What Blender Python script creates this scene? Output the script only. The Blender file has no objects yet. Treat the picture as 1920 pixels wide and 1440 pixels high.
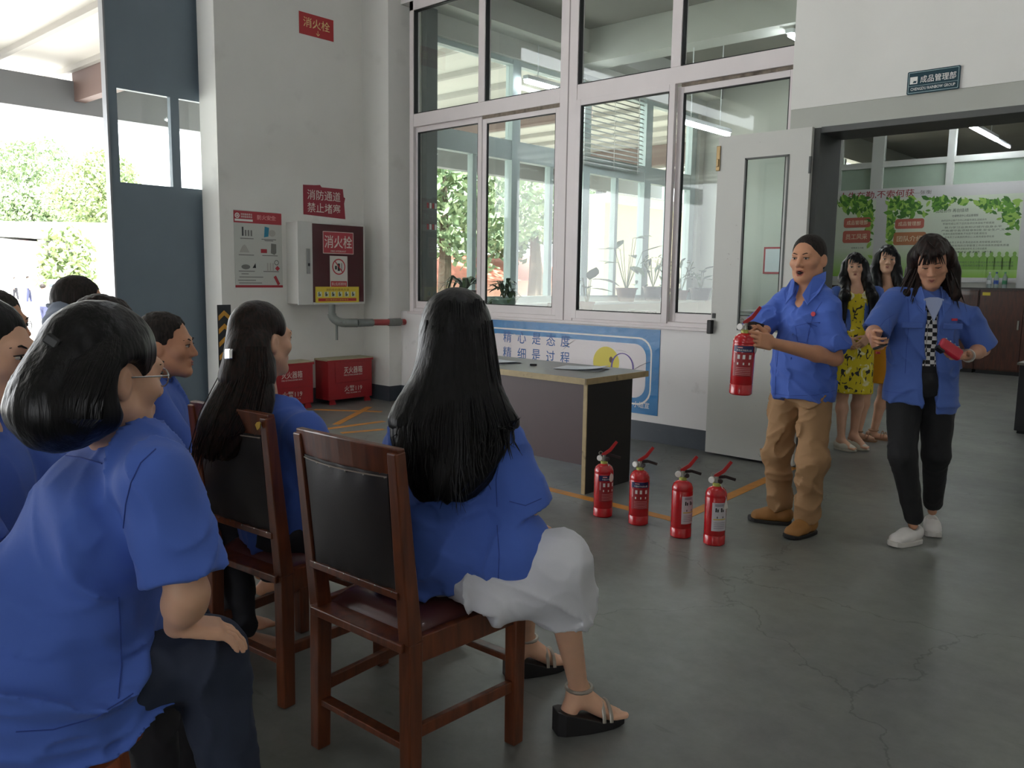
import bpy, math, random
import numpy as np
from mathutils import Matrix, Vector, Quaternion

# ------------------------------------------------------------------ camera
SC = bpy.context.scene
F = 1560.0                       # focal length in pixels of the 1920 x 1440 frame
CAMZ = 1.42
CR = np.array([0.7393605, 0.67314356, 0.01495982])
CU = np.array([-0.09697273, 0.08447264, 0.99169585])
CW = np.array([-0.66628998, 0.73467144, -0.1277323])
CC = np.array([0.0, 0.0, CAMZ])
cam = bpy.data.cameras.new('camera')
cam.sensor_fit = 'HORIZONTAL'
cam.sensor_width = 36.0
cam.lens = F * 36.0 / 1920.0
cam.clip_end = 400
camo = bpy.data.objects.new('camera', cam)
SC.collection.objects.link(camo)
camo.matrix_world = Matrix(((CR[0], CU[0], -CW[0], 0), (CR[1], CU[1], -CW[1], 0), (CR[2], CU[2], -CW[2], CAMZ), (0, 0, 0, 1)))
SC.camera = camo

# ------------------------------------------------------------------ sky, sun, exposure
SC.view_settings.view_transform = 'Standard'
SC.view_settings.look = 'None'
SC.view_settings.exposure = 1.32
SC.view_settings.gamma = 1.0
SC.view_settings.use_curve_mapping = False
SC.cycles.use_denoising = True
SC.cycles.max_bounces = 10
SC.cycles.diffuse_bounces = 5
SC.cycles.glossy_bounces = 4
SC.cycles.transmission_bounces = 6
SC.cycles.transparent_max_bounces = 16
SC.cycles.sample_clamp_indirect = 6.0
SC.cycles.caustics_reflective = False
SC.cycles.caustics_refractive = False
wd = bpy.data.worlds.new('hazy_sky')
SC.world = wd
wd.use_nodes = True
_bg = wd.node_tree.nodes['Background']
_bg.inputs['Color'].default_value = (0.94, 0.97, 1.0, 1)
_bg.inputs['Strength'].default_value = 2.6
_sun = bpy.data.lights.new('sun', 'SUN')
_sun.energy = 14.0
_sun.angle = 0.06
_suno = bpy.data.objects.new('sun', _sun)
SC.collection.objects.link(_suno)
_suno.rotation_euler = Vector((-0.45, 0.2, -1)).normalized().to_track_quat('-Z', 'Y').to_euler()

def portal(x, y, z, sx, sy, rot):
    l = bpy.data.lights.new('daylight_portal', 'AREA')
    l.shape = 'RECTANGLE'; l.size = sx; l.size_y = sy
    l.cycles.is_portal = True
    o = bpy.data.objects.new('daylight_portal', l)
    SC.collection.objects.link(o)
    o.location = (x, y, z); o.rotation_euler = rot
    return o

# ------------------------------------------------------------------ helpers
COL = SC.collection
rnd = random.Random(7)
nrs = np.random.RandomState(11)

def lin(c):
    out = []
    for v in c[:3]:
        v = v / 255.0
        out.append(v / 12.92 if v <= 0.04045 else ((v + 0.055) / 1.055) ** 2.4)
    return tuple(out) + (1.0,)

MATS = {}
def mat(name, col, rough=0.55, metal=0.0, var=0.0, vscale=6.0, bump=0.0, bscale=60.0, spec=0.5, coat=0.0, emit=0.0,
        stretch=None, sheen=0.0, trans=0.0, aniso=0.0, bdist=0.01):
    if name in MATS:
        return MATS[name]
    m = bpy.data.materials.new(name)
    m.use_nodes = True
    nt = m.node_tree
    b = nt.nodes['Principled BSDF']
    c = lin(col)
    b.inputs['Base Color'].default_value = c
    b.inputs['Roughness'].default_value = rough
    b.inputs['Metallic'].default_value = metal
    b.inputs['Specular IOR Level'].default_value = spec
    b.inputs['Coat Weight'].default_value = coat
    if sheen: b.inputs['Sheen Weight'].default_value = sheen
    if trans: b.inputs['Transmission Weight'].default_value = trans
    if aniso: b.inputs['Anisotropic'].default_value = aniso
    if emit:
        b.inputs['Emission Color'].default_value = c
        b.inputs['Emission Strength'].default_value = emit
    if var or bump:
        tc = nt.nodes.new('ShaderNodeTexCoord')
        mp = nt.nodes.new('ShaderNodeMapping')
        if stretch: mp.inputs['Scale'].default_value = stretch
        nt.links.new(tc.outputs['Object'], mp.inputs['Vector'])
    if var:
        n = nt.nodes.new('ShaderNodeTexNoise')
        n.inputs['Scale'].default_value = vscale
        n.inputs['Detail'].default_value = 5
        nt.links.new(mp.outputs['Vector'], n.inputs['Vector'])
        r = nt.nodes.new('ShaderNodeMapRange')
        r.inputs['From Min'].default_value = 0.3; r.inputs['From Max'].default_value = 0.7
        r.inputs['To Min'].default_value = 1 - var; r.inputs['To Max'].default_value = 1 + var
        nt.links.new(n.outputs['Fac'], r.inputs['Value'])
        mx = nt.nodes.new('ShaderNodeVectorMath'); mx.operation = 'SCALE'
        mx.inputs[0].default_value = c[:3]
        nt.links.new(r.outputs['Result'], mx.inputs['Scale'])
        nt.links.new(mx.outputs['Vector'], b.inputs['Base Color'])
    if bump:
        n2 = nt.nodes.new('ShaderNodeTexNoise')
        n2.inputs['Scale'].default_value = bscale
        n2.inputs['Detail'].default_value = 4
        nt.links.new(mp.outputs['Vector'], n2.inputs['Vector'])
        bp = nt.nodes.new('ShaderNodeBump')
        bp.inputs['Strength'].default_value = bump
        bp.inputs['Distance'].default_value = bdist
        nt.links.new(n2.outputs['Fac'], bp.inputs['Height'])
        nt.links.new(bp.outputs['Normal'], b.inputs['Normal'])
    MATS[name] = m
    return m

def glass_mat(name, tint=(235, 245, 240), refl=1.0, ior=1.5, haze=0.0):
    if name in MATS: return MATS[name]
    m = bpy.data.materials.new(name); m.use_nodes = True
    nt = m.node_tree
    for n in list(nt.nodes): nt.nodes.remove(n)
    out = nt.nodes.new('ShaderNodeOutputMaterial')
    tr = nt.nodes.new('ShaderNodeBsdfTransparent'); tr.inputs['Color'].default_value = lin(tint)
    gl = nt.nodes.new('ShaderNodeBsdfGlossy'); gl.inputs['Roughness'].default_value = 0.02
    fr = nt.nodes.new('ShaderNodeFresnel')
    ge = nt.nodes.new('ShaderNodeNewGeometry')        # a thin pane reflects alike from both of its faces
    mr = nt.nodes.new('ShaderNodeMapRange'); mr.inputs['To Min'].default_value = ior; mr.inputs['To Max'].default_value = 1.0 / ior
    nt.links.new(ge.outputs['Backfacing'], mr.inputs['Value']); nt.links.new(mr.outputs['Result'], fr.inputs['IOR'])
    mx = nt.nodes.new('ShaderNodeMixShader')
    mu = nt.nodes.new('ShaderNodeMath'); mu.operation = 'MULTIPLY'; mu.inputs[1].default_value = refl
    nt.links.new(fr.outputs['Fac'], mu.inputs[0])
    nt.links.new(mu.outputs['Value'], mx.inputs['Fac'])
    nt.links.new(tr.outputs['BSDF'], mx.inputs[1]); nt.links.new(gl.outputs['BSDF'], mx.inputs[2])
    last = mx
    if haze:
        df = nt.nodes.new('ShaderNodeBsdfDiffuse'); df.inputs['Color'].default_value = lin(tint)
        m2 = nt.nodes.new('ShaderNodeMixShader'); m2.inputs['Fac'].default_value = haze
        nt.links.new(mx.outputs['Shader'], m2.inputs[1]); nt.links.new(df.outputs['BSDF'], m2.inputs[2]); last = m2
    nt.links.new(last.outputs['Shader'], out.inputs['Surface'])
    MATS[name] = m
    return m

def add_wear(m, col2, scale=3.0, lo=0.55, hi=0.7, strength=1.0, stretch=None):
    """mix a second colour (dirt, stains) into a material's base colour by a noise mask"""
    nt = m.node_tree; b = nt.nodes['Principled BSDF']
    inp = b.inputs['Base Color']
    src = inp.links[0].from_socket if inp.links else None
    tc = nt.nodes.new('ShaderNodeTexCoord'); mp = nt.nodes.new('ShaderNodeMapping')
    if stretch: mp.inputs['Scale'].default_value = stretch
    nt.links.new(tc.outputs['Object'], mp.inputs['Vector'])
    n = nt.nodes.new('ShaderNodeTexNoise'); n.inputs['Scale'].default_value = scale; n.inputs['Detail'].default_value = 6
    nt.links.new(mp.outputs['Vector'], n.inputs['Vector'])
    r = nt.nodes.new('ShaderNodeMapRange'); r.inputs['From Min'].default_value = lo; r.inputs['From Max'].default_value = hi
    r.inputs['To Max'].default_value = strength
    nt.links.new(n.outputs['Fac'], r.inputs['Value'])
    mx = nt.nodes.new('ShaderNodeMix'); mx.data_type = 'RGBA'
    nt.links.new(r.outputs['Result'], mx.inputs['Factor'])
    if src: nt.links.new(src, mx.inputs['A'])
    else: mx.inputs['A'].default_value = inp.default_value
    mx.inputs['B'].default_value = lin(col2)
    nt.links.new(mx.outputs['Result'], inp)
    return m

def mesh_obj(name, v, f, mats, parent=None, smooth=False, mi=None, world=True):
    me = bpy.data.meshes.new(name)
    v = np.asarray(v, float).reshape(-1, 3)
    if parent is not None and world:
        v = v - np.array(parent['_o'] if '_o' in parent.keys() else (0, 0, 0))
    me.from_pydata(v.tolist(), [], f if isinstance(f, list) else f.tolist())
    if not isinstance(mats, (list, tuple)): mats = [mats]
    for m in mats: me.materials.append(m)
    if mi is not None: me.polygons.foreach_set('material_index', np.asarray(mi, np.int32))
    if smooth: me.polygons.foreach_set('use_smooth', np.ones(len(me.polygons), bool))
    me.update()
    o = bpy.data.objects.new(name, me)
    COL.objects.link(o)
    if parent is not None:
        o.parent = parent
    return o

def tag(o, label, cat, group=None, kind=None):
    o['label'] = label; o['category'] = cat
    if group: o['group'] = group
    if kind: o['kind'] = kind
    return o

def thing(name, label, cat, loc=(0, 0, 0), rz=0.0, group=None):
    o = bpy.data.objects.new(name, None)
    o.empty_display_size = 0.1
    o.location = loc; o.rotation_euler = (0, 0, rz)
    COL.objects.link(o)
    tag(o, label, cat, group)
    o['_o'] = list(loc) if not rz else [0, 0, 0]
    return o

def structure(o, label=None):
    o['kind'] = 'structure'
    if label: o['label'] = label
    return o

def unit(a):
    a = np.asarray(a, float); return a / np.linalg.norm(a)

def frame_from(d, hint=(0, 0, 1)):
    """3x3 with columns x, y, z where z = d"""
    z = unit(d); h = np.asarray(hint, float)
    if abs(np.dot(z, unit(h))) > 0.98: h = np.array([1.0, 0, 0]) if abs(z[0]) < 0.9 else np.array([0, 1.0, 0])
    x = unit(np.cross(h, z)); y = np.cross(z, x)
    return np.stack([x, y, z], 1)

class MB:
    """collects simple solids; build() links them as one mesh object"""
    def __init__(s): s.v = []; s.f = []; s.mi = []; s.n = 0
    def add(s, v, f, mi=0):
        v = np.asarray(v, float).reshape(-1, 3)
        s.v.append(v)
        for q in f:
            s.f.append([int(i) + s.n for i in q]); s.mi.append(mi)
        s.n += len(v); return s
    def box(s, x0, x1, y0, y1, z0, z1, mi=0):
        v = [(x, y, z) for z in (z0, z1) for y in (y0, y1) for x in (x0, x1)]
        return s.add(v, [(0, 2, 3, 1), (4, 5, 7, 6), (0, 1, 5, 4), (2, 6, 7, 3), (0, 4, 6, 2), (1, 3, 7, 5)], mi)
    def obox(s, c, size, M=None, mi=0):
        h = np.asarray(size) / 2.0; M = np.eye(3) if M is None else M
        v = np.array([(x, y, z) for z in (-1, 1) for y in (-1, 1) for x in (-1, 1)]) * h
        return s.add(v @ M.T + np.asarray(c), [(0, 2, 3, 1), (4, 5, 7, 6), (0, 1, 5, 4), (2, 6, 7, 3), (0, 4, 6, 2), (1, 3, 7, 5)], mi)
    def bar(s, p, q, w, h, hint=(0, 0, 1), w2=None, h2=None, mi=0):
        p = np.asarray(p, float); q = np.asarray(q, float); M = frame_from(q - p, hint)
        w2 = w if w2 is None else w2; h2 = h if h2 is None else h2
        v = []
        for c, ww, hh in ((p, w, h), (q, w2, h2)):
            for a, b in ((-1, -1), (1, -1), (1, 1), (-1, 1)):
                v.append(c + M[:, 0] * a * ww / 2 + M[:, 1] * b * hh / 2)
        return s.add(v, [(3, 2, 1, 0), (4, 5, 6, 7), (0, 1, 5, 4), (1, 2, 6, 5), (2, 3, 7, 6), (3, 0, 4, 7)], mi)
    def tube(s, pts, rad, n=10, cap=True, mi=0, flat=1.0, hint=(0, 0, 1)):
        pts = np.asarray(pts, float); k = len(pts)
        rad = np.full(k, rad, float) if np.isscalar(rad) else np.asarray(rad, float)
        v = []; M = None
        for i in range(k):
            d = pts[min(i + 1, k - 1)] - pts[max(i - 1, 0)]
            if M is None: M = frame_from(d, hint)
            else:
                z = unit(d); x = M[:, 0] - z * np.dot(M[:, 0], z); x = unit(x); M = np.stack([x, np.cross(z, x), z], 1)
            for j in range(n):
                a = 2 * math.pi * j / n
                v.append(pts[i] + rad[i] * (M[:, 0] * math.cos(a) + M[:, 1] * math.sin(a) * flat))
        f = []
        for i in range(k - 1):
            for j in range(n):
                f.append((i * n + j, i * n + (j + 1) % n, (i + 1) * n + (j + 1) % n, (i + 1) * n + j))
        if cap:
            f.append(tuple(range(n - 1, -1, -1))); f.append(tuple(range((k - 1) * n, k * n)))
        return s.add(v, f, mi)
    def lathe(s, prof, n=24, o=(0, 0, 0), M=None, mi=0, cap=True):
        M = np.eye(3) if M is None else M
        v = []; k = len(prof)
        for r, z in prof:
            for j in range(n):
                a = 2 * math.pi * j / n
                v.append((r * math.cos(a), r * math.sin(a), z))
        v = np.array(v) @ M.T + np.asarray(o, float)
        f = []
        for i in range(k - 1):
            for j in range(n):
                f.append((i * n + j, i * n + (j + 1) % n, (i + 1) * n + (j + 1) % n, (i + 1) * n + j))
        if cap:
            f.append(tuple(range(n - 1, -1, -1))); f.append(tuple(range((k - 1) * n, k * n)))
        return s.add(v, f, mi)
    def prism(s, poly, o, X, Y, thick, mi=0):
        """2-D outline (ccw) in the plane o + a X + b Y, thickened along X x Y"""
        o = np.asarray(o, float); X = np.asarray(X, float); Y = np.asarray(Y, float); N = np.cross(X, Y)
        n = len(poly)
        v = [o + X * a + Y * b for a, b in poly] + [o + X * a + Y * b + N * thick for a, b in poly]
        f = [tuple(range(n - 1, -1, -1)), tuple(range(n, 2 * n))]
        for i in range(n): f.append((i, (i + 1) % n, n + (i + 1) % n, n + i))
        return s.add(v, f, mi)
    def ring(s, outer, inner, o, X, Y, thick, mi=0):
        """flat ring between two outlines of equal length"""
        o = np.asarray(o, float); X = np.asarray(X, float); Y = np.asarray(Y, float); N = np.cross(X, Y); n = len(outer)
        v = [o + X * a + Y * b + N * t for t in (0, thick) for P in (outer, inner) for a, b in P]
        f = []
        for i in range(n):
            j = (i + 1) % n
            f += [(2 * n + i, 2 * n + j, 3 * n + j, 3 * n + i), (j, i, n + i, n + j), (i, j, 2 * n + j, 2 * n + i), (n + j, n + i, 3 * n + i, 3 * n + j)]
        return s.add(v, f, mi)
    def sphere(s, c, r, n=10, m=7, M=None, mi=0):
        r = np.array([r, r, r]) if np.isscalar(r) else np.asarray(r, float)
        M = np.eye(3) if M is None else M
        v = [(0, 0, -1)]
        for i in range(1, m):
            t = -math.pi / 2 + math.pi * i / m
            for j in range(n):
                a = 2 * math.pi * j / n
                v.append((math.cos(t) * math.cos(a), math.cos(t) * math.sin(a), math.sin(t)))
        v.append((0, 0, 1)); v = (np.array(v) * r) @ M.T + np.asarray(c, float)
        f = []
        for j in range(n): f.append((0, 1 + (j + 1) % n, 1 + j))
        for i in range(m - 2):
            for j in range(n):
                a = 1 + i * n + j; b = 1 + i * n + (j + 1) % n
                f.append((a, b, b + n, a + n))
        L = 1 + (m - 2) * n; T = len(v) - 1
        for j in range(n): f.append((L + j, L + (j + 1) % n, T))
        return s.add(v, f, mi)
    def build(s, name, mats, parent=None, smooth=False, bevel=0.0, world=True, seg=2):
        o = mesh_obj(name, np.concatenate(s.v), s.f, mats, parent, smooth, s.mi, world)
        if bevel:
            b = o.modifiers.new('soft_edges', 'BEVEL'); b.width = bevel; b.segments = seg; b.limit_method = 'ANGLE'; b.angle_limit = 0.7
            b.harden_normals = False
        if smooth:
            try: o.data.set_sharp_from_angle(angle=0.75)
            except Exception: pass
        return o

def rrect(w, h, r, n=6):
    """rounded rectangle outline centred on 0"""
    P = []
    for cx, cy, a0 in ((w / 2 - r, h / 2 - r, 0), (-w / 2 + r, h / 2 - r, 90), (-w / 2 + r, -h / 2 + r, 180), (w / 2 - r, -h / 2 + r, 270)):
        for i in range(n + 1):
            a = math.radians(a0 + 90.0 * i / n); P.append((cx + r * math.cos(a), cy + r * math.sin(a)))
    return P

def circ(r, n=28, ry=None, c=(0, 0)):
    ry = r if ry is None else ry
    return [(c[0] + r * math.cos(2 * math.pi * i / n), c[1] + ry * math.sin(2 * math.pi * i / n)) for i in range(n)]

_TXT = {}
def text_mesh(s, bold=0.0):
    k = (s, bold)
    if k in _TXT: return _TXT[k]
    cu = bpy.data.curves.new('lettering', 'FONT'); cu.body = s; cu.resolution_u = 2; cu.offset = bold
    ob = bpy.data.objects.new('lettering', cu); COL.objects.link(ob)
    me = ob.to_mesh()
    v = np.zeros(len(me.vertices) * 3); me.vertices.foreach_get('co', v); v = v.reshape(-1, 3)
    f = [tuple(p.vertices) for p in me.polygons]
    ob.to_mesh_clear(); bpy.data.objects.remove(ob); bpy.data.curves.remove(cu)
    _TXT[k] = (v, f); return _TXT[k]

def lettering(s, m, parent, centre, X, Y, height=None, width=None, bold=0.0, name='lettering', lift=0.0015, bend=None):
    """flat lettering centred on a point, in the plane X (reading direction), Y (up)"""
    v, f = text_mesh(s, bold); v = v.copy()
    lo = v.min(0); hi = v.max(0); v[:, :2] -= ((lo + hi) / 2)[:2]
    sx = sy = 1.0
    if height: sx = sy = height / (hi[1] - lo[1])
    if width:
        sx = width / (hi[0] - lo[0])
        if not height: sy = sx
    X = unit(X); Y = unit(Y); N = np.cross(X, Y)
    if bend is None:
        w = np.asarray(centre, float) + np.outer(v[:, 0] * sx, X) + np.outer(v[:, 1] * sy, Y) + N * lift
    else:
        w = bend(v[:, 0] * sx, v[:, 1] * sy)
    return mesh_obj(name, w, [list(q) for q in f], m, parent)

def copy_tree(o, parent=None):
    c = o.copy(); COL.objects.link(c); c.parent = parent
    for ch in list(o.children):
        copy_tree(ch, c)
    return c

# ------------------------------------------------------------------ blended solids (one continuous surface from many soft forms)
def _hash(ix, iy, iz):
    h = (ix * 374761393 + iy * 668265263 + iz * 2147483647 * 3 + 974634777) & 0x7fffffff
    h = ((h ^ (h >> 13)) * 1274126177) & 0x7fffffff
    return ((h ^ (h >> 16)) & 0xffff) / 65535.0

def vnoise(P):
    i = np.floor(P).astype(np.int64); f = P - i; f = f * f * (3 - 2 * f)
    r = 0
    for dx in (0, 1):
        for dy in (0, 1):
            for dz in (0, 1):
                w = (f[:, 0] if dx else 1 - f[:, 0]) * (f[:, 1] if dy else 1 - f[:, 1]) * (f[:, 2] if dz else 1 - f[:, 2])
                r = r + w * _hash(i[:, 0] + dx, i[:, 1] + dy, i[:, 2] + dz)
    return r * 2 - 1

class Soft:
    def __init__(s): s.ops = []
    def cone(s, p, q, r1, r2=None, k=0.02, op='u'):
        s.ops.append(('c', np.asarray(p, float), np.asarray(q, float), float(r1), float(r1 if r2 is None else r2), k, op)); return s
    def chain(s, pts, rad, k=0.02, op='u'):
        for i in range(len(pts) - 1): s.cone(pts[i], pts[i + 1], rad[i], rad[i + 1], k, op)
        return s
    def ell(s, c, r, M=None, k=0.02, op='u'):
        s.ops.append(('e', np.asarray(c, float), np.asarray(r, float), np.eye(3) if M is None else np.asarray(M, float), None, k, op)); return s
    def box(s, c, h, M=None, rr=0.01, k=0.01, op='u'):
        s.ops.append(('b', np.asarray(c, float), np.asarray(h, float), np.eye(3) if M is None else np.asarray(M, float), rr, k, op)); return s
    def cut(s, p, n, k=0.004):
        """remove everything on the side the normal n points to"""
        s.ops.append(('h', np.asarray(p, float), unit(n), None, None, k, 'i')); return s
    def bbox(s, o):
        if o[0] == 'c':
            return np.minimum(o[1] - o[3], o[2] - o[4]), np.maximum(o[1] + o[3], o[2] + o[4])
        if o[0] == 'e': e = np.abs(o[3]) @ o[2]
        else: e = np.abs(o[3]) @ (o[2] + o[4])
        return o[1] - e, o[1] + e
    def mesh(s, res, warp=None, band=0.04, pad=0.02):
        lo = np.full(3, 1e9); hi = -lo
        for o in s.ops:
            if o[6] == 'u':
                a, b = s.bbox(o); lo = np.minimum(lo, a); hi = np.maximum(hi, b)
        lo = lo - pad - 2 * res; hi = hi + pad + 2 * res
        n = np.ceil((hi - lo) / res).astype(int) + 1
        ax = [lo[i] + res * np.arange(n[i]) for i in range(3)]
        D = np.full(n, 0.5, np.float32)
        for o in s.ops:
            k = o[5]
            if o[0] == 'h':
                a0, a1 = np.zeros(3, int), n
            else:
                a, b = s.bbox(o); m = k + 3 * res + (0.02 if o[6] == 'u' else 0.005)
                a0 = np.maximum(np.floor((a - m - lo) / res).astype(int), 0); a1 = np.minimum(np.ceil((b + m - lo) / res).astype(int) + 1, n)
                if (a1 <= a0).any(): continue
            sl = tuple(slice(a0[i], a1[i]) for i in range(3))
            X = ax[0][sl[0]][:, None, None]; Y = ax[1][sl[1]][None, :, None]; Z = ax[2][sl[2]][None, None, :]
            if o[0] == 'c':
                p, q, r1, r2 = o[1], o[2], o[3], o[4]; d = q - p; L = max(d @ d, 1e-12)
                t = np.clip(((X - p[0]) * d[0] + (Y - p[1]) * d[1] + (Z - p[2]) * d[2]) / L, 0, 1)
                v = np.sqrt((X - p[0] - t * d[0]) ** 2 + (Y - p[1] - t * d[1]) ** 2 + (Z - p[2] - t * d[2]) ** 2) - (r1 + (r2 - r1) * t)
            elif o[0] == 'h':
                p, nn = o[1], o[2]; v = (X - p[0]) * nn[0] + (Y - p[1]) * nn[1] + (Z - p[2]) * nn[2]
            else:
                c, r, M = o[1], o[2], o[3]
                x, y, z = X - c[0], Y - c[1], Z - c[2]
                u = [x * M[0, i] + y * M[1, i] + z * M[2, i] for i in range(3)]
                if o[0] == 'e':
                    k0 = np.sqrt((u[0] / r[0]) ** 2 + (u[1] / r[1]) ** 2 + (u[2] / r[2]) ** 2)
                    k1 = np.sqrt((u[0] / r[0] ** 2) ** 2 + (u[1] / r[1] ** 2) ** 2 + (u[2] / r[2] ** 2) ** 2)
                    v = k0 * (k0 - 1.0) / np.maximum(k1, 1e-9)
                else:
                    q = [np.abs(u[i]) - r[i] for i in range(3)]
                    v = np.sqrt(sum(np.maximum(a, 0) ** 2 for a in q)) + np.minimum(np.maximum(np.maximum(q[0], q[1]), q[2]), 0) - o[4]
            v = v.astype(np.float32); A = D[sl]
            if o[6] == 'u':
                h = np.clip(0.5 + 0.5 * (A - v) / k, 0, 1); D[sl] = A + (v - A) * h - k * h * (1 - h)
            else:
                b = -v if o[6] == 's' else v
                h = np.clip(0.5 - 0.5 * (A - b) / k, 0, 1); D[sl] = A + (b - A) * h + k * h * (1 - h)
        if warp is not None:
            idx = np.nonzero(np.abs(D) < band)
            P = np.stack([ax[i][idx[i]] for i in range(3)], 1)
            D[idx] += warp(P).astype(np.float32)
        return surface_net(D, lo, res)

def surface_net(D, lo, res):
    I = D < 0
    nx, ny, nz = D.shape
    c = np.zeros((nx - 1, ny - 1, nz - 1), np.int8)
    for dx in (0, 1):
        for dy in (0, 1):
            for dz in (0, 1):
                c += I[dx:nx - 1 + dx, dy:ny - 1 + dy, dz:nz - 1 + dz]
    act = np.nonzero((c > 0) & (c < 8))
    K = len(act[0])
    A = np.stack(act, 1)
    S = np.zeros((K, 3)); W = np.zeros(K)
    co = [(a, b, d) for a in (0, 1) for b in (0, 1) for d in (0, 1)]
    val = {o: D[A[:, 0] + o[0], A[:, 1] + o[1], A[:, 2] + o[2]] for o in co}
    for o in co:
        for i in range(3):
            if o[i] == 0:
                p = list(o); p[i] = 1; p = tuple(p)
                a, b = val[o], val[p]; m = (a < 0) != (b < 0)
                t = np.where(m, a / np.where(m, a - b, 1), 0)
                for j in range(3):
                    S[:, j] += np.where(m, o[j] + (t if j == i else 0), 0)
                W += m
    V = lo + (A + S / W[:, None]) * res
    ix = np.full(c.shape, -1, np.int32); ix[act] = np.arange(K)
    Fs = []
    for i in range(3):
        sl0 = [slice(None)] * 3; sl1 = [slice(None)] * 3
        sl0[i] = slice(0, -1); sl1[i] = slice(1, None)
        a = I[tuple(sl0)]; b = I[tuple(sl1)]
        e = np.nonzero(a != b); E_ = np.stack(e, 1)
        j, k = (i + 1) % 3, (i + 2) % 3
        ok = (E_[:, j] > 0) & (E_[:, k] > 0) & (E_[:, j] < D.shape[j] - 1) & (E_[:, k] < D.shape[k] - 1)
        E_ = E_[ok]; ins = a[e][ok]
        q = []
        for oj, ok_ in ((-1, -1), (0, -1), (0, 0), (-1, 0)):
            B = E_.copy(); B[:, j] += oj; B[:, k] += ok_
            q.append(ix[B[:, 0], B[:, 1], B[:, 2]])
        q = np.stack(q, 1)
        q[~ins] = q[~ins][:, ::-1]
        Fs.append(q)
    Fq = np.concatenate(Fs)
    return V, Fq[(Fq >= 0).all(1)]

def soft_obj(name, sd, res, m, parent, warp=None, band=0.04, mi=None):
    v, f = sd.mesh(res, warp, band)
    return mesh_obj(name, v, f, m, parent, True, mi)

# ------------------------------------------------------------------ where the frame's points lie in the room
def ray(x, y): return CW + CR * (x - 960) / F - CU * (y - 720) / F
def onz(x, y, z=0.0): d = ray(x, y); return CC + d * (z - CAMZ) / d[2]
def onx(x, y, X): d = ray(x, y); return CC + d * X / d[0]
def ony(x, y, Y): d = ray(x, y); return CC + d * Y / d[1]
def at(x, y, D): return CC + ray(x, y) * D
# ------------------------------------------------------------------ materials of the place
M_plaster = add_wear(mat('white_plaster', (226, 225, 220), 0.75, var=0.03, vscale=2.0, bump=0.08, bscale=25), (176, 172, 166), 2.2, 0.62, 0.86, 0.5)
M_plaster2 = add_wear(mat('lower_wall_plaster', (232, 229, 228), 0.6, var=0.02, vscale=2.0, bump=0.06, bscale=30), (170, 165, 160), 7.0, 0.66, 0.84, 0.55)
M_office = mat('office_plaster', (206, 206, 198), 0.8, var=0.03, vscale=1.5)
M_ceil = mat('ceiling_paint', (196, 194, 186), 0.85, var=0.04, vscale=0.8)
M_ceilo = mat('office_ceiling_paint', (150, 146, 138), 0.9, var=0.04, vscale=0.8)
M_band = mat('grey_band_paint', (176, 178, 170), 0.6, var=0.03, vscale=3)
M_base = add_wear(mat('baseboard_paint', (66, 72, 80), 0.45, var=0.08, vscale=8), (120, 122, 120), 14, 0.68, 0.8, 0.6)
M_steel = mat('door_frame_paint', (86, 88, 86), 0.5, var=0.08, vscale=5)
M_alu = mat('white_window_frame', (222, 214, 214), 0.4, var=0.03, vscale=4)
M_aluO = mat('office_window_frame', (186, 198, 196), 0.45, var=0.04, vscale=4)
M_gask = mat('black_gasket', (22, 22, 24), 0.6)
M_glass = glass_mat('window_glass', (247, 251, 249), 0.9, 1.5, 0.006)
M_glass2 = glass_mat('clear_glass', (250, 253, 252), 1.0, 1.45)
M_frost = mat('frosted_green_glass', (150, 168, 150), 0.25, var=0.03)
M_blue = mat('blue_steel_paint', (112, 126, 138), 0.42, var=0.04, vscale=3, bump=0.02, bscale=200)
M_leafdoor = add_wear(mat('door_leaf_paint', (200, 200, 194), 0.45, var=0.02, vscale=3), (96, 80, 70), 22, 0.72, 0.78, 0.8)
M_orange = add_wear(mat('orange_floor_paint', (196, 130, 48), 0.55, var=0.12, vscale=12), (120, 116, 108), 9, 0.6, 0.8, 0.55)
M_outw = mat('outdoor_white_wall', (222, 222, 218), 0.8)
M_outg = mat('outdoor_concrete', (196, 194, 188), 0.85, var=0.05, vscale=0.4)
M_cream = mat('cream_render', (226, 216, 186), 0.8, var=0.02)
M_red = mat('sign_red', (176, 40, 46), 0.45)
M_white = mat('print_white', (236, 234, 230), 0.5)
M_black = mat('print_black', (18, 18, 20), 0.5)

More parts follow.
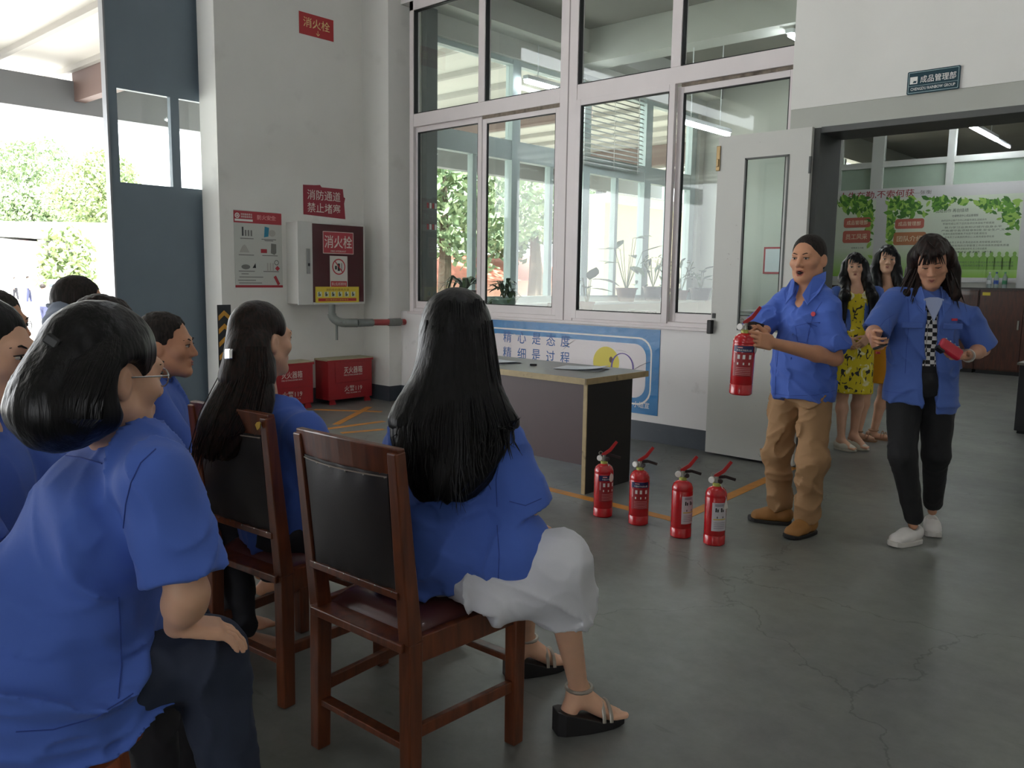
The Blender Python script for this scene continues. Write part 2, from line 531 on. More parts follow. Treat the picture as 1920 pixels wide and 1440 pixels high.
# polished concrete floor
def floor_mat():
    m = bpy.data.materials.new('polished_concrete'); m.use_nodes = True; nt = m.node_tree
    b = nt.nodes['Principled BSDF']
    tc = nt.nodes.new('ShaderNodeTexCoord')
    def noise(sc, det=6, rough=0.6):
        n = nt.nodes.new('ShaderNodeTexNoise'); n.inputs['Scale'].default_value = sc; n.inputs['Detail'].default_value = det
        n.inputs['Roughness'].default_value = rough; nt.links.new(tc.outputs['Object'], n.inputs['Vector']); return n
    n1 = noise(0.7); n2 = noise(9, 8, 0.7); n3 = noise(2.3, 5)
    r1 = nt.nodes.new('ShaderNodeValToRGB'); r1.color_ramp.elements[0].position = 0.35; r1.color_ramp.elements[1].position = 0.68
    r1.color_ramp.elements[0].color = lin((106, 107, 105)); r1.color_ramp.elements[1].color = lin((122, 125, 118))
    nt.links.new(n1.outputs['Fac'], r1.inputs['Fac'])
    r2 = nt.nodes.new('ShaderNodeMapRange'); r2.inputs['From Min'].default_value = 0.3; r2.inputs['From Max'].default_value = 0.7
    r2.inputs['To Min'].default_value = 0.84; r2.inputs['To Max'].default_value = 1.12
    nt.links.new(n2.outputs['Fac'], r2.inputs['Value'])
    sc = nt.nodes.new('ShaderNodeVectorMath'); sc.operation = 'SCALE'
    nt.links.new(r1.outputs['Color'], sc.inputs[0]); nt.links.new(r2.outputs['Result'], sc.inputs['Scale'])
    # dark scuffs
    mp = nt.nodes.new('ShaderNodeMapping'); mp.inputs['Scale'].default_value = (2.2, 9, 1); mp.inputs['Rotation'].default_value = (0, 0, 0.5)
    nt.links.new(tc.outputs['Object'], mp.inputs['Vector'])
    n4 = nt.nodes.new('ShaderNodeTexNoise'); n4.inputs['Scale'].default_value = 2.0; n4.inputs['Detail'].default_value = 3
    nt.links.new(mp.outputs['Vector'], n4.inputs['Vector'])
    r4 = nt.nodes.new('ShaderNodeMapRange'); r4.inputs['From Min'].default_value = 0.66; r4.inputs['From Max'].default_value = 0.78; r4.inputs['To Max'].default_value = 0.45
    nt.links.new(n4.outputs['Fac'], r4.inputs['Value'])
    mx = nt.nodes.new('ShaderNodeMix'); mx.data_type = 'RGBA'
    nt.links.new(r4.outputs['Result'], mx.inputs['Factor']); nt.links.new(sc.outputs['Vector'], mx.inputs['A']); mx.inputs['B'].default_value = lin((62, 62, 58))
    # hairline cracks
    vo = nt.nodes.new('ShaderNodeTexVoronoi'); vo.feature = 'DISTANCE_TO_EDGE'; vo.inputs['Scale'].default_value = 0.42
    wv = nt.nodes.new('ShaderNodeVectorMath'); wv.operation = 'ADD'
    ns = nt.nodes.new('ShaderNodeVectorMath'); ns.operation = 'SCALE'; ns.inputs['Scale'].default_value = 0.5
    nt.links.new(n3.outputs['Color'], ns.inputs[0]); nt.links.new(tc.outputs['Object'], wv.inputs[0]); nt.links.new(ns.outputs['Vector'], wv.inputs[1])
    nt.links.new(wv.outputs['Vector'], vo.inputs['Vector'])
    rc = nt.nodes.new('ShaderNodeMapRange'); rc.inputs['From Min'].default_value = 0.0008; rc.inputs['From Max'].default_value = 0.0026; rc.inputs['To Min'].default_value = 0.4; rc.inputs['To Max'].default_value = 0
    nt.links.new(vo.outputs['Distance'], rc.inputs['Value'])
    mx2 = nt.nodes.new('ShaderNodeMix'); mx2.data_type = 'RGBA'
    nt.links.new(rc.outputs['Result'], mx2.inputs['Factor']); nt.links.new(mx.outputs['Result'], mx2.inputs['A']); mx2.inputs['B'].default_value = lin((40, 40, 38))
    nt.links.new(mx2.outputs['Result'], b.inputs['Base Color'])
    rr = nt.nodes.new('ShaderNodeMapRange'); rr.inputs['To Min'].default_value = 0.24; rr.inputs['To Max'].default_value = 0.5
    nt.links.new(n3.outputs['Fac'], rr.inputs['Value']); nt.links.new(rr.outputs['Result'], b.inputs['Roughness'])
    bp = nt.nodes.new('ShaderNodeBump'); bp.inputs['Strength'].default_value = 0.08; bp.inputs['Distance'].default_value = 0.01
    nt.links.new(n2.outputs['Fac'], bp.inputs['Height']); nt.links.new(bp.outputs['Normal'], b.inputs['Normal'])
    return m
M_floor = floor_mat()

YW = 6.16      # window wall
XH = -7.75     # hydrant wall
# ------------------------------------------------------------------ shell
floor = structure(MB().box(-8.25, 6.2, -9, 24, -0.2, 0).build('floor', M_floor), 'grey-green polished concrete floor with cracks and scuffs')
floor['_o'] = [0, 0, 0]
def wall(name, label, m, *boxes):
    b = MB()
    for q in boxes: b.box(*q)
    o = structure(b.build(name, m), label); o['_o'] = [0, 0, 0]; return o
wall('wall_left', 'white plastered hall wall carrying the hydrant cabinet', M_plaster,
     (-8.08, XH, 4.22, YW + 0.2, 0, 6.0), (XH, -7.3, 5.985, YW + 0.2, 0, 6.0), (-8.08, XH, -9, 4.22, 4.7, 6.0), (-8.08, XH, -9, -3.6, 0, 4.7))
wall('wall_back', 'white plastered wall under and over the hall windows', M_plaster2,
     (-7.3, -2.58, YW, YW + 0.2, 0, 1.02), (-7.3, -2.79, YW, YW + 0.2, 4.33, 6.0))
wall('wall_back_right', 'white plastered wall over and beside the doorway', M_plaster,
     (-2.79, 6.2, YW - 0.04, 6.5, 2.683, 6.0), (-1.0, 6.2, YW - 0.04, 6.5, 0, 2.683))
wall('trim_1', 'grey painted band over the doorway', M_band, (-2.79, -1.0, YW - 0.035, 6.5, 2.53, 2.683))
wall('wall_right', None, M_plaster, (6.0, 6.2, -9, YW, 0, 6.0))
wall('wall_front', None, M_plaster, (-8.08, -1.2, -9.2, -9, 0, 6.0), (2.0, 6.2, -9.2, -9, 0, 6.0), (-1.2, 2.0, -9.2, -9, 3.2, 6.0))
wall('ceiling', 'hall ceiling', M_ceil, (-8.2, 6.2, -9.2, YW + 0.2, 6.0, 6.2))
wall('baseboard_left', 'dark grey painted baseboard of the hydrant wall', M_base,
     (XH, XH + 0.006, 4.22, 5.985, 0, 0.17), (XH, -7.294, 5.979, 5.985, 0, 0.17), (-7.3, -7.294, 5.985, YW, 0, 0.17))
wall('baseboard_back', 'dark grey painted baseboard under the hall windows', M_base, (-7.294, -2.62, YW - 0.006, YW, 0, 0.17))
# doorway
fr = MB().box(-2.62, -2.55, YW - 0.05, 6.51, 0, 2.53).box(-1.05, -0.98, YW - 0.05, 6.51, 0, 2.53).box(-2.55, -1.05, YW - 0.045, 6.505, 2.49, 2.535)
structure(fr.build('door_1', M_steel, bevel=0.004), 'dark grey steel door frame of the office doorway')
# open door leaf, folded back along the window wall
dl = thing('door_leaf', 'open off-white door leaf with a tall glass pane behind the instructor', 'door', (-2.6, YW - 0.1, 0))
b = MB()
lx0, lx1, ly0, ly1 = -3.33, -2.585, YW - 0.115, YW - 0.07
gx0, gx1, gz0, gz1 = -3.10, -2.745, 1.03, 2.35
for q in ((lx0, gx0, 0.02, 2.53), (gx1, lx1, 0.02, 2.53), (gx0, gx1, 0.02, gz0), (gx0, gx1, gz1, 2.53)):
    b.box(q[0], q[1], ly0, ly1, q[2], q[3])
b.build('leaf_panel', M_leafdoor, dl)
MB().box(gx0, gx1, ly0 + 0.02, ly0 + 0.026, gz0, gz1).build('pane', M_glass2, dl)
g = MB()
for q in ((gx0, gx0 + 0.012, gz0, gz1), (gx1 - 0.012, gx1, gz0, gz1), (gx0, gx1, gz1 - 0.012, gz1), (gx0, gx1, gz0, gz0 + 0.012)):
    g.box(q[0], q[1], ly0 - 0.004, ly0 + 0.02, q[2], q[3])
g.build('glazing_bead', M_steel, dl)
M_brass = mat('dull_brass', (150, 128, 92), 0.35, 0.8)
MB().box(lx0 - 0.012, lx0 + 0.02, ly0 - 0.012, ly0, 2.27, 2.46).box(lx0 - 0.006, lx0 + 0.012, ly0 - 0.02, ly0 - 0.012, 2.30, 2.36).build('flush_bolt', M_brass, dl, bevel=0.003)
MB().box(lx0 - 0.012, lx0 + 0.028, ly0 - 0.045, ly0, 0.99, 1.10).build('lock_case', M_black, dl, bevel=0.006)
MB().box(lx0 + 0.01, lx0 + 0.04, ly0 - 0.006, ly0, 1.115, 1.155).build('strike_plate', M_black, dl, bevel=0.003)
for z in (0.35, 2.2):
    MB().tube([(-2.583, ly0 - 0.006, z), (-2.583, ly0 - 0.006, z + 0.12)], 0.011, 8).build('hinge', M_steel, dl, smooth=True)

# ------------------------------------------------------------------ hall windows
X1, X2, X3, X4, X5, X6, X7, X8 = -7.092, -6.108, -6.018, -5.045, -4.845, -3.87, -3.775, -2.79
fb = MB()
y0, y1 = YW, YW + 0.09
fb.box(-7.155, X1, y0, y1, 1.02, 4.33).box(X8, -2.74, y0, y1, 1.02, 4.33)
fb.box(-7.155, -2.74, y0, y1, 4.23, 4.33)
fb.box(X4, X5, y0, y1, 1.02, 4.33)
fb.box(X2, X3, y0, y1, 3.155, 4.33).box(X6, X7, y0, y1, 3.155, 4.33)
for a, c in ((X1, X4), (X5, X8)):
    fb.box(a, c, y0 + 0.003, y1 - 0.003, 3.02, 3.155).box(a, c, y0 + 0.005, y1, 1.02, 1.06)
win = structure(fb.build('window_1', M_alu, bevel=0.004), 'large white framed hall window of eight panes')
win['_o'] = [0, 0, 0]
MB().box(-4.951, -4.939, y0 - 0.002, y0 + 0.01, 1.02, 4.33).build('joint_line', mat('joint_grey', (150, 140, 140), 0.6), win)
MB().box(-7.17, -2.62, y0 - 0.025, y1, 0.995, 1.022).build('sill_ledge', M_alu, win, bevel=0.004)
def sash(x0, x1, z0, z1, ya, yb, w=0.055, wb=0.075):
    s = MB().box(x0, x0 + w, ya, yb, z0, z1).box(x1 - w, x1, ya, yb, z0, z1).box(x0 + w, x1 - w, ya, yb, z1 - w, z1).box(x0 + w, x1 - w, ya, yb, z0, z0 + wb)
    s.build('sash', M_alu, win, bevel=0.003)
    k = MB(); e = 0.008
    a, c, d, f_ = x0 + w, x1 - w, z0 + wb, z1 - w
    k.box(a, a + e, ya + 0.004, yb, d, f_).box(c - e, c, ya + 0.004, yb, d, f_).box(a, c, ya + 0.004, yb, f_ - e, f_).box(a, c, ya + 0.004, yb, d, d + e)
    k.build('gasket', M_gask, win)
    ym = (ya + yb) / 2
    MB().box(a, c, ym, ym + 0.005, d, f_).build('pane', M_glass, win)
sash(X1 - 0.03, X2 + 0.02, 1.06, 3.02, y0 + 0.04, y0 + 0.075)
sash(X3 - 0.03, X4, 1.06, 2.995, y0 + 0.012, y0 + 0.038)
sash(X5, X6 + 0.06, 1.045, 3.02, y0 - 0.012, y0 + 0.03)
sash(X7 - 0.04, X8, 1.06, 3.0, y0 + 0.04, y0 + 0.075)
M_chan = add_wear(mat('dusty_channel', (128, 116, 104), 0.8, var=0.2, vscale=30), (60, 52, 46), 12, 0.5, 0.7, 0.7)
MB().box(X3 - 0.03, X4, y0 + 0.006, y0 + 0.03, 2.985, 3.02).build('sliding_channel', M_chan, win)
MB().box(X7, X8, y0 + 0.03, y0 + 0.05, 2.995, 3.02).build('sliding_channel', M_chan, win)
for a, c in ((X1, X2), (X3, X4), (X5, X6), (X7, X8)):
    MB().box(a, c, y0 + 0.045, y0 + 0.05, 3.155, 4.23).build('pane', M_glass, win)
    k = MB(); e = 0.009
    k.box(a, a + e, y0 + 0.01, y0 + 0.06, 3.155, 4.23).box(a, c, y0 + 0.01, y0 + 0.06, 3.155, 3.155 + e).box(a, c, y0 + 0.01, y0 + 0.06, 4.23 - e, 4.23)
    k.build('gasket', M_gask, win)

# ------------------------------------------------------------------ office behind the windows
XO = -7.2
ZC = 4.62
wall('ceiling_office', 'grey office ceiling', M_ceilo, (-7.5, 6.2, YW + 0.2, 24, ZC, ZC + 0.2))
wall('trim_2', 'plastered ceiling beam of the office', M_office, (-7.5, 6.2, 9.0, 9.35, 4.2, ZC), (-7.5, 6.2, 12.6, 12.95, 4.2, ZC), (-7.5, -6.9, YW + 0.2, 15.2, 4.33, ZC))
bays = [(6.66, 7.94), (8.09, 9.42), (9.57, 10.95), (11.12, 12.3)]
ow = MB()
ow.box(-7.45, XO, YW + 0.2, 24, 0, 1.08).box(-7.45, XO, YW + 0.2, 24, 4.1, ZC)
ow.box(-7.45, XO, YW + 0.2, 6.5, 1.08, 4.1).box(-7.45, XO, 12.45, 16.3, 1.08, 4.1).box(-7.45, XO, 19.8, 24, 1.08, 4.1)
structure(ow.build('wall_left_office', M_office), 'pale office wall with the bank of outer windows')
of = MB()
prev = 6.5
for (a, c) in bays:
    of.box(-7.38, -7.26, prev, a, 1.08, 4.1); prev = c
of.box(-7.38, -7.26, prev, 12.45, 1.08, 4.1)
of.box(-7.374, -7.266, 6.5, 12.45, 2.88, 3.12).box(-7.374, -7.266, 6.5, 12.45, 4.04, 4.1).box(-7.374, -7.266, 6.5, 12.45, 1.08, 1.17)
w2 = structure(of.build('window_2', M_aluO), 'bank of grey framed outer windows of the office'); w2['_o'] = [0, 0, 0]
MB().box(-7.3, -6.98, 6.5, 12.45, 1.05, 1.085).build('inner_sill', M_aluO, w2, bevel=0.004)
for (a, c) in bays:
    MB().box(-7.33, -7.325, a, c, 3.12, 4.04).build('pane', M_glass2, w2)
    for q0, q1 in ((a, (a + c) / 2), ((a + c) / 2, c)):
        MB().box(-7.33, -7.325, q0, q1, 1.17, 2.88).build('pane', M_glass2, w2)
    mid = (a + c) / 2
    MB().box(-7.37, -7.28, mid - 0.035, mid + 0.035, 1.17, 2.88).build('sash_bar', M_aluO, w2)
M_blind = mat('grey_blind_slat', (150, 152, 148), 0.5)
bl = thing('venetian_blind', 'grey slatted blind hanging in the upper office window', 'blind', (-7.2, 9.5, 3.0))
for i in range(17):
    z = 3.0 + i * 0.064
    MB().obox((-7.16, 9.9, z), (0.045, 1.62, 0.004), np.array(Matrix.Rotation(0.6, 3, 'Y'))).build('slat', M_blind, bl)
for yy in (9.25, 9.95, 10.55):
    MB().tube([(-7.13, yy, 2.96), (-7.13, yy, 4.1)], 0.004, 5).build('ladder_cord', M_white, bl)
MB().box(-7.19, -7.13, 9.08, 10.72, 4.09, 4.14).build('head_rail', M_blind, bl)
# dark conduit column near the window wall
cb = MB(); ya_ = onx(793, 300, -7.18)[1]; yb_ = onx(813, 300, -7.18)[1]
cb.box(-7.2, -7.12, ya_, yb_, 0, 4.33)
cbo = structure(cb.build('trim_3', mat('conduit_grey', (104, 110, 108), 0.6)), 'dark grey conduit column behind the hall window')
cbo['_o'] = [0, 0, 0]
for z in (onx(800, 385, -7.12)[2], onx(800, 425, -7.12)[2]):
    for i in range(4):
        yy = ya_ + (yb_ - ya_) * (i + 0.5) / 4
        MB().box(-7.121, -7.117, yy - 0.012, yy + 0.012, z - 0.03, z + 0.03).build('stripe', M_red if i % 2 == 0 else M_white, cbo)

# far end of the office: partition with glazing, printed board, cabinets
YF = 15.25
fp = MB().box(-7.2, 6.2, YF, YF + 0.12, 0, 1.46)
structure(fp.build('wall_far', M_office), 'pale partition wall behind the brown cabinets')
pf = MB()
zz = [3.02, 3.40, 3.47, 4.5]
for x in (-7.2, -6.0, -5.32, -4.15, -3.0, -1.85, -0.7, 0.45, 1.6):
    w = 0.1 if x in (-5.32,) else 0.055
    pf.box(x - w, x + w, YF, YF + 0.1, 1.46, ZC)
pf.box(-7.2, 6.2, YF + 0.006, YF + 0.094, 3.40, 3.50).box(-7.2, 6.2, YF + 0.006, YF + 0.094, 4.5, ZC).box(-7.2, 6.2, YF + 0.006, YF + 0.094, 2.96, 3.04)
w3 = structure(pf.build('window_3', mat('partition_frame', (200, 204, 196), 0.5)), 'glazed partition at the far end of the office'); w3['_o'] = [0, 0, 0]
xs = [-7.2, -6.0, -5.32, -4.15, -3.0, -1.85, -0.7, 0.45, 1.6]
for a, c in zip(xs[:-1], xs[1:]):
    MB().box(a, c, YF + 0.05, YF + 0.056, 3.04, 3.40).build('pane', M_frost, w3)
    MB().box(a, c, YF + 0.05, YF + 0.056, 3.50, 4.5).build('pane', M_glass2, w3)
    MB().box(a, c, YF + 0.05, YF + 0.056, 1.46, 2.96).build('pane', M_frost, w3)
wall('wall_end', None, M_office, (-7.45, 6.2, 24, 24.2, 0, ZC))
wall('wall_right_office', None, M_office, (6.0, 6.2, 6.7, 24, 0, ZC))
# second office windows (seen through the partition glass)
w4 = MB()
for y in (16.3, 17.1, 17.95, 18.8, 19.7):
    w4.box(-7.38, -7.26, y, y + 0.1, 1.08, 4.1)
w4.box(-7.38, -7.26, 16.3, 19.8, 2.9, 3.05)
structure(w4.build('window_4', M_aluO), 'far office window behind the glazed partition')

# ------------------------------------------------------------------ big blue sliding door at the opening
bd = thing('sliding_door', 'tall blue steel sliding door leaf with two small windows', 'door', (-8.2, 3.9, 0))
b = MB()
def bx(ya, yb, za, zb): b.box(-8.22, -8.16, ya, yb, za, zb)
bx(3.36, 3.448, 0.02, 4.66); bx(3.448, 5.2, 0.02, 2.253); bx(3.448, 5.2, 3.112, 4.66); bx(3.96, 4.046, 2.253, 3.112); bx(4.56, 5.2, 2.253, 3.112)
b.build('leaf_panel', M_blue, bd)
for a, c in ((3.448, 3.96), (4.046, 4.56)):
    MB().box(-8.195, -8.19, a, c, 2.253, 3.112).build('pane', M_glass2, bd)
MB().box(-8.235, -8.145, 3.345, 3.362, 0.02, 4.66).build('edge_strip', mat('edge_steel', (150, 152, 156), 0.4, 0.4), bd)
MB().box(-8.26, -8.12, -3.5, 5.2, 4.66, 4.72).build('top_track', M_steel, bd)
structure(MB().box(-8.3, -8.08, 4.22, 5.4, 0, 0.012).build('trim_4', M_steel), None)

# ------------------------------------------------------------------ floor markings (parts of the floor)
def strip(p, q, w, name='floor_marking', m=None, h=0.0015):
    p = np.array(p, float); q = np.array(q, float); d = unit(q - p); n = np.array([-d[1], d[0]])
    v = [(*(p + n * w / 2), 0.0), (*(p - n * w / 2), 0.0), (*(q - n * w / 2), 0.0), (*(q + n * w / 2), 0.0)]
    v = [(x, y, h) for x, y, _ in v] + [(x, y, -0.002) for x, y, _ in v]
    o = mesh_obj(name, v, [[0, 1, 2, 3], [0, 4, 5, 1], [1, 5, 6, 2], [2, 6, 7, 3], [3, 7, 4, 0]], m or M_orange, floor); return o
strip((-6.2, 4.3), (-2.45, 4.22), 0.075)
strip((-2.49, 4.18), (-2.6, 6.1), 0.075, h=0.002)
for a, c in (((630, 796), (693, 763)), ((590, 768), (716, 772)), ((600, 806), (720, 790)), ((640, 812), (720, 805))):
    strip(onz(*a)[:2], onz(*c)[:2], 0.07, h=0.0016 + 0.0004 * rnd.random())

# ------------------------------------------------------------------ outdoors
gz = -0.57
structure(MB().box(-15.5, -8.25, -12, 26, -0.3, -0.02).build('ground_apron', M_outg), None)
structure(MB().box(-120, -15.5, -60, 120, -0.9, gz).build('ground_yard', M_outg), None)
M_canopy = mat('white_canopy_sheet', (206, 202, 194), 0.6)
M_rib = mat('canopy_rib', (168, 164, 158), 0.6)
M_beamo = mat('grey_steel_beam', (128, 130, 134), 0.6)
cn = thing('canopy', 'white ribbed canopy roof over the yard outside the big door', 'canopy', (-11, 4, 4.2))
MB().box(-15.0, -8.45, -12, 22, 4.5, 4.56).build('roof_sheet', M_canopy, cn)
for i in range(34):
    MB().box(-15.0, -8.45, -11.5 + i * 0.98, -11.42 + i * 0.98, 4.42, 4.5).build('rib', M_rib, cn)
MB().box(-14.2, -13.95, -12, 22, 3.82, 4.3).build('edge_beam', M_beamo, cn)
M_rust = mat('reddish_beam', (112, 92, 86), 0.7)
for y in (-6.0, -0.5, 5.25, 11.0, 16.6):
    MB().box(-14.0, -8.45, y, y + 0.16, 4.0, 4.44).build('cross_beam', M_rust, cn)
for y in (-0.5, 11.0, 19):
    MB().box(-14.2, -13.98, y, y + 0.2, gz, 3.85).build('post', M_beamo, cn)

def foliage(name, c, r, n, leaf, mats_, parent, seed=1, squash=0.8):
    rs = np.random.RandomState(seed)
    d = rs.normal(size=(n, 3)); d /= np.linalg.norm(d, axis=1)[:, None]
    rad = rs.uniform(0.55, 1.0, n) ** 0.6
    lump = 1 + 0.25 * np.sin(d[:, 0] * 5 + seed) * np.cos(d[:, 2] * 4 + d[:, 1] * 3)
    P = np.asarray(c) + d * (rad * lump)[:, None] * np.array([r, r, r * squash])
    a = rs.normal(size=(n, 3)); a /= np.linalg.norm(a, axis=1)[:, None]
    bb = np.cross(a, rs.normal(size=(n, 3))); bb /= np.linalg.norm(bb, axis=1)[:, None]
    s = leaf * rs.uniform(0.6, 1.3, n)[:, None]
    V = np.stack([P - a * s, P + bb * s * 0.55, P + a * s, P - bb * s * 0.55], 1).reshape(-1, 3)
    Fq = np.arange(4 * n).reshape(-1, 4)
    o = mesh_obj(name, V, Fq, mats_, parent, mi=rs.randint(0, len(mats_), n))
    o['kind'] = 'stuff'; return o
M_leafs = [mat('leaf_green_a', (134, 154, 112), 0.6), mat('leaf_green_b', (164, 178, 138), 0.6), mat('leaf_green_c', (108, 128, 96), 0.6)]
M_leafy = [mat('leaf_yellow_green', (150, 162, 112), 0.6), mat('leaf_light_green', (126, 146, 100), 0.6)]
M_bark = mat('bark', (96, 82, 70), 0.9, var=0.2, vscale=10, bump=0.4, bscale=20)
def tree(label, base, h, crowns, seed, ms=M_leafs, leaf=0.4, n=900, tr=0.22):
    base = np.asarray(base, float)
    t = thing('tree', label, 'tree', tuple(base))
    MB().tube([base, base + (0.1, 0, h * 0.4), base + (-0.1, 0.1, h * 0.8)], [tr, tr * 0.8, tr * 0.4], 8).build('trunk', M_bark, t, smooth=True)
    for i, (c, r) in enumerate(crowns):
        foliage('foliage', np.asarray(c), r, n, leaf, ms, t, seed + i)
    return t
def gpt(x, D, z=gz): p = at(x, 600, D); return np.array([p[0], p[1], z])
for i, (lab, px, D, cr, ms) in enumerate((
        ('tall spreading tree beyond the white yard wall, nearest the frame edge', 20, 76, [((10, 330), 4.1), ((70, 310), 3.0), ((-60, 350), 4.0)], M_leafs),
        ('dark bushy tree low above the middle of the white yard wall', 95, 73, [((75, 395), 2.8), ((115, 385), 2.2), ((40, 390), 2.0)], M_leafs),
        ('light green tree beside the blue sliding door edge', 175, 70, [((165, 370), 3.3), ((200, 330), 2.6), ((215, 400), 2.6)], M_leafy))):
    tree(lab, gpt(px, D), 7, [(at(q[0], q[1], D + rnd.uniform(-1, 1)), r) for q, r in cr], 20 + 5 * i, ms, 0.2, 2400)
# trees seen through the office windows
tree('leafy tree outside the office windows, nearest the hall corner', at(830, 560, 24) * (1, 1, 0) + (0, 0, gz), 6, [(at(860, 370, 24), 2.4), (at(810, 330, 24), 2.2)], 60, M_leafs, 0.13, 3500)
tree('leafy tree with a thick trunk outside the office windows', at(1000, 560, 28) * (1, 1, 0) + (0, 0, gz), 5, [(at(975, 360, 28), 2.4), (at(1040, 390, 28), 1.6), (at(940, 420, 29), 1.5)], 70, M_leafs, 0.12, 3000, 0.3)

# white gate building across the yard
D0 = 58
def yb_(x, y, D=D0): return at(x, y, D)
axX = unit(np.array([CR[0], CR[1], 0])); axD = unit(np.array([CW[0], CW[1], 0])); MD = np.stack([axX, axD, np.array([0, 0, 1.0])], 1)
def yardbox(mb, x0, x1, y0, y1, D, dep=1.0):
    p = yb_(x0, y0, D); q = yb_(x1, y1, D); c = (p + q) / 2 + axD * dep / 2
    w = np.dot(q - p, axX); h = abs(p[2] - q[2])
    mb.obox(c, (w, dep, h), MD); return mb
gb = thing('gate_building', 'white low building across the yard with a wide recessed porch', 'building', tuple(gpt(60, D0)))
b = MB()
yardbox(b, -60, 240, 414, 447, D0, 8); yardbox(b, -80, 15, 447, 585, D0, 8); yardbox(b, 150, 260, 447, 585, D0, 8)
b.build('white_wall', M_outw, gb)
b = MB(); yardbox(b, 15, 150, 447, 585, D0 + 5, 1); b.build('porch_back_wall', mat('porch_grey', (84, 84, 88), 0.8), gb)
b = MB(); yardbox(b, 90, 97, 500, 560, D0 + 4.8, 0.3); b.build('porch_door', mat('porch_red', (180, 70, 50), 0.6), gb)
b = MB(); yardbox(b, 66, 82, 497, 517, D0 + 4.9, 0.2); b.build('porch_window', mat('porch_pane', (110, 120, 135), 0.3), gb)
b = MB(); yardbox(b, 184, 205, 490, 496, D0 - 0.1, 0.1); b.build('name_plate', mat('plate_grey', (120, 120, 122), 0.5), gb)
sg = thing('porch_sign', 'small red signboard with pale characters under the far porch roof', 'sign', tuple(yb_(32, 457, D0 + 4.5)))
b = MB(); yardbox(b, 11, 52, 449, 464, D0 + 4.5, 0.1); b.build('board', mat('faded_red', (120, 40, 54), 0.6), sg)
for i in range(5):
    b = MB(); yardbox(b, 12.5 + i * 7.6, 18.5 + i * 7.6, 452.5, 460.5, D0 + 4.45, 0.04); b.build('character_block', mat('sign_pale', (226, 200, 206), 0.6), sg)
sh = thing('shrub', 'bright yellow-green shrub in front of the far porch', 'shrub', tuple(gpt(128, 50)))
foliage('foliage', yb_(122, 480, 50), 1.5, 900, 0.24, M_leafy, sh, 91, 1.2)
foliage('foliage', yb_(128, 520, 50), 1.6, 700, 0.24, M_leafy, sh, 93, 1.0)
# cream neighbour building and roof seen through the office windows
nb = thing('neighbour_building', 'cream rendered building outside the office windows', 'building', (-12.5, 16, 0))
MB().box(-12.2, -11.6, 15.9, 34, gz, 3.15).build('wall', M_cream, nb)
MB().box(-12.5, -11.3, 15.8, 34, 3.15, 3.35).build('roof_slab', M_outw, nb)
rf = thing('tiled_shed', 'low shed with a red tiled roof and brick wall outside the office windows', 'shed', (-21, 17, gz))
MB().box(-23, -19, 13.5, 24, gz, 1.3).build('wall', mat('brick_red', (206, 158, 142), 0.8, var=0.1, vscale=4), rf)
MB().prism([(-2.3, 0), (2.3, 0), (0, 0.9)], (-21, 13.2, 1.3), (1, 0, 0), (0, 0, 1), -11).build('roof', mat('roof_tile_red', (196, 116, 98), 0.7, var=0.1, vscale=6), rf)
structure(MB().box(-40, -39.6, 28, 60, gz, 1.6).build('wall_yard', M_outw), None)
# ------------------------------------------------------------------ lamps
M_tube = mat('lit_tube', (244, 248, 255), 0.4, emit=26.0)
M_fix = mat('lamp_housing', (225, 228, 228), 0.5)
M_tube2 = mat('added_hall_tube', (244, 248, 255), 0.4, emit=16.0)
def tube_lamp(label, p, q, drop, group=None, tm=None):
    p = np.asarray(p, float); q = np.asarray(q, float); m = (p + q) / 2
    t = thing('ceiling_lamp', label, 'lamp', tuple(m), group=group)
    MB().bar(p + (0, 0, 0.05), q + (0, 0, 0.05), 0.09, 0.05).build('housing', M_fix, t, bevel=0.006)
    MB().tube([p, q], 0.022, 10).build('tube', tm or M_tube, t, smooth=True)
    for w in (0.2, 0.8):
        c = p + (q - p) * w
        MB().tube([c + (0, 0, 0.06), (c[0], c[1], drop)], 0.006, 6).build('hanger', M_fix, t)
def seg(xa, ya, xb, yb, z):
    return onz(xa, ya, z), onz(xb, yb, z)
for lab, s_, dr in (('lit tube lamp hanging in the office behind the second upper pane', (985, 152, 1046, 169, 3.85), 4.6),
                    ('lit tube lamp hanging in the office beside the door leaf top', (1276, 228, 1345, 246, 3.3), 4.6),
                    ('lit tube lamp in the office cut off by the white wall over the door', (1480, 66, 1530, 82, 4.1), 4.6),
                    ('lit tube lamp seen through the doorway over the printed board', (1819, 237, 1872, 262, 3.75), 4.6)):
    a, c = seg(*s_); d = c - a
    L = np.linalg.norm(d); u = np.array([0, 1.0, 0])
    tube_lamp(lab, a, a + u * max(1.2, min(L, 1.6)), dr)
for x, y, w_ in ((-0.4, 7.4, 'nearest the doorway'), (0.6, 10.0, 'in the middle'), (0.5, 12.6, 'nearest the printed board')):  # extra unseen tubes, added to light the office
    tube_lamp('unseen tube lamp added under the office ceiling, ' + w_, (x, y, 4.3), (x, y + 1.3, 4.3), 4.6, 'unseen tube lamps added in the office')
for x, y, w_ in ((-5.4, 3.0, 'nearest the blue sliding door'), (-2.2, 3.0, 'above the desk end'), (1.2, 3.0, 'beyond the doorway side'), (-0.6, -1.2, 'behind the photographer')):  # unseen tubes, assumed overhead and added to brighten the hall
    tube_lamp('unseen tube lamp added high over the hall, ' + w_, (x, y, 4.9), (x + 1.3, y, 4.9), 6.0, 'unseen tube lamps added over the hall', M_tube2)

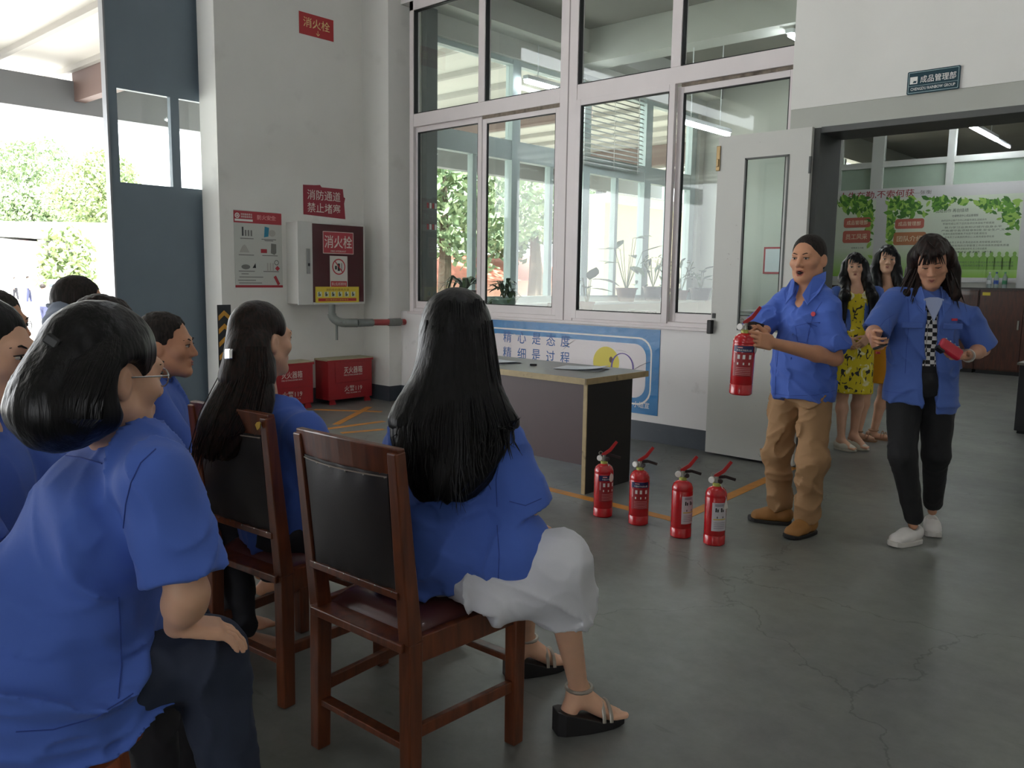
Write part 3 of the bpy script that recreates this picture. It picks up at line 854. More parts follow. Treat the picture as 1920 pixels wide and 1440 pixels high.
# ------------------------------------------------------------------ hydrant wall: cabinet, signs, poster, pipe, boxes
M_cabw = add_wear(mat('cabinet_white', (206, 205, 200), 0.4, var=0.02), (150, 140, 130), 12, 0.68, 0.8, 0.5)
M_maroon = mat('maroon_glass', (78, 30, 36), 0.22, var=0.08, vscale=4, coat=0.3)
M_pred = mat('poster_red', (170, 52, 62), 0.5)
M_yel = mat('sticker_yellow', (220, 196, 62), 0.5)
XF = -7.52
cab = thing('hydrant_cabinet', 'white fire hydrant cabinet with a maroon glass door on the wall', 'cabinet', (-7.63, 5.38, 1.1))
MB().box(XH, XF - 0.02, 4.965, 5.80, 1.10, 1.955).build('body', M_cabw, cab, bevel=0.008)
db = MB()
for q in ((4.955, 5.137, 1.095, 1.96), (5.805, 5.82, 1.095, 1.96), (5.137, 5.805, 1.945, 1.96), (5.137, 5.805, 1.095, 1.12)):
    db.box(XF - 0.02, XF, q[0], q[1], q[2], q[3])
dr = db.build('door', M_cabw, cab, bevel=0.004); dr['_o'] = list(cab['_o'])
MB().box(XF - 0.015, XF - 0.004, 5.137, 5.805, 1.12, 1.945).build('glass_panel', M_maroon, cab)
MB().box(XF, XF + 0.012, 5.06, 5.10, 1.42, 1.68).build('latch_plate', mat('latch_steel', (160, 160, 158), 0.35, 0.7), cab, bevel=0.003)
MB().box(XF + 0.012, XF + 0.02, 5.07, 5.09, 1.5, 1.53).build('keyhole', M_black, cab)
Yd, Zd = np.array([0, 1.0, 0]), np.array([0, 0, 1.0])
def px_(yy, zz, d=0.0): return np.array([XF - 0.004 + d, yy, zz])
fr2 = MB().ring(rrect(0.40, 0.235, 0.004, 1), rrect(0.385, 0.22, 0.003, 1), px_(5.47, 1.755), Yd, Zd, 0.0015)
MB().box(XF - 0.004, XF - 0.0028, 5.27, 5.67, 1.64, 1.87).build('red_plate', M_pred, cab)
fr2.build('plate_border', mat('border_pale', (214, 190, 184), 0.5), cab)
M_txt = mat('pale_lettering', (220, 208, 200), 0.5)
lettering('消火栓', M_txt, cab, px_(5.47, 1.765), Yd, Zd, 0.135, 0.36, 0.008)
lettering('FIRE HYDRANT', M_txt, cab, px_(5.47, 1.665), Yd, Zd, 0.02, 0.2)
MB().box(XF - 0.004, XF - 0.002, 5.355, 5.585, 1.28, 1.615).build('prohibition_sticker', mat('sticker_white', (212, 208, 200), 0.5), cab)
MB().ring(circ(0.086, 32), circ(0.073, 32), px_(5.47, 1.50, 0.002), Yd, Zd, 0.001).build('prohibition_ring', M_red, cab)
MB().obox(px_(5.47, 1.50, 0.0032), (0.001, 0.012, 0.15), np.array(Matrix.Rotation(-0.7, 3, 'X')).T).build('prohibition_bar', M_red, cab)
MB().box(XF - 0.0015, XF - 0.0005, 5.455, 5.485, 1.455, 1.535).box(XF - 0.0015, XF - 0.0005, 5.42, 5.445, 1.47, 1.51).box(XF - 0.0015, XF - 0.0005, 5.505, 5.512, 1.45, 1.54).build('pictogram', M_black, cab)
MB().box(XF - 0.0015, XF - 0.001, 5.365, 5.575, 1.285, 1.345).build('caption_band', M_red, cab)
lettering('禁止乱用消防栓', M_txt, cab, px_(5.47, 1.315, 0.002), Yd, Zd, 0.035, 0.19, 0.006)
MB().box(XF - 0.003, XF + 0.0005, 5.165, 5.735, 1.115, 1.285).build('method_sticker', M_yel, cab)
lettering('消防栓的使用方法', mat('brown_lettering', (140, 84, 30), 0.5), cab, px_(5.45, 1.253, 0.0035), Yd, Zd, 0.028, 0.3, 0.004)
for i in range(6):
    yy = 5.215 + i * 0.088
    MB().box(XF + 0.0005, XF + 0.001, yy - 0.025, yy + 0.03, 1.178, 1.232).build('method_picture', mat('picture_pale', (206, 214, 190), 0.5), cab)
    MB().box(XF + 0.001, XF + 0.0016, yy - 0.012, yy, 1.183, 1.222).box(XF + 0.001, XF + 0.0016, yy + 0.003, yy + 0.014, 1.186, 1.21).sphere((XF + 0.0012, yy - 0.004, 1.226), (0.0008, 0.006, 0.006), 6, 4).build('figure', M_black, cab)
MB().box(XF + 0.0005, XF + 0.001, 5.20, 5.70, 1.13, 1.162).build('arrow_band', M_red, cab)
lettering('遇火警请拨打报警电话', M_yel, cab, px_(5.44, 1.146, 0.0055), Yd, Zd, 0.015, 0.3)

def wall_sign(name, label, cat, corners, X, m, lines, torn=None, thick=0.003, txt=None):
    """thin sheet stuck to the hydrant wall: corners in (y, z)"""
    (ya, za), (yb, zb) = corners
    t = thing(name, label, cat, (X, (ya + yb) / 2, min(za, zb)))
    poly = torn or [(ya, zb), (yb, zb), (yb, za), (ya, za)]
    MB().prism([(a, c) for a, c in poly], (X, 0, 0), Yd, Zd, thick).build('sheet', m, t)
    for s_, yy, zz, h, w in lines:
        lettering(s_, txt or M_txt, t, (X + thick, yy, zz), Yd, Zd, h, w, 0.004)
    return t
XP = XH + 0.001
wall_sign('hydrant_sign', 'red sign with three pale characters and an arrow high on the wall', 'sign', ((5.17, 4.12), (5.60, 3.90)), XP, M_red,
          [('消火栓', 5.385, 4.03, 0.10, 0.33), ('↓', 5.4, 3.94, 0.055, None)], txt=mat('yellow_lettering', (226, 200, 140), 0.5))
wall_sign('passage_sign', 'torn maroon sign with two lines of white characters above the cabinet', 'sign', ((5.186, 2.36), (5.715, 2.035)), XP, mat('sign_maroon', (150, 40, 58), 0.5),
          [('消防通道', 5.45, 2.265, 0.105, 0.43), ('禁止堵塞', 5.45, 2.13, 0.105, 0.43)],
          torn=[(5.186, 2.05), (5.73, 2.03), (5.715, 2.2), (5.73, 2.26), (5.71, 2.27), (5.7, 2.355), (5.42, 2.352), (5.40, 2.375), (5.36, 2.37), (5.32, 2.366), (5.186, 2.36)])
ps = wall_sign('safety_poster', 'white fire safety poster with a red header and small drawings', 'poster', ((4.368, 2.045), (4.915, 1.27)), XP, mat('poster_white', (196, 198, 192), 0.55),
          [('防火安全', 4.74, 1.985, 0.05, 0.22)], txt=mat('poster_pink', (222, 150, 150), 0.5),
          torn=[(4.37, 1.272), (4.915, 1.276), (4.913, 2.035), (4.85, 2.045), (4.368, 2.045)])
Xq = XP + 0.003
MB().box(Xq, Xq + 0.0008, 4.368, 4.913, 1.92, 2.038).build('header_band', M_pred, ps)
lettering('防火安全', mat('poster_pink', (222, 150, 150), 0.5), ps, (Xq + 0.001, 4.735, 1.985), Yd, Zd, 0.05, 0.2, 0.004)
MB().ring(circ(0.026, 20), circ(0.017, 20), (Xq + 0.0008, 4.408, 1.99), Yd, Zd, 0.0008).sphere((Xq + 0.001, 4.408, 1.99), (0.0008, 0.01, 0.01), 8, 5).build('emblem', M_white, ps)
for z in (2.005, 1.98): lettering('消除隐患责任', M_white, ps, (Xq + 0.001, 4.51, z), Yd, Zd, 0.02, 0.13, 0.004)
MB().box(Xq + 0.0008, Xq + 0.0014, 4.38, 4.58, 1.935, 1.957).build('header_caption', M_white, ps)
MB().box(Xq, Xq + 0.0008, 4.37, 4.915, 1.272, 1.296).build('footer_band', M_pred, ps)
M_pg = mat('poster_grey', (120, 120, 116), 0.6); M_pb = mat('poster_blue', (40, 130, 160), 0.5)
def pq(y, z, w, h, m, nm): MB().box(Xq, Xq + 0.0007, y - w / 2, y + w / 2, z - h / 2, z + h / 2).build(nm, m, ps)
for i, h in enumerate((0.09, 0.06, 0.06, 0.06)): pq(4.465 + i * 0.032, 1.80 + h / 2 - 0.01, 0.018, h, M_pg if i else mat('poster_dark', (60, 62, 62), 0.5), 'drawn_bottle')
MB().prism([(-0.03, -0.06), (0.02, -0.05), (0.03, 0.04), (-0.02, 0.05)], (Xq, 4.735, 1.845), Yd, Zd, 0.0007).build('drawn_box', M_pb, ps)
MB().prism(circ(0.04, 12, 0.035), (Xq, 4.80, 1.83), Yd, Zd, 0.0006).build('drawn_powder', mat('poster_pale', (176, 174, 168), 0.6), ps)
MB().prism([(-0.055, -0.035), (0.055, -0.035), (0.02, 0.03), (0, 0.045), (-0.025, 0.025)], (Xq, 4.48, 1.66), Yd, Zd, 0.0007).build('drawn_heap', mat('poster_pale', (176, 174, 168), 0.6), ps)
pq(4.70, 1.645, 0.07, 0.04, M_pred, 'drawn_battery')
MB().prism([(-0.03, -0.045), (0.012, -0.06), (0.035, -0.04), (0.035, 0.05), (-0.025, 0.055)], (Xq, 4.81, 1.67), Yd, Zd, 0.0007).build('drawn_canister', M_pg, ps)
MB().prism(circ(0.05, 12, 0.025), (Xq, 4.49, 1.48), Yd, Zd, 0.0007).build('drawn_dish', M_pg, ps)
MB().prism([(-0.02, -0.02), (0.02, -0.02), (0.015, 0.03)], (Xq, 4.585, 1.49), Yd, Zd, 0.0007).build('drawn_flame', M_black, ps)
for i in range(3): pq(4.74 + i * 0.032, 1.485, 0.016, 0.08, mat('poster_pale', (176, 174, 168), 0.6), 'drawn_flask')
MB().ring(circ(0.026, 18), circ(0.021, 18), (Xq, 4.845, 1.53), Yd, Zd, 0.0007).build('drawn_ring', M_black, ps)
MB().prism([(0, -0.028), (0.028, 0), (0, 0.028), (-0.028, 0)], (Xq, 4.855, 1.47), Yd, Zd, 0.0007).build('drawn_hazard', M_pred, ps)
MB().obox((Xq, 4.845, 1.345), (0.0014, 0.032, 0.10), np.array(Matrix.Rotation(-0.5, 3, 'X')).T).build('drawn_extinguisher', M_pred, ps)
for (y, z, w) in ((4.51, 1.765, 0.15), (4.76, 1.765, 0.17), (4.76, 1.752, 0.1), (4.50, 1.60, 0.17), (4.77, 1.60, 0.18), (4.50, 1.437, 0.18), (4.78, 1.437, 0.18), (4.48, 1.41, 0.08), (4.55, 1.378, 0.27), (4.5, 1.345, 0.2), (4.54, 1.318, 0.26)):
    pq(y, z, w, 0.008, M_pg, 'text_line')
# black and orange chevron strip at the wall corner
ch = thing('chevron_strip', 'black strip with orange chevrons on the wall corner', 'hazard strip', (XP, 4.23, 0.45))
MB().box(XP, XP + 0.0015, 4.165, 4.312, 0.42, 1.10).build('strip', mat('strip_black', (40, 44, 48), 0.5), ch)
for i in range(5):
    z = 0.99 - i * 0.132
    MB().prism([(-0.062, -0.05), (-0.062, 0.0), (0, 0.055), (0.062, 0.0), (0.062, -0.05), (0, 0.005)][::-1], (XP + 0.0015, 4.238, z), Yd, Zd, 0.0008).build('chevron', mat('chevron_orange', (206, 150, 56), 0.5), ch)
# pipe
M_pipe = add_wear(mat('pipe_grey', (118, 122, 118), 0.5, var=0.1, vscale=12), (84, 80, 74), 16, 0.6, 0.75, 0.7)
M_pipr = add_wear(mat('pipe_red', (158, 62, 62), 0.5, var=0.1, vscale=14), (190, 180, 176), 16, 0.66, 0.75, 0.8)
pp = thing('hydrant_pipe', 'bent grey and red water pipe below the hydrant cabinet', 'pipe', (-7.5, 5.4, 0.7))
zp = 0.905; ypp = 5.30; xp = -7.24
MB().tube([(-7.42, ypp, 1.10), (-7.42, ypp, 0.99)], 0.038, 14).build('down_pipe', M_pipe, pp, smooth=True)
el = [(-7.42, ypp, 1.0)] + [(-7.42 + 0.18 * (1 - math.cos(a)) * 0.6, ypp + 0.09 * (1 - math.cos(a)), 0.995 - 0.09 * math.sin(a)) for a in np.linspace(0.2, 1.57, 7)] + [(xp, 5.50, zp)]
MB().tube(el, 0.046, 14).build('elbow', M_pipe, pp, smooth=True)
MB().tube([(xp, 5.49, zp), (xp, 5.70, zp - 0.002)], 0.042, 14).build('collar', M_pipe, pp, smooth=True)
MB().tube([(xp, 5.69, zp), (xp, 5.925, zp - 0.006)], 0.035, 14).build('red_sleeve', M_pipr, pp, smooth=True)
MB().tube([(xp, 5.915, zp), (xp, 5.93, zp - 0.006), (xp, 6.09, zp - 0.008), (xp, 6.1, zp - 0.01)], [0.036, 0.042, 0.042, 0.036], 14).build('collar', M_pipe, pp, smooth=True)
MB().tube([(xp, 6.09, zp - 0.008), (xp, 6.165, zp - 0.01)], 0.033, 14).build('red_end', M_pipr, pp, smooth=True)
MB().tube([(-7.38, 5.33, 0.92), (-7.38, 5.33, 0.72)], 0.014, 10).build('drain_stub', M_pipe, pp, smooth=True)

# fire extinguisher boxes
M_box = add_wear(mat('box_red', (158, 34, 40), 0.4, var=0.06, vscale=5), (110, 40, 40), 10, 0.65, 0.8, 0.5)
def fire_box(label, y0, y1, zt):
    t = thing('extinguisher_box', label, 'metal box', (-7.62, (y0 + y1) / 2, 0), group='red extinguisher boxes on the floor')
    x0, x1 = -7.742, -7.50
    MB().box(x0, x1, y0, y1, 0.05, zt - 0.02).build('body', M_box, t, bevel=0.004)
    MB().box(x0, x1 + 0.006, y0 - 0.012, y1 + 0.012, zt - 0.02, zt).build('lid', mat('lid_pale', (176, 168, 140), 0.6, var=0.1, vscale=8), t, bevel=0.003)
    MB().box(x1 - 0.002, x1 + 0.008, y0 - 0.012, y1 + 0.012, zt - 0.035, zt - 0.012).build('lid_rim', M_box, t)
    MB().box(x1, x1 + 0.006, y0 + 0.09, y1 - 0.01, 0.235, zt - 0.04).build('upper_flap', M_box, t, bevel=0.003)
    for q in (y0 + 0.02, y1 - 0.1):
        MB().prism([(0, 0), (0.08, 0), (0.06, 0.05), (0, 0.05)], (x1 - 0.02, q, 0), Yd, Zd, 0.02).build('foot', M_box, t)
    ym = (y0 + y1) / 2 + 0.03
    for s_, z, h, w in (('灭火器箱', zt - 0.13, 0.075, 0.25), ('FIRE EXTINGUISHER BOX', zt - 0.185, 0.016, 0.25), ('火警119', 0.165, 0.065, 0.24), ('FIRE ALARM 119', 0.115, 0.015, 0.2)):
        lettering(s_, M_txt, t, (x1 + 0.006, ym, z), Yd, Zd, h, w, 0.006)
fire_box('red metal extinguisher box standing nearest the column under the pipe', 5.30, 5.895, 0.5)
fire_box('red metal extinguisher box half hidden behind the seated woman with a hair clip', 4.52, 5.105, 0.5)

# ------------------------------------------------------------------ banner on the low wall
M_bblue = mat('banner_blue', (30, 118, 178), 0.3, var=0.06, vscale=6, bump=0.3, bscale=9, bdist=0.02)
M_bwhite = mat('banner_white', (222, 214, 216), 0.32, bump=0.3, bscale=6, bdist=0.02)
M_bcyan = mat('banner_cyan', (40, 140, 186), 0.35)
Xd = np.array([1.0, 0, 0])
bx0, bx1, bz0, bz1 = -6.05, -3.868, 0.235, 0.985
bw, bh = bx1 - bx0, bz1 - bz0
bc = np.array([(bx0 + bx1) / 2, YW - 0.002, (bz0 + bz1) / 2])
bn = thing('banner', 'crinkled blue and white banner stuck under the hall window', 'banner', tuple(bc - (0, 0, bh / 2)))
# prism thickens along X x Y = -Y (towards the hall)
MB().prism([(-bw / 2, -bh / 2), (bw / 2, -bh / 2), (bw / 2, bh / 2), (-bw / 2, bh / 2)], bc, Xd, Zd, 0.003).build('blue_sheet', M_bblue, bn)
def bpt(dx, dz, lift): return bc + Xd * dx + Zd * dz + np.array([0, -lift, 0])
MB().ring(rrect(bw - 0.15, bh - 0.15, 0.14), rrect(bw - 0.18, bh - 0.18, 0.13), bpt(0, 0, 0.003), Xd, Zd, 0.0008).build('outer_line', M_white, bn)
MB().prism(rrect(bw - 0.27, bh - 0.27, 0.12), bpt(0, 0, 0.003), Xd, Zd, 0.001).build('white_panel', M_bwhite, bn)
M_blt = mat('banner_letter_blue', (44, 92, 158), 0.5)
cx0 = bc[0]
for i, (a, c) in enumerate(zip('精心是态度', '精细是过程')):
    xx = ony(952 + i * 27.2, 640, YW)[0]
    lettering(a, M_blt, bn, (xx, YW - 0.006, 0.825), Xd, Zd, 0.115, 0.11, 0.004)
    lettering(c, M_blt, bn, (xx, YW - 0.006, 0.665), Xd, Zd, 0.115, 0.11, 0.004)
xx = ony(1137, 680, YW)[0]
MB().prism(circ(0.145, 32), (xx, YW - 0.0061, 0.66), Xd, Zd, 0.0008).build('yellow_disc', mat('disc_yellow', (214, 196, 40), 0.4), bn)
MB().prism(circ(0.02, 14, 0.028), (xx + 0.055, YW - 0.0071, 0.69), Xd, Zd, 0.0006).build('disc_spot', mat('disc_brown', (90, 60, 30), 0.5), bn)
MB().ring(circ(0.125, 32, 0.13), circ(0.108, 32, 0.122), (xx + 0.18, YW - 0.0072, 0.63), Xd, Zd, 0.0008).build('purple_ring', mat('ring_purple', (88, 62, 140), 0.4), bn)
lettering('小组宣', M_white, bn, (bx1 - 0.17, YW - 0.0055, 0.315), Xd, Zd, 0.055, 0.17, 0.004)
for (p, q, w) in (((0.02, 0.13), (0.18, 0.24), 0.012), ((0.62, 0.17), (0.78, 0.155), 0.015), ((0.78, -0.02), (1.0, 0.1), 0.012), ((-0.12, -0.02), (0.2, -0.03), 0.014), ((-0.62, 0.25), (-0.5, 0.2), 0.012)):
    a = bpt(p[0], p[1], 0.004); c = bpt(q[0], q[1], 0.004); m_ = (a + c) / 2 + (0, -0.004, 0.008)
    MB().tube([a, m_, c], [0.001, w * 0.5, 0.001], 8, flat=0.5).build('crease', M_bwhite, bn, smooth=True)

# ------------------------------------------------------------------ office sign over the doorway
sy = YW - 0.042
st = thing('office_sign', 'dark teal sign with white characters over the doorway', 'sign', (-1.81, sy, 2.68))
M_teal = mat('sign_teal', (18, 58, 70), 0.35)
cs = np.array([(-1.968 - 1.648) / 2, sy, 2.755])
MB().prism(rrect(0.325, 0.148, 0.008), cs, Xd, Zd, 0.012).build('plate', M_teal, st)
fy = sy - 0.012
M_pale = mat('sign_pale_lines', (170, 196, 196), 0.4)
MB().ring(rrect(0.31, 0.134, 0.004), rrect(0.304, 0.128, 0.004), (cs[0], fy, cs[2]), Xd, Zd, 0.0006).box(cs[0] - 0.152, cs[0] + 0.152, fy - 0.0006, fy, cs[2] - 0.0225, cs[2] - 0.0205).build('border_lines', M_pale, st)
MB().box(cs[0] - 0.145, cs[0] - 0.098, fy - 0.0006, fy, cs[2] - 0.008, cs[2] + 0.038).build('emblem_field', M_white, st)
MB().prism([(-0.006, -0.016), (0.018, -0.016), (0.018, 0.0), (0.01, -0.006), (0.004, 0.0)], (cs[0] - 0.122, fy - 0.0006, cs[2] + 0.014), Xd, Zd, 0.0005).build('emblem', M_teal, st)
lettering('成品管理部', M_white, st, (cs[0] + 0.03, fy, cs[2] + 0.016), Xd, Zd, 0.046, 0.22, 0.004)
lettering('CHENGDU RAINBOW GROUP', M_white, st, (cs[0], fy, cs[2] - 0.042), Xd, Zd, 0.019, 0.275, 0.006)

# ------------------------------------------------------------------ desk
M_desk = mat('desk_maroon', (62, 40, 42), 0.45, var=0.06, vscale=6)
M_dend = mat('desk_black', (26, 22, 20), 0.5, var=0.1, vscale=7)
M_dtop = mat('desk_grey_top', (112, 108, 104), 0.35, var=0.06, vscale=4)
M_dedge = add_wear(mat('desk_oak_edge', (168, 148, 108), 0.5, var=0.12, vscale=14), (70, 60, 40), 18, 0.6, 0.75, 0.7)
dk = thing('desk', 'old desk with a grey top, maroon front panel and black end panel', 'desk', (-3.95, 4.6, 0))
MB().box(-4.75, -3.235, 4.28, 5.0, 0.735, 0.772).build('top', M_dtop, dk, bevel=0.003)
MB().box(-4.755, -3.23, 4.272, 4.281, 0.733, 0.773).box(-3.2355, -3.226, 4.272, 5.0, 0.733, 0.773).build('edge_band', M_dedge, dk)
MB().box(-3.265, -3.24, 4.305, 4.82, 0, 0.735).build('end_panel', M_dend, dk)
MB().box(-4.72, -4.695, 4.305, 4.82, 0, 0.735).build('end_panel', M_dend, dk)
MB().box(-3.267, -3.238, 4.298, 4.306, 0, 0.735).build('edge_strip', M_dedge, dk)
MB().box(-4.695, -3.265, 4.315, 4.333, 0.19, 0.735).build('front_panel', M_desk, dk)
zt = 0.772
M_paper = mat('white_paper', (214, 218, 224), 0.6)
def sheets(label, c, w, h, rz, n=4, curl=0.02):
    t = thing('paper_sheets', label, 'paper', (c[0], c[1], zt))
    for i in range(n):
        a = rz + rnd.uniform(-0.05, 0.05); ca, sa = math.cos(a), math.sin(a); v = []; f = []
        for iy in range(4):
            for ix in range(5):
                x = (ix / 4 - 0.5) * w; y = (iy / 3 - 0.5) * h
                v.append((c[0] + ca * x - sa * y, c[1] + sa * x + ca * y, zt + 0.002 + i * 0.0012 + (curl * (ix / 4) ** 3 if i == n - 1 else 0)))
        for iy in range(3):
            for ix in range(4): f.append([iy * 5 + ix, iy * 5 + ix + 1, iy * 5 + ix + 6, iy * 5 + ix + 5])
        mesh_obj('sheet', v, f, M_paper, t)
sheets('loose white papers lying on the desk near its black end', (-3.62, 4.73), 0.34, 0.24, 0.25)
sheets('white paper on the desk partly behind the long dark hair', (-4.32, 4.62), 0.3, 0.22, -0.2, 2, 0.012)
tag(MB().obox((*onz(1000, 686, zt)[:2], zt + 0.008), (0.05, 0.02, 0.014), np.array(Matrix.Rotation(0.5, 3, 'Z'))).build('eraser', M_black, bevel=0.003), 'small black stub lying alone on the grey desk top', 'eraser')

# ------------------------------------------------------------------ extinguishers
M_exr = mat('extinguisher_red', (186, 22, 30), 0.25, coat=0.5, var=0.03)
M_exlev = mat('lever_red', (176, 34, 36), 0.35)
M_exmet = mat('valve_metal', (150, 148, 140), 0.3, 0.9)
M_exneck = mat('collar_lime', (178, 186, 96), 0.5)
M_exdark = mat('lever_dark', (40, 24, 24), 0.4)
M_navy = mat('label_navy', (26, 36, 84), 0.4)
M_exlab = mat('label_dark_red', (150, 34, 40), 0.45)
M_lpink = mat('label_pink', (214, 150, 150), 0.5)
M_lgrey = mat('label_white', (206, 200, 206), 0.45)
M_lyel = mat('label_yellow', (206, 176, 60), 0.5)
def cyl_patch(mb, r, a0, a1, z0, z1, n=10, t=0.0006):
    v = []; f = []
    for i in range(n + 1):
        a = a0 + (a1 - a0) * i / n
        for rr in (r, r + t):
            for z in (z0, z1): v.append((rr * math.cos(a), rr * math.sin(a), z))
    for i in range(n):
        k = i * 4; f += [(k + 2, k + 6, k + 7, k + 3), (k + 1, k + 3, k + 7, k + 5), (k, k + 4, k + 6, k + 2)]
    return mb.add(v, f)
def extinguisher(label, loc, face, lever, kind, tag_side=None, grp='fire extinguishers in a row on the floor', tagtri=False):
    """face: angle the label looks to; lever: angle the handle points to"""
    t = thing('fire_extinguisher', label, 'extinguisher', tuple(loc), group=grp)
    L = lambda mb, nm, m, **k: mb.build(nm, m, t, world=False, **k)
    R_ = 0.058
    prof = [(0.001, 0.004), (R_ - 0.006, 0.0), (R_, 0.006), (R_, 0.052), (R_ - 0.002, 0.055), (R_, 0.058), (R_, 0.262), (R_ - 0.0015, 0.266), (R_, 0.27), (R_ - 0.001, 0.282), (R_ - 0.009, 0.302), (R_ - 0.024, 0.315), (0.022, 0.319), (0.02, 0.324)]
    L(MB().lathe(prof, 28), 'cylinder', M_exr, smooth=True)
    L(MB().lathe([(0.021, 0.317), (0.022, 0.335), (0.017, 0.338)], 18), 'collar', M_exneck, smooth=True)
    c, s_ = math.cos(lever), math.sin(lever); LV = np.array([c, s_, 0]); UP = np.array([0, 0, 1.0]); SD = np.array([-s_, c, 0])
    L(MB().lathe([(0.014, 0.334), (0.015, 0.352), (0.011, 0.362), (0.011, 0.372)], 14), 'valve', M_exmet, smooth=True)
    g0 = np.array([0, 0, 0.352]) - LV * 0.014
    G = frame_from(np.array([math.cos(face), math.sin(face), 0]) * 0.8 - LV * 0.6)
    L(MB().lathe([(0.017, 0.0), (0.018, 0.006), (0.016, 0.012)], 16, g0 - LV * 0.012, G), 'gauge', M_white, smooth=True)
    L(MB().lathe([(0.012, 0.0), (0.014, 0.012), (0.010, 0.016)], 14, np.array([0, 0, 0.35]) + LV * 0.022 + SD * (-0.006), frame_from(G[:, 2])), 'nozzle', M_exdark, smooth=True)
    base = np.array([0, 0, 0.37])
    L(MB().bar(base - LV * 0.012, base + LV * 0.035 + UP * 0.035, 0.02, 0.012, SD, 0.02, 0.008).bar(base + LV * 0.033 + UP * 0.033, base + LV * 0.072 + UP * 0.088, 0.02, 0.008, SD, 0.017, 0.006), 'top_lever', M_exlev, bevel=0.002)
    L(MB().bar(base + UP * (-0.002), base + LV * 0.045 + UP * 0.004, 0.018, 0.007, SD).bar(base + LV * 0.043 + UP * 0.004, base + LV * 0.098 - UP * 0.01, 0.016, 0.006, SD), 'carry_handle', M_exdark if kind != 'x' else M_exlev, bevel=0.002)
    ring = [base + UP * 0.012 - LV * 0.022 + 0.011 * (LV * math.cos(a) + UP * math.sin(a)) for a in np.linspace(0, 6.28, 13)]
    L(MB().tube(ring, 0.002, 6), 'pull_ring', M_exmet, smooth=True)
    rr = R_ + 0.0004
    def patch(a0, a1, z0, z1, nm, m, lift=0.0): L(cyl_patch(MB(), rr + lift, face + a0, face + a1, z0, z1), nm, m)
    def bent(a_mid, zc, lift): return lambda u, w: np.stack([(rr + lift) * np.cos(face + a_mid + u / rr), (rr + lift) * np.sin(face + a_mid + u / rr), zc + w], 1)
    if kind == 'red':
        patch(-0.95, 0.95, 0.225, 0.262 - 0.004, 'navy_label', M_navy)
        lettering('MFZ/ABC', M_white, t, None, Xd, Zd, 0.008, 0.03, 0.01, bend=bent(-0.5, 0.249, 0.0012)) if False else None
        o = lettering('手提式干粉灭火器', M_white, None, None, Xd, Zd, 0.010, 0.078, 0.004, bend=bent(0.05, 0.235, 0.0012)); o.parent = t
        patch(-0.55, -0.1, 0.246, 0.252, 'label_line', M_lpink, 0.001)
        patch(-0.9, 0.9, 0.10, 0.222, 'body_label', M_exlab)
        for a in (-0.5, -0.05, 0.5): patch(a, a + 0.22, 0.19, 0.212, 'pictogram', M_white, 0.001)
        for a in (-0.5, 0.0, 0.5): patch(a, a + 0.12, 0.160, 0.172, 'flame_mark', M_white, 0.001)
        for i in range(5): patch(-0.6, 0.75, 0.108 + i * 0.009, 0.1105 + i * 0.009, 'text_line', M_lpink, 0.001)
        patch(-0.85, -0.72, 0.17, 0.218, 'side_strip', M_lpink, 0.001)
    else:
        patch(-0.75, 0.75, 0.085, 0.24, 'white_label', M_lgrey)
        for i, a in enumerate((-0.45, -0.28, 0.05, 0.22)): patch(a, a + 0.12, 0.19, 0.212 - 0.006 * (i % 2), 'pictogram', M_black, 0.001)
        for a in (-0.3, 0.25): patch(a, a + 0.08, 0.156, 0.166, 'flame_mark', M_black, 0.001)
        patch(-0.6, 0.6, 0.147, 0.152, 'yellow_band', M_lyel, 0.001)
        for i in range(4): patch(-0.55, 0.55, 0.1 + i * 0.01, 0.102 + i * 0.01, 'text_line', mat('label_text_grey', (130, 126, 140), 0.6), 0.001)
        for z in (0.229, 0.222): patch(-0.5, 0.3, z, z + 0.004, 'text_line', mat('label_text_grey', (130, 126, 140), 0.6), 0.001)
    if tag_side is not None:
        a = face + tag_side; e = np.array([math.cos(a), math.sin(a), 0]); sd_ = np.array([-math.sin(a), math.cos(a), 0])
        o0 = e * (R_ + 0.004) + UP * 0.245
        poly = [(-0.024, -0.04), (0.024, -0.04), (0.0, 0.022)] if tagtri else circ(0.017, 14, 0.026)
        L(MB().prism(poly, o0, sd_, UP, 0.001), 'paper_tag', mat('tag_paper', (214, 210, 204), 0.6))
        L(MB().tube([o0 + UP * 0.02, e * 0.03 + UP * 0.325, UP * 0.345 + e * 0.015], 0.0012, 5), 'tag_string', M_white)
    return t
def face_cam(p): return math.atan2(-p[1], -p[0])
LVA = math.atan2(CR[1], CR[0])
for (px, py), kind, off, lab, ts, tri in (((1131, 969), 'red', 0.45, 'fire extinguisher nearest the desk, with a white oval tag', 0.35, False),
                                    ((1198, 984), 'red', 0.1, 'fire extinguisher second from the desk, navy band label facing out', None, False),
                                    ((1278, 1008), 'w', 0.75, 'fire extinguisher third from the desk, white label and no tag', None, False),
                                    ((1341, 1022), 'w', 0.45, 'fire extinguisher at the row end near the man, with a triangular tag', 0.55, True)):
    p = onz(px, py); p = p + unit(np.array([CW[0], CW[1], 0])) * 0.03
    extinguisher(lab, (p[0], p[1], 0), face_cam(p) + off, LVA - 0.25, kind, ts, tagtri=tri)

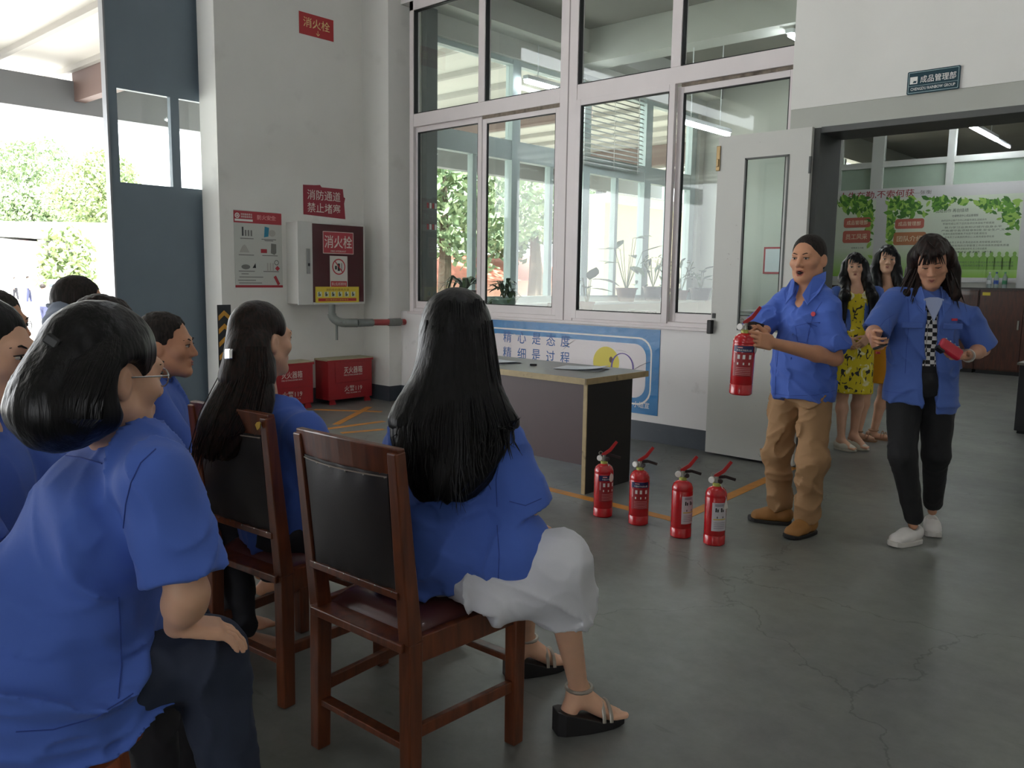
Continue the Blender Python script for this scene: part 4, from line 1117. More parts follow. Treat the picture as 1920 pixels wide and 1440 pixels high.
# ------------------------------------------------------------------ chairs
def wood_mat(name, c1, c2, rough=0.35):
    m = bpy.data.materials.new(name); m.use_nodes = True; nt = m.node_tree; b = nt.nodes['Principled BSDF']
    tc = nt.nodes.new('ShaderNodeTexCoord'); mp = nt.nodes.new('ShaderNodeMapping'); mp.inputs['Scale'].default_value = (9, 9, 1.2)
    n = nt.nodes.new('ShaderNodeTexNoise'); n.inputs['Scale'].default_value = 4; n.inputs['Detail'].default_value = 8; n.inputs['Distortion'].default_value = 0.6
    r = nt.nodes.new('ShaderNodeValToRGB'); r.color_ramp.elements[0].position = 0.3; r.color_ramp.elements[1].position = 0.72
    r.color_ramp.elements[0].color = lin(c1); r.color_ramp.elements[1].color = lin(c2)
    nt.links.new(tc.outputs['Object'], mp.inputs['Vector']); nt.links.new(mp.outputs['Vector'], n.inputs['Vector']); nt.links.new(n.outputs['Fac'], r.inputs['Fac'])
    nt.links.new(r.outputs['Color'], b.inputs['Base Color']); b.inputs['Roughness'].default_value = rough; b.inputs['Coat Weight'].default_value = 0.25
    return m
M_wood = wood_mat('red_brown_wood', (78, 38, 20), (120, 62, 34))
M_leather = mat('black_leather', (38, 33, 33), 0.55, var=0.08, vscale=20, bump=0.15, bscale=220, bdist=0.002)
M_seat = mat('maroon_leather', (86, 46, 44), 0.28, var=0.06, vscale=10, bump=0.05, bscale=150, bdist=0.002)
M_tack = mat('chrome_tack', (190, 186, 176), 0.25, 1.0)
def make_chair():
    t = thing('dining_chair', 'x', 'chair')
    B = lambda mb, nm, m, **k: mb.build(nm, m, t, world=False, **k)
    for s in (-1, 1):
        B(MB().bar((s * 0.2, -0.205, 0), (s * 0.195, -0.2, 0.45), 0.04, 0.046, (0, 1, 0), 0.044, 0.05).bar((s * 0.195, -0.2, 0.449), (s * 0.2, -0.255, 0.975), 0.044, 0.05, (0, 1, 0), 0.034, 0.036), 'rear_post', M_wood, bevel=0.004)
        B(MB().bar((s * 0.225, 0.2, 0), (s * 0.225, 0.2, 0.44), 0.042, 0.042, (0, 1, 0), 0.046, 0.046), 'leg', M_wood, bevel=0.004)
        B(MB().bar((s * 0.2, -0.19, 0.425), (s * 0.225, 0.2, 0.425), 0.026, 0.075), 'side_rail', M_wood, bevel=0.004)
        B(MB().bar((s * 0.2, -0.19, 0.19), (s * 0.225, 0.2, 0.19), 0.02, 0.036), 'stretcher', M_wood, bevel=0.003)
    B(MB().bar((-0.2, -0.195, 0.44), (0.2, -0.195, 0.44), 0.026, 0.085, (0, 1, 0)), 'rear_rail', M_wood, bevel=0.004)
    B(MB().bar((-0.21, 0.2, 0.425), (0.21, 0.2, 0.425), 0.026, 0.075, (0, 1, 0)), 'front_rail', M_wood, bevel=0.004)
    B(MB().bar((-0.2, -0.2, 0.15), (0.2, -0.2, 0.15), 0.02, 0.036, (0, 1, 0)), 'stretcher', M_wood, bevel=0.003)
    B(MB().bar((-0.21, 0.2, 0.27), (0.21, 0.2, 0.27), 0.02, 0.036, (0, 1, 0)), 'stretcher', M_wood, bevel=0.003)
    # curved top rail
    n = 9; v = []; f = []
    for i in range(n):
        u = i / (n - 1) * 2 - 1; x = u * 0.215; y = -0.245 - 0.022 * (1 - u * u)
        for z, dy in ((0.905, 0.006), (0.985, -0.006)):
            for w in (-0.013, 0.013): v.append((x, y + dy + w, z + 0.006 * (1 - u * u) * (z > 0.95)))
    for i in range(n - 1):
        k = i * 4
        f += [(k, k + 4, k + 6, k + 2), (k + 1, k + 3, k + 7, k + 5), (k + 2, k + 6, k + 7, k + 3), (k, k + 1, k + 5, k + 4)]
    f += [(0, 2, 3, 1), (4 * n - 4, 4 * n - 3, 4 * n - 1, 4 * n - 2)]
    B(MB().add(v, f), 'top_rail', M_wood, bevel=0.004)
    B(MB().bar((-0.19, -0.222, 0.585), (0.19, -0.222, 0.585), 0.022, 0.04, (0, 1, 0)), 'lower_back_rail', M_wood, bevel=0.003)
    # padded back
    nx, nz = 13, 15; v = []; f = []
    for side in (0, 1):
        for iz in range(nz):
            for ix in range(nx):
                u = ix / (nx - 1) * 2 - 1; w = iz / (nz - 1) * 2 - 1
                x = u * (0.172 + 0.004 * abs(w) ** 2); z = 0.75 + w * 0.165
                yc = -0.225 - 0.032 * (w * 0.5 + 0.5) - 0.016 * (1 - u * u) * (w * 0.5 + 0.5)
                bul = max(0.0, (1 - abs(u) ** 3.0) * (1 - abs(w) ** 3.0))
                puck = 0.004 * math.sin(ix * 2.1) * (abs(w) > 0.8)
                v.append((x, yc + (-1 if side == 0 else 1) * (0.006 + (0.016 if side == 0 else 0.026) * bul + puck), z))
    N = nx * nz
    for iz in range(nz - 1):
        for ix in range(nx - 1):
            a = iz * nx + ix
            f.append((a, a + 1, a + nx + 1, a + nx)); f.append((N + a, N + a + nx, N + a + nx + 1, N + a + 1))
    for ix in range(nx - 1):
        f.append((ix, N + ix, N + ix + 1, ix + 1)); a = (nz - 1) * nx + ix; f.append((a, a + 1, N + a + 1, N + a))
    for iz in range(nz - 1):
        a = iz * nx; f.append((a, a + nx, N + a + nx, N + a)); a += nx - 1; f.append((a, N + a, N + a + nx, a + nx))
    bk = B(MB().add(v, f), 'backrest', M_leather, smooth=True)
    for i in range(6):
        u = i / 5 * 2 - 1
        for z, y in ((0.905, -0.262 - 0.022 * (1 - u * u)), (0.592, -0.239)):
            MB().sphere((u * 0.165, y, z), 0.0042, 6, 4).build('tack', M_tack, bk, world=False, smooth=True)
    MB().tube([(x_ * 0.0175, -0.264 - 0.022 * (1 - (x_ / 10) ** 2), 0.907) for x_ in range(-10, 11)], 0.0022, 5).build('piping', mat('piping_pale', (150, 138, 128), 0.4), bk, world=False)
    # seat cushion
    nx, ny = 13, 13; v = []; f = []
    for side in (0, 1):
        for iy in range(ny):
            for ix in range(nx):
                u = ix / (nx - 1) * 2 - 1; w = iy / (ny - 1) * 2 - 1
                sq = lambda a: math.copysign(abs(a) ** 0.8, a)
                x = sq(u) * (0.18 + 0.022 * (w * 0.5 + 0.5)); y = sq(w) * 0.185 + 0.012
                bul = max(0.0, (1 - abs(u) ** 5) * (1 - abs(w) ** 5)) ** 0.5
                v.append((x, y, 0.455 + (0.042 * bul if side else -0.012)))
    N = nx * ny
    for iy in range(ny - 1):
        for ix in range(nx - 1):
            a = iy * nx + ix
            f.append((a, a + nx, a + nx + 1, a + 1)); f.append((N + a, N + a + 1, N + a + nx + 1, N + a + nx))
    for ix in range(nx - 1):
        f.append((ix, ix + 1, N + ix + 1, N + ix)); a = (ny - 1) * nx + ix; f.append((a, N + a, N + a + 1, a + 1))
    for iy in range(ny - 1):
        a = iy * nx; f.append((a, N + a, N + a + nx, a + nx)); a += nx - 1; f.append((a, a + nx, N + a + nx, N + a))
    B(MB().add(v, f), 'seat', M_seat, smooth=True)
    return t
chair0 = make_chair()
CH = [(-1.815, 1.585, 2, 'red-brown chair with black leather back under the long-haired woman'),
      (-2.505, 1.62, 5, 'red-brown chair with black leather back under the woman with a hair clip'),
      (-3.42, 1.62, -8, 'red-brown chair under the seated man with a receding hairline')]
for i, (x, y, a, lab) in enumerate(CH):
    c = chair0 if i == 0 else copy_tree(chair0)
    c.location = (x, y, 0); c.rotation_euler = (0, 0, math.radians(a)); c['label'] = lab; c['group'] = 'dining chairs in the front row'
    if i == 1:
        MB().prism([(-0.014, -0.004), (-0.004, -0.02), (0.008, -0.012), (0.013, 0.004), (0.004, 0.008), (-0.006, 0.005)], (0.19, -0.279, 0.955), (1, 0, 0), (0, 0, 1), 0.004).build('chipped_patch', mat('chip_yellow', (196, 158, 60), 0.6), c, world=False)
def make_stool(label, x, y, h, rz, w=0.34, d=0.3, m=None):
    t = thing('wooden_stool', label, 'stool', (x, y, 0), math.radians(rz), group='wooden stools in the second row')
    m = m or wood_mat('orange_brown_wood', (126, 54, 24), (160, 84, 44), 0.4)
    MB().prism(rrect(w, d, 0.04), (0, 0, h - 0.03), (1, 0, 0), (0, 1, 0), 0.03).build('seat', m, t, world=False, bevel=0.006)
    for sx in (-1, 1):
        for sy_ in (-1, 1):
            MB().bar((sx * (w / 2 - 0.03) * 1.1, sy_ * (d / 2 - 0.03) * 1.1, 0), (sx * (w / 2 - 0.05), sy_ * (d / 2 - 0.05), h - 0.03), 0.032, 0.032, (0, 1, 0)).build('leg', m, t, world=False, bevel=0.003)
    for sx in (-1, 1):
        MB().bar((sx * (w / 2 - 0.04), -d / 2 + 0.05, 0.16), (sx * (w / 2 - 0.04), d / 2 - 0.05, 0.16), 0.02, 0.03).build('stretcher', m, t, world=False)
    return t

# ------------------------------------------------------------------ office: cabinets, board, bottles, black box, plants
M_cabb = wood_mat('dark_brown_veneer', (58, 26, 16), (88, 42, 26), 0.3)
zc = 1.36
x0 = -5.6
for i, (xa, xb, lab) in enumerate(((-5.9, -4.75, 'brown veneer office cabinet hidden behind the two women in yellow'), (-4.74, -3.46, 'brown veneer office cabinet behind the walking woman'),
                                   (-3.45, -2.2, 'brown veneer office cabinet at the frame edge under the bottles'))):
    t = thing('office_cabinet', lab, 'cabinet', ((xa + xb) / 2, 15.0, 0), group='brown office cabinets in a row')
    MB().box(xa, xb, 14.85, 15.19, 0.06, zc - 0.03).build('body', M_cabb, t)
    MB().box(xa - 0.004, xb + 0.004, 14.82, 15.19, zc - 0.03, zc).build('top', mat('cabinet_top_dark', (50, 36, 30), 0.4), t)
    MB().box(xa + 0.02, xb - 0.02, 14.87, 15.19, 0, 0.06).build('plinth', M_black, t)
    for k, (a, c) in enumerate(((xa + 0.01, (xa + xb) / 2 - 0.004), ((xa + xb) / 2 + 0.004, xb - 0.01))):
        d_ = MB().box(a, c, 14.83, 14.85, 0.08, zc - 0.05).build('door', M_cabb, t, bevel=0.004); d_['_o'] = t['_o']
        hx = c - 0.05 if k == 0 else a + 0.05
        MB().box(hx - 0.01, hx + 0.01, 14.8, 14.83, 0.72, 0.86).build('handle', M_exmet, d_)
        MB().box(a + 0.03, a + 0.14, 14.826, 14.83, zc - 0.12, zc - 0.07).build('yellow_label', M_yel, d_)
def bottle(label, x, m, cap):
    p = ony(x, 548, 14.98); t = thing('bottle', label, 'bottle', (p[0], 14.98, zc))
    MB().lathe([(0.034, 0), (0.036, 0.01), (0.036, 0.15), (0.03, 0.18), (0.014, 0.215), (0.014, 0.23)], 14, (p[0], 14.98, zc)).build('body', m, t, smooth=True)
    MB().lathe([(0.016, 0.228), (0.016, 0.25)], 12, (p[0], 14.98, zc)).build('cap', cap, t, smooth=True)
    MB().lathe([(0.0368, 0.06), (0.0368, 0.12)], 14, (p[0], 14.98, zc), cap=False).build('label_band', cap, t, smooth=True)
M_pet = glass_mat('clear_plastic', (225, 235, 235), 1.2, 1.5, 0.25)
bottle('clear plastic bottle without colour on the cabinet, leftmost of three', 1853, M_pet, mat('cap_white', (210, 214, 214), 0.4))
bottle('clear plastic bottle with a blue cap on the cabinet', 1866, M_pet, mat('cap_blue', (50, 80, 160), 0.4))
bottle('clear plastic bottle with a green label on the cabinet', 1882, M_pet, mat('cap_green', (60, 130, 90), 0.4))
bk = thing('black_cabinet', 'black low cabinet at the frame edge inside the office', 'cabinet', (-1.3, 9.3, 0))
MB().box(-1.72, -0.95, 9.08, 9.6, 0.03, 0.66).build('body', mat('black_laminate', (34, 34, 38), 0.5), bk, bevel=0.005)
MB().box(-1.74, -0.94, 9.06, 9.62, 0.66, 0.685).build('top', mat('grey_laminate', (120, 118, 112), 0.4), bk, bevel=0.003)
MB().box(-1.70, -0.97, 9.11, 9.58, 0.0, 0.03).build('plinth', M_black, bk)

# printed board: slogan strip, two panels
YB = YF - 0.03
M_print = mat('board_green', (186, 206, 160), 0.45)
def board_grad(name, top, bot, z0, z1):
    m = bpy.data.materials.new(name); m.use_nodes = True; nt = m.node_tree; b = nt.nodes['Principled BSDF']; b.inputs['Roughness'].default_value = 0.5
    tc = nt.nodes.new('ShaderNodeTexCoord'); sp = nt.nodes.new('ShaderNodeSeparateXYZ'); nt.links.new(tc.outputs['Object'], sp.inputs['Vector'])
    r = nt.nodes.new('ShaderNodeMapRange'); r.inputs['From Min'].default_value = z0; r.inputs['From Max'].default_value = z1
    nt.links.new(sp.outputs['Z'], r.inputs['Value'])
    c = nt.nodes.new('ShaderNodeValToRGB'); c.color_ramp.elements[0].color = lin(bot); c.color_ramp.elements[1].color = lin(top)
    c.color_ramp.elements[0].position = 0.05; c.color_ramp.elements[1].position = 0.4
    nt.links.new(r.outputs['Result'], c.inputs['Fac']); nt.links.new(c.outputs['Color'], b.inputs['Base Color']); return m
bo = thing('printed_board', 'large green printed notice board with leaves over the brown cabinets', 'notice board', (-4.5, YB, 1.46))
z0b, z1b = 1.46, 2.86
M_bg = board_grad('board_print_ground', (206, 216, 196), (140, 190, 70), 0.0, 1.4)
xa1, xb1 = ony(1562, 450, YB)[0], ony(1638, 450, YB)[0]
xa2, xb2 = ony(1660, 450, YB)[0], ony(1912, 450, YB)[0]
MB().box(xa1 - 0.5, xb2 + 1.6, YB, YB + 0.02, 2.845, 3.03).build('slogan_strip', mat('strip_white', (206, 206, 204), 0.5), bo)
MB().box(xb1, xa2, YB - 0.002, YB + 0.02, z0b, 2.845).build('divider', mat('strip_white', (206, 206, 204), 0.5), bo)
MB().box(xb2, xb2 + 0.25, YB - 0.002, YB + 0.02, z0b - 0.2, 2.845).build('divider', mat('strip_white', (206, 206, 204), 0.5), bo)
for a, c in ((xa1 - 0.4, xb1), (xa2, xb2)):
    MB().box(a, c, YB, YB + 0.015, z0b + 0.06, 2.845).build('print_panel', M_bg, bo)
    MB().box(a, c, YB, YB + 0.015, z0b - 0.02, z0b + 0.06).build('panel_foot', mat('strip_white', (206, 206, 204), 0.5), bo)
M_slog = mat('slogan_red', (150, 40, 50), 0.5)
xs0, xs1 = ony(1574, 367, YB)[0], ony(1714, 363, YB)[0]
lettering('人生在勤,不索何获', M_slog, bo, ((xs0 + xs1) / 2, YB, 2.935), Xd, Zd, 0.13, xs1 - xs0, 0.006)
lettering('—张衡', mat('slogan_grey', (110, 100, 100), 0.5), bo, (ony(1730, 362, YB)[0], YB, 2.935), Xd, Zd, 0.07, 0.28)
M_plk = mat('plaque_red', (186, 100, 84), 0.5); M_plk2 = mat('plaque_brown', (176, 116, 76), 0.5); M_ivory = mat('ivory_letter', (226, 214, 186), 0.5)
def plaque(px0, px1, py0, py1, s_, m):
    p = ony(px0, py0, YB); q = ony(px1, py1, YB); c = (p + q) / 2; w = q[0] - p[0]; h = p[2] - q[2]
    MB().prism(rrect(w, h, 0.04), (c[0], YB, c[2]), Xd, Zd, 0.002).build('plaque', m, bo)
    lettering(s_, M_ivory, bo, (c[0], YB - 0.002, c[2]), Xd, Zd, h * 0.45, w * 0.78, 0.006)
plaque(1583, 1632, 409, 426, '成品管理部', M_plk); plaque(1581, 1631, 433, 455, '员工风采', M_plk)
plaque(1679, 1732, 411, 428, '成品管理部', M_plk); plaque(1676, 1735, 436, 459, '团队介绍', M_plk2)
def brd(px, py): return ony(px, py, YB)
def blab(s_, px0, px1, py, h, m, bold=0.004):
    a = brd(px0, py); c = brd(px1, py); lettering(s_, m, bo, ((a[0] + c[0]) / 2, YB, a[2]), Xd, Zd, h, c[0] - a[0], bold)
M_tg = mat('board_text', (84, 96, 78), 0.5); M_td = mat('board_text_dark', (52, 60, 50), 0.5)
blab('团结协作 再创佳绩', 1755, 1816, 396, 0.06, M_tg)
blab('仓储物流中心成品管理部', 1785, 1834, 405, 0.04, M_td)
blab('优秀员工介绍', 1596, 1619, 465, 0.03, M_td)
lines = ['始终坚持以客户为中心的服务理念,团结协作', '积极完成公司下达的各项任务目标不断提高', '努力学习业务知识提升自身水平', '严格遵守各项规章制度,安全生产,文明', '发扬吃苦耐劳精神,不怕苦不怕累,敢担当', '全体员工以高度的责任心,认真完成各项任务',
         '部门现有员工多名,负责成品收发,库存管理,装卸配送', '以及仓库现场的日常管理工作并持续改进服务质量', '多次获得公司先进集体称号,员工综合素质', '不断提升']
for i, s_ in enumerate(lines):
    py = (414, 420, 427, 433, 439, 445, 455, 461, 467, 473)[i]
    blab(s_, 1765 + (i % 3) * 3, 1850 + (i % 4) * 14, py, 0.035, M_tg, 0.0)
for i, s_ in enumerate(lines[6:8]): blab(s_, 1790, 1900, 492 + i * 6, 0.035, M_tg, 0.0)
M_sil = mat('silhouette_green', (126, 172, 76), 0.5)
for i in range(8):
    c = brd(1800 + i * 14.5, 487)
    poly = [(-0.06, -0.16), (0.06, -0.16), (0.062, 0.03), (0.025, 0.06)] + [(0.028 * math.cos(a), 0.095 + 0.034 * math.sin(a)) for a in np.linspace(-0.7, 3.84, 9)] + [(-0.025, 0.06), (-0.062, 0.03)]
    MB().prism(poly, (c[0], YB, c[2]), Xd, Zd, 0.001).build('figure_silhouette', M_sil, bo)
M_pl = [mat('print_leaf_a', (96, 150, 52), 0.5), mat('print_leaf_b', (66, 116, 44), 0.5), mat('print_leaf_c', (150, 190, 84), 0.5)]
def leafprint(pts, n, seed, sz=0.06):
    rs = np.random.RandomState(seed); V = []; Fq = []; mi = []
    for i in range(n):
        a = pts[rs.randint(len(pts))]; px = a[0] + rs.normal() * a[2]; py = a[1] + rs.normal() * a[3]
        px = min(max(px, a[4]), a[5]); py = max(py, 371)
        c = brd(px, py); th = rs.uniform(0, 6.28); s_ = sz * rs.uniform(0.6, 1.4); ca, sa = math.cos(th), math.sin(th); k = len(V); y = YB - 0.0015 - i * 3e-6
        for u, w in ((-1, 0), (-0.2, 0.45), (0.5, 0.35), (1, 0), (0.5, -0.35), (-0.2, -0.45)):
            V.append((c[0] + s_ * (u * ca - w * sa), y, c[2] + s_ * (u * sa + w * ca)))
        Fq.append([k + 5, k + 4, k + 3, k + 2, k + 1, k][::-1]); mi.append(rs.randint(3))
    o = mesh_obj('leaf_print', V, Fq, M_pl, bo, mi=mi); o['kind'] = 'stuff'
leafprint([(1600, 380, 16, 6, 1568, 1634), (1615, 392, 14, 8, 1575, 1634), (1630, 415, 3, 18, 1625, 1635)], 170, 3)
leafprint([(1690, 382, 20, 6, 1664, 1750), (1700, 395, 18, 8, 1664, 1748), (1668, 420, 3, 20, 1664, 1676)], 190, 5)
leafprint([(1790, 376, 30, 3, 1740, 1850), (1880, 384, 18, 8, 1840, 1908), (1895, 405, 9, 12, 1860, 1908), (1850, 385, 6, 5, 1830, 1870), (1762, 380, 6, 6, 1750, 1775)], 210, 8)

# plants on the sills
M_pleaf = [mat('plant_leaf_dark', (38, 62, 38), 0.4), mat('plant_leaf_mid', (66, 94, 52), 0.4)]
M_stem = mat('plant_stem', (84, 96, 60), 0.6)
def leaf_shape(mb, base, d, L, w, droop, mi=0):
    d = unit(d); s_ = unit(np.cross(d, (0, 0, 1.0)) if abs(d[2]) < 0.95 else np.array([1.0, 0, 0])); v = []
    prof = (0.05, 0.75, 1.0, 0.7, 0.05)
    for i, p in enumerate(prof):
        t = i / 4; c = np.asarray(base) + d * L * t - np.array([0, 0, droop * t * t])
        v += [c - s_ * w * p / 2, c + (0, 0, -0.1 * w * p), c + s_ * w * p / 2]
    f = []
    for i in range(4):
        k = i * 3; f += [(k, k + 1, k + 4, k + 3), (k + 1, k + 2, k + 5, k + 4)]
    mb.add(v, f, mi)
def plant(label, p, potr, poth, potm, style, H, seed, n=9):
    p = np.asarray(p, float); rs = np.random.RandomState(seed)
    t = thing('potted_plant', label, 'plant', tuple(p), group='potted plants behind the hall window')
    MB().lathe([(potr * 0.72, 0), (potr, poth), (potr * 1.08, poth), (potr * 1.08, poth - 0.02), (potr * 0.9, poth - 0.02), (0.01, poth - 0.03)], 16, p).build('pot', potm, t, smooth=True)
    top = p + (0, 0, poth - 0.02)
    for i in range(n):
        a = 2 * math.pi * i / n + rs.uniform(-0.4, 0.4); e = np.array([math.cos(a), math.sin(a), 0])
        if style == 'broad':
            h = H * rs.uniform(0.4, 1.0); q = top + e * H * rs.uniform(0.1, 0.3) + (0, 0, h)
            mb = MB(); mb.tube([top + e * 0.01, (top + q) / 2 + e * 0.01, q], [0.006, 0.005, 0.004], 5, mi=1)
            leaf_shape(mb, q, e + (0, 0, rs.uniform(-0.3, 0.7)), 0.34 * rs.uniform(0.7, 1.1), 0.13, 0.08 * rs.uniform(0, 2))
            mb.build('leaf', [M_pleaf[i % 2], M_stem], t, smooth=True)
        elif style == 'strap':
            mb = MB(); L = H * rs.uniform(0.8, 1.3); pts = [top + e * L * 0.55 * u + np.array([0, 0, L * (0.95 * u - 0.85 * u * u * rs.uniform(0.9, 1.25))]) for u in np.linspace(0, 1, 7)]
            mb.tube(pts, [0.012, 0.02, 0.024, 0.023, 0.02, 0.014, 0.003], 6, flat=0.15, hint=tuple(e)); mb.build('leaf', M_pleaf[i % 2], t, smooth=True)
        else:
            mb = MB()
            for k in range(4):
                q = top + e * H * (0.12 + 0.13 * k) + np.array([0, 0, H * (0.9 - 0.22 * k * k * 0.4) * rs.uniform(0.6, 1.0)])
                leaf_shape(mb, q, e + rs.normal(size=3) * 0.6, 0.12, 0.055, 0.04)
            mb.tube([top, top + e * H * 0.3 + (0, 0, H * 0.8)], 0.004, 5, mi=1)
            mb.build('leaf_spray', [M_pleaf[i % 2], M_stem], t, smooth=True)
    return t
M_potd = mat('dark_pot', (60, 48, 42), 0.5); M_potg = mat('celadon_pot', (150, 176, 160), 0.35); M_potb = mat('brown_pot', (104, 70, 54), 0.5)
def sillp(px, dx=0.0):
    p = onx(px, 545, -7.12); return np.array([-7.12 + dx, p[1], 1.085])
# a long low planter bench right behind the hall window carries the near pots
lb = thing('plant_bench', 'low shelf with clutter right behind the hall window', 'shelf', (-4.8, 6.75, 0))
MB().box(-6.35, -3.2, 6.55, 6.95, 1.02, 1.06).build('board', mat('shelf_board', (120, 110, 96), 0.6), lb)
for x in (-6.2, -4.8, -3.35): MB().box(x, x + 0.05, 6.6, 6.9, 0, 1.02).build('leg', M_steel, lb)
def benchp(px, y=6.75): p = ony(px, 560, y); return np.array([p[0], y, 1.06])
plant('bushy dark strap-leaved plant in a dark pot behind the second lower pane', benchp(872, 6.8), 0.13, 0.2, M_potd, 'strap', 0.5, 1, 16)
plant('broad-leaved light plant in a celadon bowl behind the second lower pane', benchp(945, 6.75), 0.15, 0.13, M_potg, 'spray', 0.26, 2, 12)
plant('thin broad-leaved plant at the post between the lower panes', benchp(1100, 6.8), 0.08, 0.12, M_potb, 'broad', 0.3, 3, 6)
plant('tall broad-leaved plant in a brown pot in the middle of the third lower pane', sillp(1168, 0.06), 0.16, 0.2, M_potb, 'broad', 0.75, 4, 12)
plant('dark drooping plant at the edge of the third lower pane', sillp(1218, 0.06), 0.16, 0.22, M_potd, 'spray', 0.55, 5, 14)
plant('small upright leafy plant beside the door leaf lock', sillp(1272, 0.05), 0.12, 0.16, M_potb, 'spray', 0.6, 6, 9)
plant('spreading plant in a dark pot half behind the door leaf', sillp(1297, 0.16), 0.18, 0.2, M_potd, 'broad', 0.36, 7, 9)
for px, w, h, m, lab in ((1010, 0.22, 0.05, M_potb, 'brown bundle lying flat on the plant shelf'), (1045, 0.1, 0.1, M_potd, 'small dark box on the plant shelf'), (1205, 0.2, 0.06, M_potd, 'dark folded tray on the plant shelf')):
    p = benchp(px, 6.72); tag(MB().box(p[0] - w / 2, p[0] + w / 2, 6.62, 6.82, 1.06, 1.06 + h).build('shelf_box', m, bevel=0.006), lab, 'box')
# whatever stands behind the open door glass
wt = thing('white_cabinet', 'low white cabinet seen through the door leaf glass', 'cabinet', (-3.38, 7.35, 0))
MB().box(-3.75, -3.02, 7.1, 7.6, 0.02, 1.12).build('body', mat('white_laminate', (200, 206, 204), 0.5), wt, bevel=0.005)
MB().box(-3.77, -3.0, 7.08, 7.62, 1.12, 1.14).build('top', mat('grey_laminate', (120, 118, 112), 0.4), wt)
nt_ = thing('paper_notice', 'framed red and white certificate on the office wall seen through the door glass', 'certificate', (-4.8, 12.9, 1.7))
p = ony(1452, 487, 12.55)
structure(MB().box(-7.2, p[0] + 0.55, 12.6, 12.75, 0, 4.2).build('wall_office_pier', M_office), None)
MB().box(p[0] - 0.2, p[0] + 0.2, 12.585, 12.6, p[2] - 0.22, p[2] + 0.2).build('frame', M_pred, nt_)
MB().box(p[0] - 0.17, p[0] + 0.17, 12.58, 12.586, p[2] - 0.19, p[2] + 0.17).build('sheet', M_paper, nt_)
# ------------------------------------------------------------------ people: shared makers
def skin_mat(name, c): 
    m = mat(name, c, 0.5, var=0.05, vscale=14, bump=0.05, bscale=120, bdist=0.003, spec=0.35)
    b = m.node_tree.nodes['Principled BSDF']; b.inputs['Subsurface Weight'].default_value = 0.08; b.inputs['Subsurface Radius'].default_value = (0.012, 0.005, 0.003)
    return m
SK_m = skin_mat('skin_tan', (198, 144, 112)); SK_f = skin_mat('skin_light', (214, 168, 140)); SK_d = skin_mat('skin_warm', (190, 140, 112))
M_shirt = mat('blue_work_cotton', (76, 106, 190), 0.75, var=0.04, vscale=5, bump=0.12, bscale=90, bdist=0.003, sheen=0.1, spec=0.25)
M_shirt2 = mat('blue_jacket_cotton', (72, 98, 166), 0.75, var=0.05, vscale=5, bump=0.12, bscale=90, bdist=0.003, sheen=0.1, spec=0.25)
def add_wrinkles(m, scale=7.0, strength=0.5, dist=0.03, stretch=(1, 1, 0.55)):
    nt = m.node_tree; b = nt.nodes['Principled BSDF']
    tc = nt.nodes.new('ShaderNodeTexCoord'); mp = nt.nodes.new('ShaderNodeMapping'); mp.inputs['Scale'].default_value = stretch; mp.inputs['Rotation'].default_value = (0.5, 0.4, 0.2)
    nt.links.new(tc.outputs['Object'], mp.inputs['Vector'])
    n = nt.nodes.new('ShaderNodeTexNoise'); n.noise_type = 'RIDGED_MULTIFRACTAL'; n.inputs['Scale'].default_value = scale; n.inputs['Detail'].default_value = 2.0; n.inputs['Distortion'].default_value = 0.7
    nt.links.new(mp.outputs['Vector'], n.inputs['Vector'])
    bp = nt.nodes.new('ShaderNodeBump'); bp.inputs['Strength'].default_value = strength; bp.inputs['Distance'].default_value = dist
    nt.links.new(n.outputs['Fac'], bp.inputs['Height'])
    if b.inputs['Normal'].links: nt.links.new(b.inputs['Normal'].links[0].from_socket, bp.inputs['Normal'])
    nt.links.new(bp.outputs['Normal'], b.inputs['Normal']); return m
add_wrinkles(M_shirt, 5.0, 0.5, 0.03); add_wrinkles(M_shirt2, 5.5, 0.5, 0.03)
M_seam = mat('blue_seam', (44, 70, 146), 0.8)
def hair_mat(name, c, tip=None, rough=0.42):
    m = bpy.data.materials.new(name); m.use_nodes = True; nt = m.node_tree; b = nt.nodes['Principled BSDF']
    tc = nt.nodes.new('ShaderNodeTexCoord'); mp = nt.nodes.new('ShaderNodeMapping'); mp.inputs['Scale'].default_value = (130, 130, 4)
    n = nt.nodes.new('ShaderNodeTexNoise'); n.inputs['Scale'].default_value = 1.0; n.inputs['Detail'].default_value = 3
    nt.links.new(tc.outputs['Object'], mp.inputs['Vector']); nt.links.new(mp.outputs['Vector'], n.inputs['Vector'])
    r = nt.nodes.new('ShaderNodeValToRGB'); r.color_ramp.elements[0].position = 0.35; r.color_ramp.elements[1].position = 0.75
    r.color_ramp.elements[0].color = lin(c); r.color_ramp.elements[1].color = lin(tip or tuple(min(255, v * 1.7 + 6) for v in c))
    nt.links.new(n.outputs['Fac'], r.inputs['Fac']); nt.links.new(r.outputs['Color'], b.inputs['Base Color'])
    bp = nt.nodes.new('ShaderNodeBump'); bp.inputs['Strength'].default_value = 0.6; bp.inputs['Distance'].default_value = 0.003
    nt.links.new(n.outputs['Fac'], bp.inputs['Height']); nt.links.new(bp.outputs['Normal'], b.inputs['Normal'])
    b.inputs['Roughness'].default_value = rough; b.inputs['Specular IOR Level'].default_value = 0.22
    return m
H_black = hair_mat('black_hair', (9, 9, 10), (22, 20, 22), 0.36); H_brown = hair_mat('brown_black_hair', (14, 11, 10), (46, 28, 22), 0.4); H_short = hair_mat('short_black_hair', (26, 22, 20), (50, 42, 38), 0.6)
M_eye = mat('eye_white', (206, 198, 190), 0.3); M_iris = mat('eye_dark', (26, 18, 14), 0.25); M_lip = mat('lip_tone', (160, 92, 84), 0.45); M_mouth = mat('mouth_dark', (46, 16, 16), 0.5)
